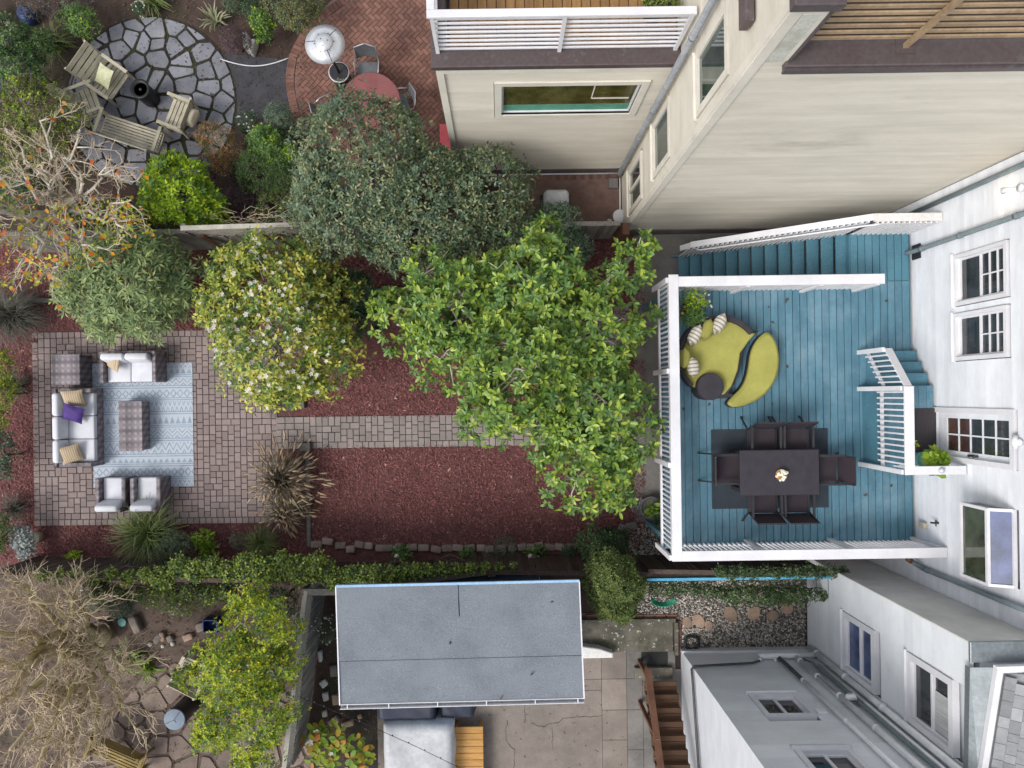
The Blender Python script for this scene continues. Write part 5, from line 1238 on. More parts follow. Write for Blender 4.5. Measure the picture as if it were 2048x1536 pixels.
def cafe_chair():
    t = thing('cafe_chair','', 'chair', world=False, group='tube chairs at the round red table')
    MB().rbox(-.24,.24,-.22,.22,.42,.45,.014,2).build('seat', GREYF, t)
    mb = MB(); n = 7
    for i in range(n-1):
        a0,a1 = -.24+.48*i/(n-1), -.24+.48*(i+1)/(n-1); f = lambda a,z: (a,-.27-.06*(1-(a/.24)**2)-(z-.45)*.22,z)
        mb.add([f(a0,.5),f(a1,.5),f(a1,.86),f(a0,.86)],[(0,1,2,3)],True)
        mb.add([(x,y-.02,z) for x,y,z in (f(a0,.5),f(a1,.5),f(a1,.86),f(a0,.86))],[(3,2,1,0)],True)
    mb.build('backrest', GREYF, t)
    MB().tube([(-.25,-.24,.45),(-.25,-.37,.87),(0,-.44,.89),(.25,-.37,.87),(.25,-.24,.45)],.014,6).build('back_frame', CHROME, t)
    for s in (-1,1):
        MB().tube([(s*.25,-.30,.64),(s*.29,-.1,.66),(s*.27,.16,.64),(s*.25,.22,.44)],.014,6).build('arm_tube', CHROME, t)
        MB().tube([(s*.25,.22,.44),(s*.25,.24,0)],.013,6).build('leg', CHROME, t); MB().tube([(s*.25,-.24,.45),(s*.25,-.30,0)],.013,6).build('leg', CHROME, t)
    return t
c0 = cafe_chair()
for i,(px,py,rz,lb) in enumerate(((737,145,180,'grey mesh tube chair above the round red table'),(665,222,-58,'grey mesh tube chair peeking out left of the dark tree'),(800,212,105,'grey mesh tube chair right of the round red table'))):
    o = c0 if i == 0 else dup(c0,(0,0,0),0); q = P(px,py,.4); o.location = (q.x,q.y,.02); o.rotation_euler = (0,0,R(rz)); o['label'] = lb
a, b = P(880,300,.03), P(916,248,.03); MB().box(a.x,b.x,a.y,b.y,.024,.05,.006).build('coral_mat', PINK, label='coral red mat on the bricks at the corner of the cream house', cat='mat')
q = P(1107,420,0); t = thing('grill','rounded pale covered grill on the bricks behind the fence','grill',(q.x,q.y,.02),world=False)
MB().rbox(-.30,.30,-.24,.24,.55,.98,.12,4).build('lid', COVER, t); MB().box(-.36,.36,-.22,.22,.40,.549,.01).build('shelf', BLACK, t)
for s in (-1,1):
    for u in (-1,1): MB().box(s*.27-.02,s*.27+.02,u*.18-.02,u*.18+.02,0,.399).build('leg', BLACK, t)
q = P(1238,435,0); t = thing('round_basin','pale shallow round basin by the corner of the cream house','basin',(q.x,q.y,.02),world=False); MB().lathe((0,0,0),[(.12,0),(.16,.05),(.165,.10),(.13,.08),(0,.07)],18).build('bowl', POTC, t); MB().lathe((0,0,.10),[(.163,0),(.172,.008),(.16,.015)],18).build('rim', WHITE, t)
q = P(66,40,0); t = thing('blue_pot','glossy dark blue glazed pot in the upper left corner','pot',(q.x,q.y,-.02),world=False); MB().lathe((0,0,0),[(.12,0),(.2,.15),(.19,.32),(.12,.4),(.0,.41)],18).build('body', POTB, t); MB().lathe((0,0,.40),[(.115,0),(.13,.01),(.13,.03),(.1,.03)],18).build('rim', POTB, t)
for px,py,w,d,h,rz,m,lb in ((500,92,.16,.42,.35,.2,LIGHTB,'upright pale rock in the planting beside the brick patio'),(510,100,.10,.35,.25,-.3,LIGHTB,'thin leaning stone next to the upright pale rock'),
        (275,1246,.22,.4,.18,.4,ROCK,'grey rock in front of the ivy hedge'),(207,1250,.3,.26,.2,.1,ROCK,'round grey boulder by the twiggy tree'),(405,1252,.26,.2,.1,.3,ROCK,'flat grey rock left of the blue crate'),
        (318,1276,.26,.16,.1,.8,ROCK,'pinkish stone at the left end of the rock arc'),(327,1272,.12,.22,.1,.2,TAN,'thin reddish stone in the rock arc'),(342,1276,.14,.16,.1,.5,ROCK,'small brown stone in the middle of the rock arc'),(378,1273,.22,.17,.1,.3,TAN,'orange tinted flat stone at the right end of the rock arc'),
        (436,1196,.28,.2,.2,.2,ROCK,'squarish rock half under the hedge near the white flowers'),(652,1392,.16,.2,.08,.2,LIGHTB,'pale flat stone beside the shed gutter end'),(668,1340,.16,.26,.1,.1,ROCK,'brownish paving stone left of the shed wall'),(648,1366,.16,.16,.08,.6,LIGHTB,'small pale stone between cross fence and shed'),
        (672,1398,.17,.24,.1,.05,TAN,'tan block lying at the shed corner'),(650,1426,.12,.15,.08,.2,LIGHTB,'small pale cube stone below the shed corner'),(668,1440,.24,.16,.1,.6,ROCK,'grey brown stone right of the cube stone'),(696,1446,.34,.13,.1,.25,TAN,'long orange brown stone above the hydrangea'),
        (720,1432,.11,.12,.06,.3,TAN,'little pink stone by the patio edge'),(642,1310,.08,.26,.14,.1,LIGHTB,'narrow white stone leaning at the cross fence'),(640,1458,.14,.16,.08,.4,ROCK,'brown stone under the cross fence')):
    q = P(px,py,0); o = MB().rbox(-w/2,w/2,-d/2,d/2,-.05,h,min(w,d,h)*.3,2)
    o.v = [(x*(1+.12*math.sin(7*y+px)), y*(1+.1*math.sin(9*x+py)), z) for x,y,z in o.v]; o = o.build('garden_stone', m, org=(0,0,0), label=lb, cat='stone'); o.location = (q.x,q.y,0); o.rotation_euler = (0,0,rz)
for px,py,rr,lb in ((301,1288,.06,'little pale round pebble at the rock arc'),(326,1292,.05,'dark round pebble beside the pale one'),(346,1287,.06,'pinkish round pebble at the rock arc'),(263,1334,.06,'round pebble by the strap leaved plant'),(233,1299,.09,'smooth grey cobble near the white bucket'),(215,1268,.1,'smooth grey cobble beside the aqua dish')):
    q = P(px,py,0); MB().lathe((q.x,q.y,0),[(0,-.02),(rr,.0),(rr*.9,rr*.6),(0,rr*.9)],10).build('cobble', LIGHTB, label=lb, cat='stone')
# ------------------------------------------------------------------ lower left and lower middle
a, b = P(405,1266,.28), P(434,1240,.28); t = thing('blue_crate','square blue plastic crate among the rocks','crate',((a.x+b.x)/2,(a.y+b.y)/2,0)); 
MB().box(a.x,b.x,a.y,b.y,0,.02).build('bottom', BLUEBIN, t)
mb = MB(); w = .025
for (x0_,x1_,y0_,y1_) in ((a.x,a.x+w,a.y,b.y),(b.x-w,b.x,a.y,b.y),(a.x+w,b.x-w,a.y,a.y+w),(a.x+w,b.x-w,b.y-w,b.y)): mb.box(x0_,x1_,y0_,y1_,.021,.28,.004)
mb.build('side', BLUEBIN, t)
q = P(348,1440,.75); t = thing('compost_bin','round black bin with slate blue split lid among the flagstones','bin',(P(366,1412,0).x,P(366,1412,0).y,0.03),world=False)
MB().lathe((0,0,0),[(.20,0),(.24,.05),(.235,.8),(.23,.9)],24).build('body', BLACK, t)
MB().lathe((0,0,.9),[(.245,0),(.25,.02),(.24,.04),(0,.055)],24,False).build('lid', SLATE, t)
MB().bar((0,0,.958),(.12,.17,.95),.012,.006).bar((0,0,.958),(-.2,-.09,.948),.012,.006).bar((0,0,.958),(.05,-.06,.952),.012,.006).build('lid_seam', BLACK, t)
t.location = (P(350,1438,.93).x, P(350,1438,.93).y, .03)
t = slat_chair('yellow_bench','lichen yellow slatted bench at the lower left edge','bench',1.35,.5,.55,7,7,m=YBENCH,recl=18)
q = P(236,1500,.4); t.location = (q.x,q.y-.1,G0); t.rotation_euler = (0,0,R(156))
t = slat_chair('folding_seat','weathered slatted wooden seat under the yellow green tree','seat',.75,.55,.3,7,2,m=TEAK)
q = P(388,1345,.4); t.location = (q.x,q.y,.0); t.rotation_euler = (0,0,R(-28))
q = P(176,1302,.3); MB().rbox(q.x-.09,q.x+.09,q.y-.11,q.y+.11,0,.32,.02,2).build('white_bucket', LIGHTB, label='small white square bucket under the twiggy tree', cat='bucket')
q = P(242,1246,.1); t = thing('aqua_dish','small aqua dish on the soil below the hedge','dish',(q.x,q.y,0),world=False); MB().lathe((0,0,0),[(.06,0),(.10,.05),(.08,.05),(0,.03)],12).build('bowl', POTT, t); MB().lathe((0,0,.05),[(.098,0),(.104,.006),(.09,.01)],12).build('rim', POTT, t)
q = P(168,1180,.2); t = thing('pale_urn','pale grey round urn at the foot of the ivy','pot',(q.x,q.y,0),world=False); MB().lathe((0,0,0),[(.08,0),(.16,.12),(.15,.25),(.0,.27)],14).build('body', LIGHTB, t); MB().lathe((0,0,.25),[(.145,0),(.16,.01),(.14,.03)],14).build('rim', LIGHTB, t)
# covered furniture south of the shed
def drape(name, label, cat, foot, h, m, seed, flare=.06, wr=.03, nx=22, ny=22):
    """fabric cover over a box: foot = (x0,x1,y0,y1)"""
    r = np.random.RandomState(seed); x0,x1,y0,y1 = foot; V = []; F_ = []
    ph = r.rand(8)*6.28
    for i in range(nx+1):
        for j in range(ny+1):
            u, v = -1.25+2.5*i/nx, -1.25+2.5*j/ny; uu, vv = max(-1,min(1,u)), max(-1,min(1,v)); e = max(abs(u),abs(v))
            drop = max(0,(e-1)/.25); x = (x0+x1)/2+uu*(x1-x0)/2*(1+flare*drop); y = (y0+y1)/2+vv*(y1-y0)/2*(1+flare*drop)
            fold = wr*drop*(math.sin(9*u+ph[0]+3*v)+math.sin(8*v+ph[1]-4*u)); cx_ = u if abs(u) > abs(v) else v
            z = h*(1-drop)+.02+wr*.8*(math.sin(3.1*u+ph[2])*math.sin(2.7*v+ph[3])+.5*math.sin(6*u+4*v+ph[4]))*(1-drop)-.03*max(0,e-.8)
            V.append((x+fold*(1 if abs(u)>1 else 0), y+fold*(1 if abs(v)>1 else 0), z+(.02 if drop<=0 else 0)))
    for i in range(nx):
        for j in range(ny): a = i*(ny+1)+j; F_.append((a,a+ny+1,a+ny+2,a+1))
    mb = MB(); mb.add(V,F_,True); return mb.build(name, m, label=label, cat=cat)
a, b = P(769,1600,.9), P(905,1448,.9); t = drape('furniture_cover','pale grey fabric cover draped over patio furniture below the shed','cover',(a.x,b.x,a.y,b.y),.92,COVER,3)
a, b = P(756,1440,.7), P(870,1400,.7); drape('dark_cover','navy cover over a bulky seat under the shed gutter','cover',(a.x,b.x,a.y,b.y+.3),.72,NAVY,5,wr=.02)
a, b = P(882,1436,.62), P(946,1398,.62); drape('dark_cover','navy cover over a smaller item right beside the bigger covered seat','cover',(a.x,b.x,a.y,b.y+.3),.62,NAVY,6,wr=.02)
a, b = P(911,1600,.45), P(966,1453,.45); t = thing('teak_bench','golden slatted teak bench end beside the grey cover','bench',((a.x+b.x)/2,(a.y+b.y)/2,.03))
n = 11; hh = (b.y-a.y)/n
for k in range(n): MB().box(a.x,b.x,a.y+k*hh+.004,a.y+(k+1)*hh-.004,.42,.45,.005).build('slat', TEAKN, t)
for x in (a.x+.05,b.x-.05): MB().box(x-.03,x+.03,a.y,b.y-.02,.34,.419).build('rail', TEAKN, t); MB().box(x-.03,x+.03,b.y-.1,b.y-.04,.03,.339).build('leg', TEAKN, t)
pts = [P(598,1393,1.7)+Vector((0,0,0)),P(640,1410,1.75),P(740,1452,1.7),P(830,1492,1.75),P(920,1536,1.9),P(980,1566,2.0)]
t = thing('string_lights','thin sagging string of small garden lights over the grey cover','string lights',(pts[2].x,pts[2].y,1.7)); MB().tube(pts,.006,4).build('wire', BLACK, t)
for k in range(14):
    i = min(4,int(k/14*5)); f = k/14*5-i; p = pts[i]+(pts[i+1]-pts[i])*f; MB().lathe((p.x,p.y,p.z-.05),[(0,0),(.016,.02),(.012,.045),(0,.05)],6).build('bulb', LIGHTB if k < 6 else BLACK, t)
# hoses
def coil(name, label, c, r0, n, m, tr=.014, flat=.02):
    mb = MB(); pts = []
    rr = np.random.RandomState(7)
    for k in range(n*14+1): a = 2*math.pi*k/14; r = r0*(.62+.38*((k*.37)%1)) ; pts.append((c.x+r*math.cos(a),c.y+r*math.sin(a),c.z+.02+flat*k/14*.5))
    return mb.tube(pts,tr,6).build(name, m, label=label, cat='hose')
coil('black_hose','coiled black garden hose on the pebbles beside the brick edging',P(1383,1284,.02),.21,6,HOSEB)
mb = MB()
for k in range(6):
    r = .20+.018*k; pts = [(P(1321,1190,0).x+r*1.1*math.cos(t_), P(1321,1188,0).y+r*.75*math.sin(t_), .3+.02*k-.1*math.sin(-t_)) for t_ in np.linspace(R(190),R(350),12)]; mb.tube(pts,.012,6)
mb.build('green_hose', HOSEG, label='green garden hose hanging in loops below the blue board', cat='hose')
# ------------------------------------------------------------------ plants
L_DARK = leafmat('dark_evergreen_leaf', [(.028,.046,.022),(.048,.072,.034),(.070,.096,.046),(.105,.125,.062),(.20,.19,.10)], tr=.15)
L_DARKB = leafmat('bluish_evergreen_leaf', [(.026,.048,.030),(.046,.078,.050),(.068,.105,.068),(.13,.16,.11)], tr=.15)
L_MAG = leafmat('glossy_broad_leaf', [(.038,.074,.014),(.070,.130,.020),(.11,.185,.026),(.16,.235,.033),(.26,.30,.040)], rough=.35, tr=.25, spec=.5, gain=1.6)
L_CAM = leafmat('camellia_leaf', [(.11,.17,.03),(.24,.31,.045),(.38,.42,.06),(.52,.50,.075),(.62,.56,.12)], rough=.4, tr=.3, spec=.5, gain=1.)
L_RHO = leafmat('rhododendron_leaf', [(.048,.078,.034),(.078,.118,.050),(.115,.160,.068),(.155,.20,.078),(.21,.25,.09)], tr=.2)
L_LIME = leafmat('lime_green_leaf', [(.07,.13,.008),(.14,.24,.010),(.22,.33,.014),(.32,.40,.020)], tr=.35, gain=1.35)
L_MID = leafmat('mid_green_leaf', [(.028,.060,.016),(.050,.100,.026),(.075,.14,.036),(.11,.18,.048)], tr=.25)
L_DGR = leafmat('deep_green_leaf', [(.014,.030,.014),(.022,.046,.021),(.034,.064,.030),(.05,.085,.04)], tr=.2)
L_GREYG = leafmat('grey_green_leaf', [(.045,.060,.044),(.075,.095,.066),(.11,.135,.095)], tr=.2)
L_OLIVE = leafmat('olive_leaf', [(.038,.044,.014),(.065,.07,.024),(.095,.10,.036),(.14,.14,.05)], tr=.2)
L_PURP = leafmat('dark_purple_leaf', [(.026,.015,.020),(.045,.026,.034),(.07,.042,.05)], tr=.1)
L_YEL = leafmat('yellow_green_leaf', [(.16,.27,.03),(.29,.40,.035),(.42,.49,.04),(.64,.56,.04)], tr=.35, gain=1.)
L_IVY = leafmat('ivy_leaf', [(.045,.075,.014),(.085,.130,.022),(.135,.180,.030),(.22,.25,.04)], tr=.25)
L_IVYD = leafmat('dark_ivy_leaf', [(.014,.028,.011),(.024,.045,.017),(.038,.066,.025),(.07,.10,.035)], tr=.2)
L_CON = leafmat('conifer_spray', [(.045,.066,.022),(.070,.096,.032),(.100,.130,.044),(.15,.175,.062)], tr=.15, rough=.8, spec=.1, gain=1.5)
L_COND = leafmat('dark_conifer_spray', [(.018,.034,.016),(.028,.048,.023),(.042,.066,.032)], tr=.1, rough=.8, spec=.1)
L_SILV = leafmat('silver_leaf', [(.20,.23,.24),(.30,.34,.35),(.42,.46,.47)], tr=.2, rough=.9, gain=1.)
L_ORG = leafmat('orange_autumn_leaf', [(.50,.09,.012),(.58,.17,.014),(.58,.27,.02),(.30,.26,.03)], tr=.35, gain=1.15)
L_PINKF = leafmat('pink_bract', [(.55,.20,.15),(.48,.26,.10),(.20,.17,.05),(.62,.30,.25)], tr=.3, gain=1.15)
L_HYD = leafmat('hydrangea_leaf', [(.08,.15,.018),(.13,.21,.022),(.20,.26,.025),(.30,.27,.025),(.40,.12,.03)], tr=.3, gain=1.3)
L_WHITE = leafmat('white_flower', [(.62,.60,.58),(.74,.70,.68),(.72,.62,.62)], tr=.2, rough=.8, gain=1.)
L_PVIO = leafmat('violet_flower', [(.16,.06,.30),(.22,.08,.34)], tr=.2, gain=1.)
L_STRAP = leafmat('strap_leaf', [(.045,.070,.022),(.075,.105,.032),(.115,.145,.05),(.17,.19,.075)], tr=.2)
L_DGRASS = leafmat('dark_grass_blade', [(.026,.026,.020),(.042,.042,.033),(.065,.062,.05)], tr=.1)
L_BGRASS = leafmat('brown_grass_blade', [(.030,.024,.016),(.05,.04,.026),(.085,.07,.045)], tr=.1)
L_PLUME = leafmat('tan_plume', [(.36,.25,.17),(.45,.33,.23),(.53,.42,.31)], tr=.15, rough=.9, gain=1.)
L_BROM = leafmat('pale_strap_leaf', [(.13,.14,.085),(.19,.20,.125),(.25,.25,.16)], tr=.2, gain=1.4)
L_SGRN = leafmat('bright_strap_leaf', [(.10,.20,.014),(.17,.28,.022),(.25,.35,.05)], tr=.3, gain=1.15)
def unit(a): return a/np.maximum(np.linalg.norm(a,axis=-1,keepdims=True),1e-9)
def crown(r, lobes, n, shell=(.62,1.0), zmin=-.1, clump=.6, freq=2.6):
    """points and outward normals on ellipsoid lobes given as (x,y,z,rx,ry,rz)"""
    Lb = np.array(lobes, float); w = Lb[:,3]*Lb[:,4]; out = []; nr = []
    got = 0
    while got < n:
        m = n*2; k = r.choice(len(Lb), m, p=w/w.sum()); d = unit(r.normal(size=(m,3))); d[:,2] = np.where(d[:,2] < zmin, -d[:,2], d[:,2])
        s = shell[0]+(shell[1]-shell[0])*np.sqrt(r.rand(m)); bump_ = 1+.24*np.sin(5*d[:,0]+k)*np.sin(4.3*d[:,1]+2*k)*np.cos(3*d[:,2])+np.where(r.rand(m) < .05, r.uniform(.05,.22,m), 0)
        p = Lb[k,:3]+d*Lb[k,3:]*(s*bump_)[:,None]
        f = np.sin(freq*p[:,0]+1.3)*np.sin(freq*1.13*p[:,1]+.4)*np.sin(freq*.9*p[:,2])+.6*np.sin(freq*2.3*p[:,0]+p[:,2]*3)*np.sin(freq*2.1*p[:,1]+2)
        keep = r.rand(m) < (1-clump)+clump*np.clip(.5+f,0,1)
        q = (p[:,None,:]-Lb[None,:,:3])/Lb[None,:,3:]; dist = np.sqrt((q**2).sum(2)); dist[np.arange(m),k] = 9
        keep &= dist.min(1) > .62
        keep &= p[:,2] > .03
        out.append(p[keep]); nr.append(unit(d[keep]/Lb[k[keep],3:])); got += keep.sum()
    return np.concatenate(out)[:n], np.concatenate(nr)[:n]
def leaf_frames(r, pos, nrm, nl, L, wr, tilt, upb=.7, jit=.35, spread=.02):
    """nl leaves round each cluster axis; returns base, dir, normal, length"""
    n = len(pos); ax = unit(nrm+np.array([0,0,upb])+r.normal(size=(n,3))*jit); ref = unit(r.normal(size=(n,3))); u = unit(np.cross(ax,ref)); v = np.cross(ax,u)
    ph = r.rand(n,1)*6.28+np.arange(nl)[None]*(6.283/nl)+r.normal(size=(n,nl))*.3; t = np.radians(r.uniform(tilt[0],tilt[1],(n,nl)))
    rad = u[:,None]*np.cos(ph)[...,None]+v[:,None]*np.sin(ph)[...,None]
    d = rad*np.cos(t)[...,None]+ax[:,None]*np.sin(t)[...,None]; nn = ax[:,None]*np.cos(t)[...,None]-rad*np.sin(t)[...,None]
    b = pos[:,None]+rad*spread+ax[:,None]*(r.rand(n,nl)*spread)[...,None]; Ls = r.uniform(L[0],L[1],(n,nl))
    return b.reshape(-1,3), d.reshape(-1,3), nn.reshape(-1,3), Ls.reshape(-1)
def leaf_mesh(b, d, nn, L, wr, oval=False, fold=.12, droop=.12):
    s = np.cross(d,nn); n = len(b); L = L[:,None]; W = L*wr/2
    if oval:
        pts = [b, b+d*L*.33+s*W*.9+nn*L*fold*.5, b+d*L*.33-nn*L*.02, b+d*L*.33-s*W*.9+nn*L*fold*.5, b+d*L*.70+s*W*.92+nn*L*(fold*.4-.04), b+d*L*.70-nn*L*.05, b+d*L*.70-s*W*.92+nn*L*(fold*.4-.04), b+d*L-nn*L*droop]
        t = [(0,1,2),(0,2,3),(1,4,2),(2,4,5),(2,5,3),(3,5,6),(4,7,5),(5,7,6)]; k = 8
    else:
        pts = [b, b+d*L*.48+s*W+nn*L*fold*.5, b+d*L*.5-nn*L*.02, b+d*L*.48-s*W+nn*L*fold*.5, b+d*L-nn*L*droop]
        t = [(0,1,2),(0,2,3),(1,4,2),(2,4,3)]; k = 5
    V = np.stack(pts,1).reshape(-1,3); T = (np.array(t)[None]+(np.arange(n)*k)[:,None,None]).reshape(-1,3); return V, T
def foliage(parent, name, m, b, d, nn, L, wr, oval=False, single=0, sname='leaf', zkey=None):
    """single = how many of the most visible leaves become objects of their own"""
    if single:
        o = np.argsort(-(b[:,2] if zkey is None else zkey)); top, rest = o[:single], o[single:]
        V, T = leaf_mesh(np.zeros((1,3)), np.array([[1.,0,0]]), np.array([[0,0,1.]]), np.array([1.]), wr, oval); me = npmesh(sname, V, T); 
        for i in top:
            x = d[i]; y = np.cross(nn[i],x); s_ = L[i]; mt = Matrix(((x[0]*s_,y[0]*s_,nn[i][0]*s_,b[i][0]),(x[1]*s_,y[1]*s_,nn[i][1]*s_,b[i][1]),(x[2]*s_,y[2]*s_,nn[i][2]*s_,b[i][2]),(0,0,0,1)))
            ob = link(sname, me, m, parent); ob.matrix_basis = mt
        b,d,nn,L = b[rest],d[rest],nn[rest],L[rest]
    V, T = leaf_mesh(b,d,nn,L,wr,oval); return link(name, npmesh(name,V,T), m, parent, kind='stuff' if parent is not None else None)
def limb(r, a, b, n=5, jit=.06, sag=.0):
    a, b = np.array(a,float), np.array(b,float); t = np.linspace(0,1,n)[:,None]; p = a+(b-a)*t+r.normal(size=(n,3))*jit*np.sin(np.pi*t)*np.linalg.norm(b-a)
    p[:,2] += sag*np.sin(np.pi*t[:,0]); return p
def lob(px, py, rp, z, rz=None, ry=None):
    k = M(z); c = P(px,py,z); return (c.x, c.y, z, rp*k, (ry or rp)*k, rz or rp*k)
def plant(name, label, cat, lobes, n, m, L, wr, nl=1, tilt=(-15,45), shell=(.6,1.), seed=1, oval=False, single=0, trunk=None, branches=0, bark=None, twr=.05, group=None, flowers=None, clump=.6, upb=.7, jit=.35, freq=2.6, second=None, fname='foliage', zmin=-.1):
    """lobes in photo pixels (px,py,radius,z[,rz[,ry]])"""
    r = np.random.RandomState(seed); lb = [lob(*q) for q in lobes]
    tx, ty = (P(*trunk,0)[:2] if trunk else (np.mean([q[0] for q in lb]), np.mean([q[1] for q in lb])))
    t = thing(name, label, cat, (tx,ty,0), group=group)
    p, q = crown(r, lb, n, shell, zmin, clump, freq); b,d,nn,Ls = leaf_frames(r, p, q, nl, L, wr, tilt, upb, jit, spread=L[0]*.12)
    if second:   # (material, fraction): a share of the leaves in another tone, e.g. new growth
        k = np.repeat(r.rand(n) < second[1], nl); foliage(t, fname, second[0], b[k],d[k],nn[k],Ls[k],wr,oval); b,d,nn,Ls = b[~k],d[~k],nn[~k],Ls[~k]
    foliage(t, fname, m, b,d,nn,Ls,wr,oval,single)
    bark = bark or BARKD
    mb = MB(); zc = min(q[2] for q in lb); fork = (tx,ty,max(.15,zc*.55))
    mb.tube(limb(r,(tx,ty,-.02),fork,4,.03),[twr*1.15,twr,twr*.95,twr*.9],7)
    mb.build('trunk', bark, t)
    mb = MB()
    for k in range(len(lb)): 
        c = lb[k]; e_ = (c[0],c[1],c[2]+c[5]*.15); pts = limb(r,fork,e_,5,.07); mb.tube(pts,list(np.linspace(twr*.75,twr*.3,5)),6)
    for k in range(branches):
        i = r.randint(len(p)); c = lb[int(np.argmin([((p[i]-np.array(c_[:3]))**2).sum() for c_ in lb]))]; s0 = np.array(c[:3])+r.normal(size=3)*.12
        mb.tube(limb(r,s0,p[i],5,.09),[twr*.3,twr*.24,twr*.18,twr*.13,twr*.07],4)
    mb.build('branches', bark, t)
    if flowers:   # (material, count, radius, name)
        fm, fc, fr_, fn = flowers; z_ = p[:,2]+r.rand(len(p))*1.0; idx = np.argsort(-z_)[:max(fc*3,fc)]; idx = r.choice(idx, min(fc,len(idx)), replace=False)
        mbf = MB()
        for a in range(5): th = a*1.2566; mbf.add([(0,0,.0),(math.cos(th-.5)*.75,math.sin(th-.5)*.75,.28),(math.cos(th)*1.05,math.sin(th)*1.05,.2),(math.cos(th+.5)*.75,math.sin(th+.5)*.75,.3)],[(0,1,2,3)])
        me = mbf.mesh(fn)
        for i in idx: s_ = fr_*r.uniform(.7,1.2); v = p[i]+q[i]*L[1]*.5; link(fn, me, fm, t, loc=(v[0],v[1],v[2]+.05), rot=(r.normal(0,.4),r.normal(0,.4),r.rand()*6.28), scale=(s_,s_,s_))
    return t
def grass(name, label, cat, px, py, rpx, h, n, m, w=.012, seed=1, droop=.75, plume=None, group=None, bare_mid=0., bname='blades', parent=None, erect=.5, single=False, inner=.55):
    r = np.random.RandomState(seed); c = P(px,py,0); t = parent or thing(name, label, cat, (c.x,c.y,0), group=group); rad = rpx*M(h*.5)
    th = r.rand(n)*6.283; ln = rad*(inner+(1.05-inner)*r.rand(n)); hh = h*(erect+(1-erect)*r.rand(n))*(1.25-.45*ln/rad); b0 = np.stack([np.cos(th),np.sin(th),np.zeros(n)],1)
    base = np.stack([r.normal(0,rad*.10,n)+c.x, r.normal(0,rad*.10,n)+c.y, np.zeros(n)],1); sd = np.stack([-np.sin(th),np.cos(th),np.zeros(n)],1)
    st = 5; V = []
    for i in range(st):
        u = i/(st-1); p = base+b0*(ln*(u**1.25))[:,None]; p[:,2] += hh*(np.sin(u*math.pi*droop)/math.sin(min(math.pi/2,math.pi*droop)))*.95+.01
        p += sd*(r.normal(0,.03,n)*u*rad)[:,None]; ww_ = w*(1-.85*u)/2*(1+.6*r.rand(n)); V.append(p+sd*ww_[:,None]); V.append(p-sd*ww_[:,None])
    V = np.stack(V,1).reshape(-1,3); q = []
    for i in range(st-1): q.append((2*i,2*i+1,2*i+3,2*i+2))
    if single:
        F4 = np.array(q)
        for k in range(n): 
            link(bname, npmesh(bname, V[k*2*st:(k+1)*2*st], F4), m, t)
    else:
        T = (np.array(q)[None]+(np.arange(n)*2*st)[:,None,None]).reshape(-1,4); link(bname, npmesh(bname,V,T), m, t, kind='stuff')
    if plume:
        pm, cnt, pl = plume; tip = V.reshape(n,2*st,3)[:,-1]; pre = V.reshape(n,2*st,3)[:,-5]
        me = MB().tube([(0,0,0),(.3,0,.03),(.7,0,.02),(1,0,-.06)],[.03,.10,.085,.02],6).mesh('plume')
        for k in r.choice(n, cnt, replace=False):
            d = unit(tip[k]-pre[k]); ob = link('plume', me, pm, t); s_ = pl*r.uniform(.7,1.2); y = unit(np.cross(np.array([0,0,1.]),d)); z = np.cross(d,y); b = tip[k]-d*s_*.7
            ob.matrix_basis = Matrix(((d[0]*s_,y[0]*s_,z[0]*s_,b[0]),(d[1]*s_,y[1]*s_,z[1]*s_,b[1]),(d[2]*s_,y[2]*s_,z[2]*s_,b[2]),(0,0,0,1)))
    return t
# ---- large trees
plant('round_evergreen_tree','big dense grey green evergreen tree with round crown by the brick patio','tree',[(740,335,135,2.6,1.3),(700,415,110,2.2,1.1),(860,420,120,2.4,1.1),(965,395,95,2.2,1.0),(800,480,70,1.9,.8),(940,480,80,1.8,.9),(655,370,62,1.9,.9),(1010,455,55,1.7,.8)],6600,L_DARK,(.07,.11),.45,nl=4,tilt=(-5,55),shell=(.72,1.05),seed=3,trunk=(800,520),branches=90,bark=BARKD,twr=.09,clump=.35,second=(L_DARKB,.4),freq=3.2)
plant('magnolia_tree','spreading bright green broad leaved tree in the middle of the mulch garden','tree',[(1075,565,105,3.9,.75),(925,620,105,3.6,.7),(1190,655,95,3.8,.7),(1045,735,125,4.1,.8),(1195,815,110,3.7,.75),(1165,935,95,3.2,.7),(885,715,80,3.3,.6),(1255,545,48,3.6,.45),(1285,495,30,3.7,.3),(800,640,62,3.0,.45),(1090,475,42,3.4,.4),(1285,640,38,3.3,.4),(975,835,62,3.3,.5),(1230,985,42,2.9,.4),(1275,880,48,3.2,.45),(860,545,55,3.2,.45),(1090,860,60,3.4,.5),(760,610,28,2.7,.25),(985,690,105,3.1,.35),(1120,640,110,3.1,.35),(1150,780,110,3.0,.35),(1190,900,90,2.6,.35),(890,620,90,2.8,.3),(1020,590,90,3.0,.3)],3300,L_MAG,(.085,.17),.40,nl=7,tilt=(-5,50),shell=(.45,1.),seed=8,oval=True,single=300,trunk=(1060,700),branches=120,bark=BARKP,twr=.085,clump=.75,second=(L_MID,.3))
plant('camellia_tree','camellia with yellow green leaves and many small white blooms','tree',[(555,580,102,2.5,.9),(475,625,66,2.2,.8),(430,600,34,1.9,.4),(520,745,50,2.0,.5),(610,530,52,2.2,.5),(560,690,112,2.6,1.0),(640,700,82,2.2,.8),(600,745,58,1.9,.6),(470,545,48,2.1,.6),(660,610,62,2.0,.7)],3300,L_CAM,(.08,.125),.5,nl=4,tilt=(0,55),shell=(.55,1.12),seed=4,trunk=(600,660),branches=200,bark=BARKP,twr=.06,clump=.7,flowers=(L_WHITE,190,.048,'blossom'),second=(L_MID,.3),freq=3)
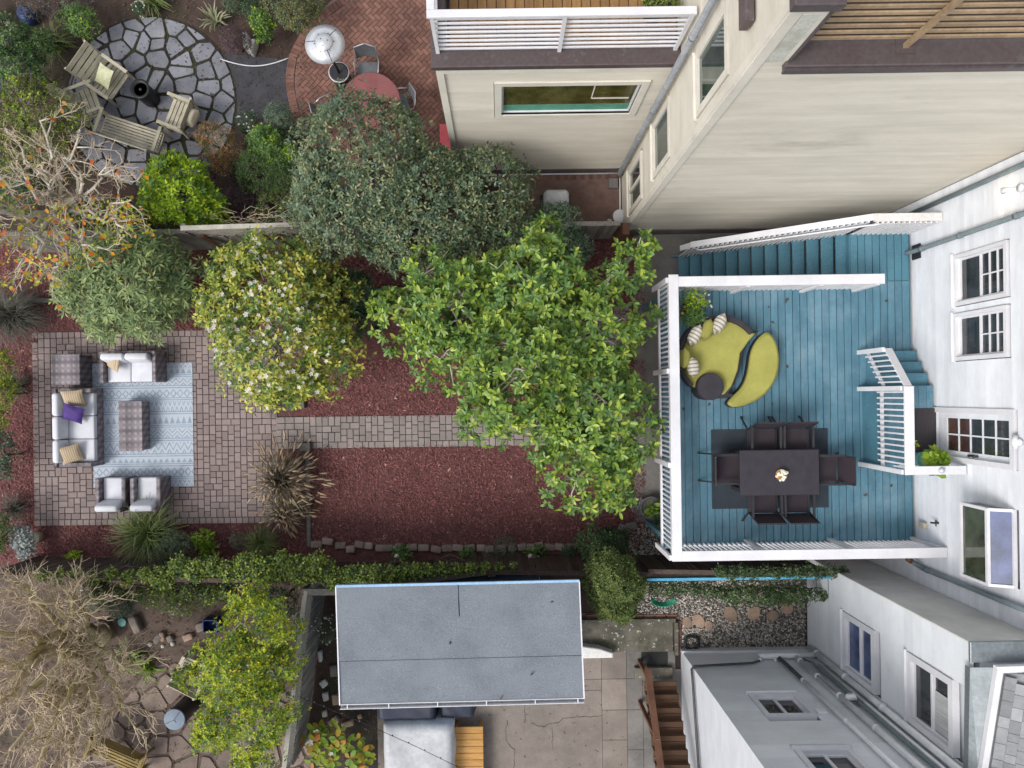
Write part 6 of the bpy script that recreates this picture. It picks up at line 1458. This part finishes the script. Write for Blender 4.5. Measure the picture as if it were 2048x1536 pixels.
plant('dark_camellia','darker green leafy shrub filling the gap right of the white blooming camellia','shrub',[(705,590,52,1.6,.6),(690,650,45,1.5,.5),(735,640,34,1.3,.4)],520,L_DGR,(.08,.12),.42,nl=4,tilt=(0,50),seed=5,trunk=(720,630),branches=12)
plant('rhododendron','grey green rhododendron with leaf rosettes above the patio','shrub',[(265,555,92,1.9,.8),(150,575,36,1.5,.4),(195,590,62,1.6,.6),(335,560,58,1.6,.6),(300,635,42,1.3,.4),(220,640,40,1.2,.4),(345,600,40,1.3,.4)],900,L_RHO,(.13,.19),.27,nl=8,tilt=(-10,35),shell=(.6,1.12),seed=6,trunk=(290,600),branches=40,bark=BARK,twr=.05,clump=.35,upb=1.2,single=120)
plant('lime_bush','vivid lime green rounded bush at the fence','shrub',[(368,385,70,1.5,.8),(345,360,45,1.5,.6),(415,420,45,1.2,.5),(325,400,40,1.1,.5)],1150,L_LIME,(.085,.13),.42,nl=5,tilt=(0,55),shell=(.55,1.),seed=7,branches=10,clump=.4,second=(L_MID,.2),single=100)
plant('round_conifer','dense clipped round conifer with feathery sprays between shed and deck','shrub',[(1228,1150,50,1.9,.8),(1225,1190,44,1.5,.7),(1200,1165,34,1.5,.6),(1255,1170,33,1.5,.6),(1240,1215,28,1.2,.5),(1205,1125,30,1.7,.6)],8500,L_CON,(.032,.055),.6,nl=3,tilt=(10,75),shell=(.8,1.),seed=9,clump=.55,freq=6,twr=.06,second=(L_COND,.15))
plant('dark_conifer','darker feathery conifer top behind the clipped round one','shrub',[(1195,1092,40,1.2,.6),(1225,1085,30,1.0,.5)],1300,L_COND,(.045,.075),.55,nl=3,tilt=(10,75),shell=(.75,1.),seed=10,clump=.5,freq=6,twr=.04)
plant('yellow_green_tree','airy small tree with yellow tipped leaves in the lower left garden','tree',[(525,1250,66,2.7,.7),(500,1190,34,2.5,.4),(470,1325,78,2.9,.8),(560,1330,46,2.4,.6),(535,1410,62,2.6,.7),(455,1425,55,2.5,.6),(515,1490,52,2.5,.6),(380,1350,28,2.2,.3),(425,1470,36,2.3,.4),(590,1245,22,2.3,.3),(575,1380,30,2.2,.4)],4600,L_YEL,(.05,.082),.55,nl=4,tilt=(5,65),shell=(.4,1.08),seed=11,trunk=(545,1335),branches=230,bark=BARKP,twr=.065,clump=.9,second=(L_MID,.25),freq=3.5)
# ---- bare trees
def bare_tree(name, label, base, fork, limbs, seed, bark, twig, r0=.10, nside=9, ntw=7, side=(.5,1.1), tw=(.16,.42), uplift=.0, dev=.8):
    r = np.random.RandomState(seed); b = P(base[0],base[1],0); f = P(*fork); t = thing(name, label, 'tree', (b.x,b.y,0)); tips = []
    MB().tube(limb(r,b,f,5,.05),list(np.linspace(r0*1.25,r0,5)),9).build('trunk', bark, t); tw_ = MB(); sb = MB()
    for (px,py,z,rr) in limbs:
        e_ = P(px,py,z); pts = limb(r,f,e_,8,.045,sag=-.15); rad = np.linspace(r0*rr,r0*.12,8); MB().tube(pts,list(rad),7).build('limb', bark, t)
        ld_ = unit(pts[-1]-pts[0]); Ls = np.linalg.norm(pts[-1]-pts[0])
        for k in range(nside):
            u = .22+.78*(k+r.rand())/nside; i = min(6,int(u*7)); o = pts[i]+(pts[i+1]-pts[i])*(u*7-i); d = unit(ld_*1.0+unit(r.normal(size=3))*dev+np.array([0,0,uplift*.3])); l = r.uniform(*side)*(1.15-.4*u)
            q = limb(r,o,o+d*l,5,.07); sb.tube(q,[.018,.015,.012,.009,.006],4)
            for j in range(ntw):
                v = .2+.8*(j+r.rand())/ntw; ii = min(3,int(v*4)); o2 = q[ii]+(q[ii+1]-q[ii])*(v*4-ii); d2 = unit(d*.9+unit(r.normal(size=3))*dev+np.array([0,0,uplift*.2])); l2 = r.uniform(*tw)
                q2 = limb(r,o2,o2+d2*l2,4,.08); tw_.tube(q2,[.0085,.007,.006,.004],3,cap=False); tips.append(q2[-1])
                for h_ in range(2):
                    d3 = unit(d2*.8+unit(r.normal(size=3))*.8); o3 = q2[1+h_]; tw_.tube([o3,o3+d3*l2*.25,o3+d3*l2*.5+r.normal(size=3)*.02],[.005,.004,.0025],3,cap=False); tips.append(o3+d3*l2*.5)
    sb.build('side_branches', bark, t, kind='stuff'); tw_.build('twigs', twig, t, kind='stuff'); return t, np.array(tips)
tb_, _ = bare_tree('twiggy_bare_tree','large leafless tree with lichen limbs and dense pale twigs in the lower left corner',(205,1262),(158,1283,1.6),[(-40,1262,3.6,.55),(-30,1330,3.8,.6),(-20,1420,4.0,.75),(20,1500,4.2,.6),(70,1550,4.2,.75),(140,1540,4.2,.55),(190,1480,3.8,.45),(240,1420,3.3,.4),(60,1200,3.2,.4),(20,1160,3.0,.35),(140,1190,2.8,.3),(250,1340,2.8,.35),(120,1420,4.0,.4),(40,1400,4.4,.5)],14,BARKY,TWIG,r0=.24,nside=14,ntw=8,tw=(.18,.48),dev=.75,uplift=-.25)
tp_, tips = bare_tree('persimmon_tree','nearly bare pale branched tree with orange autumn leaves along the lattice fence',(140,415),(126,425,1.5),[(-30,330,3.2,.5),(-30,420,3.4,.6),(-20,490,3.4,.65),(30,545,3.4,.45),(110,545,3.2,.4),(190,500,3.2,.45),(255,460,3.0,.4),(262,400,3.0,.35),(160,345,2.9,.65),(215,330,3.1,.35),(160,260,3.2,.4),(80,240,3.2,.4),(20,265,3.4,.45),(60,330,3.6,.4)],15,BARKP,TWIG,r0=.14,nside=8,ntw=6,dev=.95,tw=(.14,.40))
r = np.random.RandomState(3)
pyx = tips[:,1]; k = np.where((tips[:,1] < P(0,395,3).y) & (tips[:,0] > P(-10,450,3).x))[0]; k2 = np.where(tips[:,1] >= P(0,395,3).y)[0]
sel = np.concatenate([r.choice(k,min(160,len(k)),replace=False), r.choice(k2,min(30,len(k2)),replace=False)])
b,d,nn,Ls = leaf_frames(r, tips[sel], np.tile(np.array([[0,0,1.]]),(len(sel),1)), 1, (.08,.13), .75, (-40,30), jit=.5)
foliage(tp_, 'foliage', L_ORG, b[:-1],d[:-1],nn[:-1],Ls[:-1],.75,True,single=len(sel)-2)
r2_ = r.choice(k,min(320,len(k)),replace=False); b,d,nn,Ls = leaf_frames(r, tips[r2_], np.tile(np.array([[0,0,1.]]),(len(r2_),1)), 2, (.06,.10), .65, (-40,30), jit=.5); foliage(tp_, 'green_foliage', L_YEL, b,d,nn,Ls,.6)
# ---- shrubs of the upper left garden
def shrub(label, lobes, n, m, L, wr, **k): 
    k.setdefault('nl',3); k.setdefault('shell',(.5,1.)); k.setdefault('clump',.4); k.setdefault('twr',.025); return plant(k.pop('name','shrub'), label, 'shrub', lobes, n, m, L, wr, **k)
shrub('dark green glossy shrub in the left upper corner',[(35,140,55,1.1,.6),(70,95,38,.9,.5),(20,80,45,1.2,.6),(60,185,40,.9,.5)],1500,L_MID,(.06,.10),.42,nl=4,seed=31,second=(L_DGR,.5))
shrub('small shrub with yellowish tips beside the blue pot',[(168,47,34,.6,.4),(140,40,22,.5,.3)],420,L_MID,(.05,.08),.45,seed=32,second=(L_LIME,.12))
shrub('purple brown heathery shrub at the top left edge',[(70,5,40,.5,.3),(115,10,35,.5,.3),(160,-5,40,.5,.3)],900,L_PURP,(.03,.06),.35,seed=33,second=(L_GREYG,.25))
shrub('yellow green flowering shrub with violet blooms near the left edge',[(80,215,62,1.5,.7),(30,240,50,1.4,.6),(140,235,42,1.2,.5),(100,280,55,1.1,.5),(25,300,50,1.0,.5)],1900,L_OLIVE,(.05,.085),.42,nl=4,seed=34,second=(L_LIME,.22),flowers=(L_PVIO,22,.03,'blossom'))
shrub('dark blue green domed shrub beside the brick arc',[(560,238,32,.6,.4)],620,L_DARKB,(.03,.05),.45,seed=35)
shrub('low shrub sprinkled with white flowers beside the gravel path',[(500,250,26,.5,.3),(530,275,28,.5,.3),(560,285,25,.5,.3)],520,L_DGR,(.05,.08),.4,seed=36,flowers=(L_WHITE,45,.025,'blossom'))
shrub('orange pink flowering bush right of the slatted garden chair',[(440,290,38,.9,.5),(420,275,24,.9,.4),(452,325,28,.7,.4)],560,L_OLIVE,(.06,.10),.18,nl=5,tilt=(20,75),seed=37,second=(L_PINKF,.5))
shrub('mid green shrub between pink bush and round tree',[(535,290,38,.8,.4),(560,320,34,.7,.4)],640,L_MID,(.06,.10),.4,nl=4,seed=38,second=(L_LIME,.1))
shrub('needle leaved green shrub below the white flowering one',[(520,345,48,.8,.45),(560,355,34,.7,.4)],1100,L_MID,(.06,.10),.14,nl=4,tilt=(20,80),seed=39,second=(L_GREYG,.3))
shrub('bright yellow green tuft against the round tree',[(583,312,15,.8,.3)],120,L_LIME,(.06,.09),.4,seed=40)
shrub('dark purple leaved shrub below the needle leaved one',[(480,405,36,.5,.3),(510,425,26,.4,.25)],620,L_PURP,(.04,.07),.4,seed=41)
shrub('small dark purple shrub beside the lime bush',[(420,335,26,.5,.3),(470,345,20,.5,.3)],380,L_PURP,(.04,.07),.4,seed=42)
shrub('olive shrub mat along the top of the lattice fence',[(550,418,40,.7,.35),(580,430,30,.7,.3),(515,440,24,.6,.3)],700,L_OLIVE,(.04,.07),.35,seed=43,second=(L_MID,.3))
shrub('purple domed shrub between bromeliad and pale rock',[(470,82,30,.5,.35)],640,L_PURP,(.03,.05),.4,seed=44)
shrub('bright green clump above the brick patio edge',[(525,45,24,.6,.35),(530,70,18,.5,.3)],380,L_MID,(.05,.08),.5,seed=45,second=(L_LIME,.25))
shrub('olive rounded shrub at the top beside the brick patio',[(595,25,46,.9,.5),(560,5,36,.9,.4),(630,10,28,.8,.4)],1300,L_OLIVE,(.04,.065),.45,seed=46,second=(L_DGR,.3))
shrub('dark low shrub at the top between flagstones and bricks',[(470,5,26,.5,.3),(505,20,20,.5,.3)],380,L_DGR,(.05,.08),.4,seed=47)
shrub('small white flowered plant at the top of the flagstones',[(282,20,14,.35,.2)],130,L_DGR,(.04,.06),.4,seed=48,flowers=(L_WHITE,22,.022,'blossom'))
shrub('bright low shrub at the left foot of the bare tree',[(40,400,40,.5,.3),(60,360,30,.5,.3),(20,350,40,.5,.3)],520,L_MID,(.05,.08),.45,seed=49,second=(L_DGR,.5))
shrub('green shrub beneath the persimmon behind the fence',[(230,435,36,.6,.3),(280,440,34,.6,.3),(180,440,34,.5,.3),(330,440,24,.5,.3)],760,L_MID,(.05,.08),.4,seed=50,second=(L_OLIVE,.4))
shrub('dark evergreen clump above the white siding corner of the fence',[(1130,445,40,1.2,.4),(1095,440,36,1.3,.4)],520,L_DARKB,(.05,.08),.45,seed=51)
shrub('dark blue green rosette shrub under the green broad leaved tree',[(1135,495,44,1.0,.5),(1110,520,34,.9,.4)],420,L_DARKB,(.09,.14),.26,nl=7,tilt=(-5,45),seed=52)
shrub('green orange shrub at the left edge beside the mulch',[(0,730,36,1.1,.5),(5,790,34,1.0,.5),(-10,840,30,.9,.4)],900,L_IVY,(.05,.08),.45,seed=53,second=(L_YEL,.35))
shrub('blue green shrub at the left edge below the orange tinged one',[(0,895,40,.9,.5),(-5,930,36,.8,.4)],760,L_DARKB,(.05,.08),.4,seed=54)
shrub('green shrub at the left edge above the silver plant',[(0,1050,26,.8,.4),(-5,1085,20,.7,.3)],380,L_MID,(.05,.08),.45,seed=55)
shrub('small dark sedge like shrub under the flax clump',[(355,1095,36,.6,.3),(330,1112,28,.5,.3)],600,L_GREYG,(.03,.06),.4,seed=56,second=(L_DGR,.5))
shrub('leafy green plant in the mulch right of the flax clump',[(408,1078,18,.35,.2),(420,1095,16,.35,.2)],36,L_SGRN,(.12,.18),.36,nl=4,tilt=(0,40),oval=True,single=60,seed=57,twr=.01)
shrub('sparse grey herb in the mulch between leafy plant and grass',[(475,1080,18,.25,.15)],140,L_GREYG,(.03,.06),.3,seed=58,twr=.01)
shrub('tiny yellow weed at the fence foot',[(152,1112,12,.15,.08),(135,1118,8,.12,.06)],50,L_LIME,(.05,.09),.4,seed=59,twr=.006)
shrub('silvery twiggy herb along the edging stones',[(1010,1096,28,.3,.15),(985,1108,20,.25,.12)],260,L_GREYG,(.03,.06),.3,seed=60,twr=.01)
shrub('low green weed clump by the edging stones, left of the silvery herb',[(935,1108,16,.2,.12)],150,L_MID,(.03,.06),.35,seed=61,twr=.01)
shrub('small bushy herb beside the dark conifer',[(1135,1104,16,.25,.14)],150,L_DGR,(.03,.06),.4,seed=62,twr=.01)
for px,lb,sd in ((806,'white calla lily plant below the edging stones, left one',63),(1073,'white calla lily plant near the conifer',64)):
    t = shrub(lb,[(px,1110,18,.3,.18)],26,L_MID,(.10,.16),.4,nl=3,tilt=(0,45),oval=True,single=40,seed=sd,twr=.01,name='calla_lily')
    q = P(px-12,1112,.5); MB().lathe(tuple(q),[(.008,-.14),(.02,-.04),(.05,.02),(.062,.03)],10).build('blossom', L_WHITE, t)
shrub('white flowered arching shrub between cross fence and shed',[(655,1262,22,.7,.35),(648,1240,18,.7,.3)],240,L_DGR,(.04,.06),.35,seed=65,flowers=(L_WHITE,40,.02,'blossom'))
shrub('hydrangea with green to red leaves at the bottom edge',[(645,1490,40,.7,.4),(700,1515,42,.7,.4),(680,1470,30,.7,.35),(715,1545,30,.6,.3)],62,L_HYD,(.15,.23),.6,nl=4,tilt=(-10,35),oval=True,single=240,seed=66,upb=1.5,name='hydrangea',flowers=(L_WHITE,4,.08,'blossom'))
shrub('grey green herb mass under the left part of the ivy',[(205,1190,34,.8,.4),(245,1205,28,.7,.35)],620,L_GREYG,(.05,.08),.42,seed=67,second=(L_DGR,.4))
shrub('low planting with white star flowers under the hedge',[(330,1195,28,.5,.25),(365,1205,28,.45,.25),(300,1190,24,.5,.25)],440,L_IVY,(.05,.08),.3,seed=68,flowers=(L_WHITE,30,.028,'blossom'))
shrub('small olive shrub under the hedge left of the yellow green tree',[(405,1200,22,.5,.25),(440,1185,24,.6,.3)],300,L_OLIVE,(.04,.07),.4,seed=69)
shrub('fern like dark shrub in the corner of hedge and cross fence',[(575,1205,28,.9,.4),(550,1195,24,.8,.35)],420,L_DGR,(.05,.09),.3,seed=70)
# ---- climbing ivy on the fences
def ivy(label, segs, n, m, seed, second=None, L=(.05,.085), name='ivy'):
    return plant(name, label, 'ivy', segs, n, m, L, .62, nl=2, tilt=(-10,50), shell=(.35,1.), seed=seed, second=second, clump=.45, twr=.02, branches=0, freq=5)
ivy('thick green ivy hedge tumbling over the garden fence below the patio',[(90+34*i,1148+(6 if i%2 else 0)+(-14 if 7<i<17 else 0),15+(9 if 6<i else 0)+(7 if 11<i<17 else 0),1.68,.26+(.06 if i>6 else 0)) for i in range(18)],4200,L_IVY,71,second=(L_IVYD,.28))
ivy('thinning green ivy strand along the slanted fence above the shed',[(700+27*i,1150-(i*1.6),22-i*1.1,1.68,.22) for i in range(13)],1500,L_IVY,72,second=(L_IVYD,.3))
ivy('ivy foliage hanging below the fence cap in the lower left garden',[(170+36*i,1178+(8 if i%2 else 0),15+(5 if i>4 else 0),1.2,.35) for i in range(9)],900,L_IVYD,73,second=(L_IVY,.35))
ivy('dark ivy on the boundary fence under the deck rail',[(1440+22*i,1141+(4 if i%2 else 0),14,1.5,.2) for i in range(12)],1300,L_IVYD,74,second=(L_GREYG,.15),L=(.04,.065))
ivy('dark ivy curtain below the blue board over the pebbles',[(1310+26*i,1176+(0 if i<4 else min(12,(i-3)*4)),14+(8 if 5<i<12 else 0),.85,.3) for i in range(15)],2000,L_IVYD,75,second=(L_MID,.15),L=(.04,.07))
# ---- grasses and strap leaved plants
grass('fountain_grass','tan plumed fountain grass at the corner of patio and path','grass',578,952,82,1.0,620,L_BGRASS,w=.010,seed=81,plume=(L_PLUME,210,.24),erect=.5,inner=.15)
grass('fountain_grass','smaller tan plumed fountain grass just below the bigger clump','grass',582,1020,58,.75,380,L_BGRASS,w=.010,seed=82,plume=(L_PLUME,140,.22),erect=.45,inner=.15)
grass('dark_grass','dark ornamental grass under the camellia by the path','grass',560,792,52,.5,420,L_DGRASS,w=.009,seed=83,plume=(L_PLUME,10,.12))
grass('black_grass','large black green grass clump at the left edge of the mulch','grass',48,632,80,.8,620,L_DGRASS,w=.012,seed=84)
grass('black_grass','small black grass tuft beside the wicker storage box','grass',45,770,45,.5,160,L_DGRASS,w=.010,seed=85)
grass('black_grass','sparse black grass in the mulch at the lower left of the patio','grass',40,1015,50,.5,170,L_DGRASS,w=.010,seed=86)
grass('flax_clump','green spiky flax clump below the two armchairs','flax',312,1060,82,.9,380,L_STRAP,w=.024,seed=87,erect=.4,droop=.62)
grass('sedge_clump','yellow green sedge clump below the fountain grass','grass',528,1082,45,.5,330,L_STRAP,w=.012,seed=88)
grass('strap_plant','dark strappy plant left of the flagstone circle','strap plant',118,95,52,.6,110,L_STRAP,w=.030,seed=89,erect=.3)
grass('strap_plant','dark strappy plant at the top edge above the flagstones','strap plant',315,12,42,.5,90,L_STRAP,w=.026,seed=90,erect=.3)
grass('bromeliad','pale spiky rosette right of the flagstone circle','strap plant',437,48,38,.45,26,L_BROM,w=.055,seed=91,erect=.5,droop=.55,bname='leaf',single=True)
grass('strap_plant','brown yellow strap leaved clump beside the round tree','strap plant',582,385,34,.5,90,L_BROM,w=.018,seed=92)
grass('strap_plant','green grassy clump left of the lime bush','grass',292,428,30,.5,90,L_STRAP,w=.018,seed=93)
grass('clivia','bright green strap leaved plant near the flat slab','strap plant',268,1312,40,.45,26,L_SGRN,w=.075,seed=94,erect=.3,bname='leaf',single=True)
grass('clivia','bright strap leaved plant below the first one by the slab','strap plant',298,1334,36,.4,20,L_SGRN,w=.075,seed=95,erect=.3,bname='leaf',single=True)
grass('spiky_plant','small pale spiky rosette under the white star flowers','strap plant',362,1213,16,.3,26,L_BROM,w=.016,seed=96)
# dry twigs tumbling over the lattice fence
mb = MB(); r = np.random.RandomState(12)
for i in range(70):
    o = np.array(P(r.uniform(455,600),r.uniform(425,450),1.6)); e_ = o+np.array([r.normal(0,.45),r.normal(-.05,.16),r.uniform(-.1,.25)]); mb.tube(limb(r,o,e_,4,.1),[.006,.005,.004,.003],3,cap=False)
mb.build('dry_twigs', TWIG, label='tangle of dry pale twigs over the lattice fence', cat='twigs', kind='stuff')
# ---- potted plants
def potted(name, label, px, py, r, h, pm, seed, soil=True, z=0.):
    q = P(px,py,z+h); t = thing(name, label, 'potted plant', (q.x,q.y,z), world=True)
    MB().lathe((q.x,q.y,z+.002),[(r*.72,0),(r*.95,h*.9),(r,h),(r*.9,h),(r*.86,h-.04),(0,h-.045)],20).build('pot', pm, t); return t, q
def sprig(t, c, rad, z, n, m, L, wr, seed, nl=3, single=0, oval=False, tilt=(0,60)):
    r = np.random.RandomState(seed); p, q = crown(r,[(c.x,c.y,z,rad,rad,rad*.7)],n,(.3,1.),0,.3); b,d,nn,Ls = leaf_frames(r,p,q,nl,L,wr,tilt,spread=L[0]*.1); foliage(t,'foliage',m,b,d,nn,Ls,wr,oval,single); return p
def blooms(t, p, m, n, s, seed):
    r = np.random.RandomState(seed); me = MB().lathe((0,0,0),[(0,-.3),(.8,0),(1,.35),(.3,.3),(0,.15)],7).mesh('blossom')
    for i in r.choice(len(p),min(n,len(p)),replace=False): link('blossom',me,m,t,loc=(p[i][0],p[i][1],p[i][2]+.05),scale=(s,s,s))
OR_F = mat('orange_petal',(.65,.25,.02),bk=0)
t, c = potted('flower_planter','dark planter of white and orange flowers in the corner of the deck railing',1384,615,.20,.38,BLACK,1,z=ZD)
p = sprig(t,Vector((c.x+.02,c.y+.12,0)),.30,ZD+.5,190,L_LIME,(.03,.055),.5,2); p2 = sprig(t,Vector((c.x-.04,c.y-.15,0)),.24,ZD+.45,120,L_MID,(.10,.18),.10,3,nl=4); blooms(t,p2,OR_F,3,.03,1)
p3 = sprig(t,Vector((c.x+.16,c.y+.1,0)),.22,ZD+.42,30,L_GREYG,(.03,.05),.5,4); blooms(t,p3,L_WHITE,26,.022,2)
t, c = potted('landing_plant','potted plant with big lobed green leaves on the entry landing',1850,920,.17,.32,POTT,1,z=LZ)
sprig(t,c,.20,LZ+.62,34,L_SGRN,(.13,.19),.62,5,nl=3,single=80,oval=True,tilt=(-20,40)); sprig(t,Vector((c.x-.28,c.y+.32,0)),.07,LZ+.4,10,L_YEL,(.05,.08),.5,6)
t, c = potted('dish_garden','wide grey bowl with green yellow leaves beside the concrete walk',1303,1015,.27,.34,POTG,1)
sprig(t,Vector((c.x+.02,c.y,0)),.16,.42,12,L_SGRN,(.14,.22),.5,7,nl=2,single=20,oval=True); sprig(t,Vector((c.x+.1,c.y-.02,0)),.16,.4,26,L_MID,(.08,.13),.4,8)
shrub('low bluish succulent beside the grey bowl',[(1277,1012,18,.2,.12)],80,L_SILV,(.04,.08),.25,seed=97,twr=.008)
shrub('dark green leafy plant against the deck post by the grey bowl',[(1322,1035,14,.35,.2),(1326,1060,10,.3,.15)],70,L_DGR,(.08,.13),.5,seed=98,twr=.01)
t, c = potted('dusty_miller','silver leaved dusty miller in a cream pot at the left fence',64,1078,.17,.3,POTC,1)
sprig(t,Vector((c.x-.1,c.y+.1,0)),.28,.5,90,L_SILV,(.07,.12),.6,9,nl=3,single=80); sprig(t,Vector((c.x-.05,c.y-.22,0)),.24,.42,70,L_SILV,(.07,.12),.6,10,nl=3)
t, c = potted('roof_plant','dark pot with a feathery olive bush on the upper wooden deck',1316,2,.24,.4,BLACK,1,z=5.6)
sprig(t,c,.33,6.05,300,L_IVY,(.03,.06),.3,11,nl=3)
MB().tube([P(-20,15,.3),P(12,42,.3),P(48,66,.22)],[.11,.10,.085],8).build('fallen_log', BARK, label='short grey log leaning in the top left corner', cat='log')
# fallen leaves
mb = MB(); r = np.random.RandomState(17); k = 0
LD = mat('dry_leaf',(.085,.058,.035),(.05,.035,.022),iv=.3,bk=0)
V,T = leaf_mesh(np.zeros((1,3)),np.array([[1.,0,0]]),np.array([[0,0,1.]]),np.array([1.]),.5,True); fm_ = npmesh('fallen_leaf',V,T)
for px,py,z,m in [(1570,607,ZD,LD),(1540,612,ZD,LD),(1541,643,ZD,LD),(1540,651,ZD,LD),(1576,737,ZD,LD),(1545,805,ZD,LD),(1416,812,ZD,LD),(1368,822,ZD,LD),(1735,988,ZD,LD),(1780,975,ZD,LD),(1777,603,ZD,LD),(1571,600,ZD,LD),(442,118,.04,L_ORG),(480,242,.5,L_ORG),(420,185,.04,L_ORG),(735,1460,.04,L_YEL),(752,1487,.04,L_YEL),(720,1480,.05,L_YEL),(756,1225,2.68,LD),(900,1290,2.63,LD),(1060,1350,2.55,LD),(1003,1393,2.5,L_YEL),(820,1180,2.76,LD),(1100,1205,2.72,LD)]:
    q = P(px,py,z+.012); link('fallen_leaf',fm_,m,None,loc=tuple(q),rot=(r.normal(0,.2),r.normal(0,.2),r.rand()*6.28),scale=(.09,.09,.09),label='dry fallen leaf lying flat on the ground or deck boards',cat='leaf',group='scattered fallen leaves')
# moss and leaf litter of the gardens
chips('leaf_litter',[(0,640,0,450),(600,760,1180,1536),(0,600,1180,1536)],9000,mat('leaf_litter_brown',(.095,.062,.042),(.055,.038,.028),rough=.95,iv=.5,bk=0),L=(.02,.06),wr=(.3,.7),seed=19,label='dry brown leaf litter scattered over the garden soil')
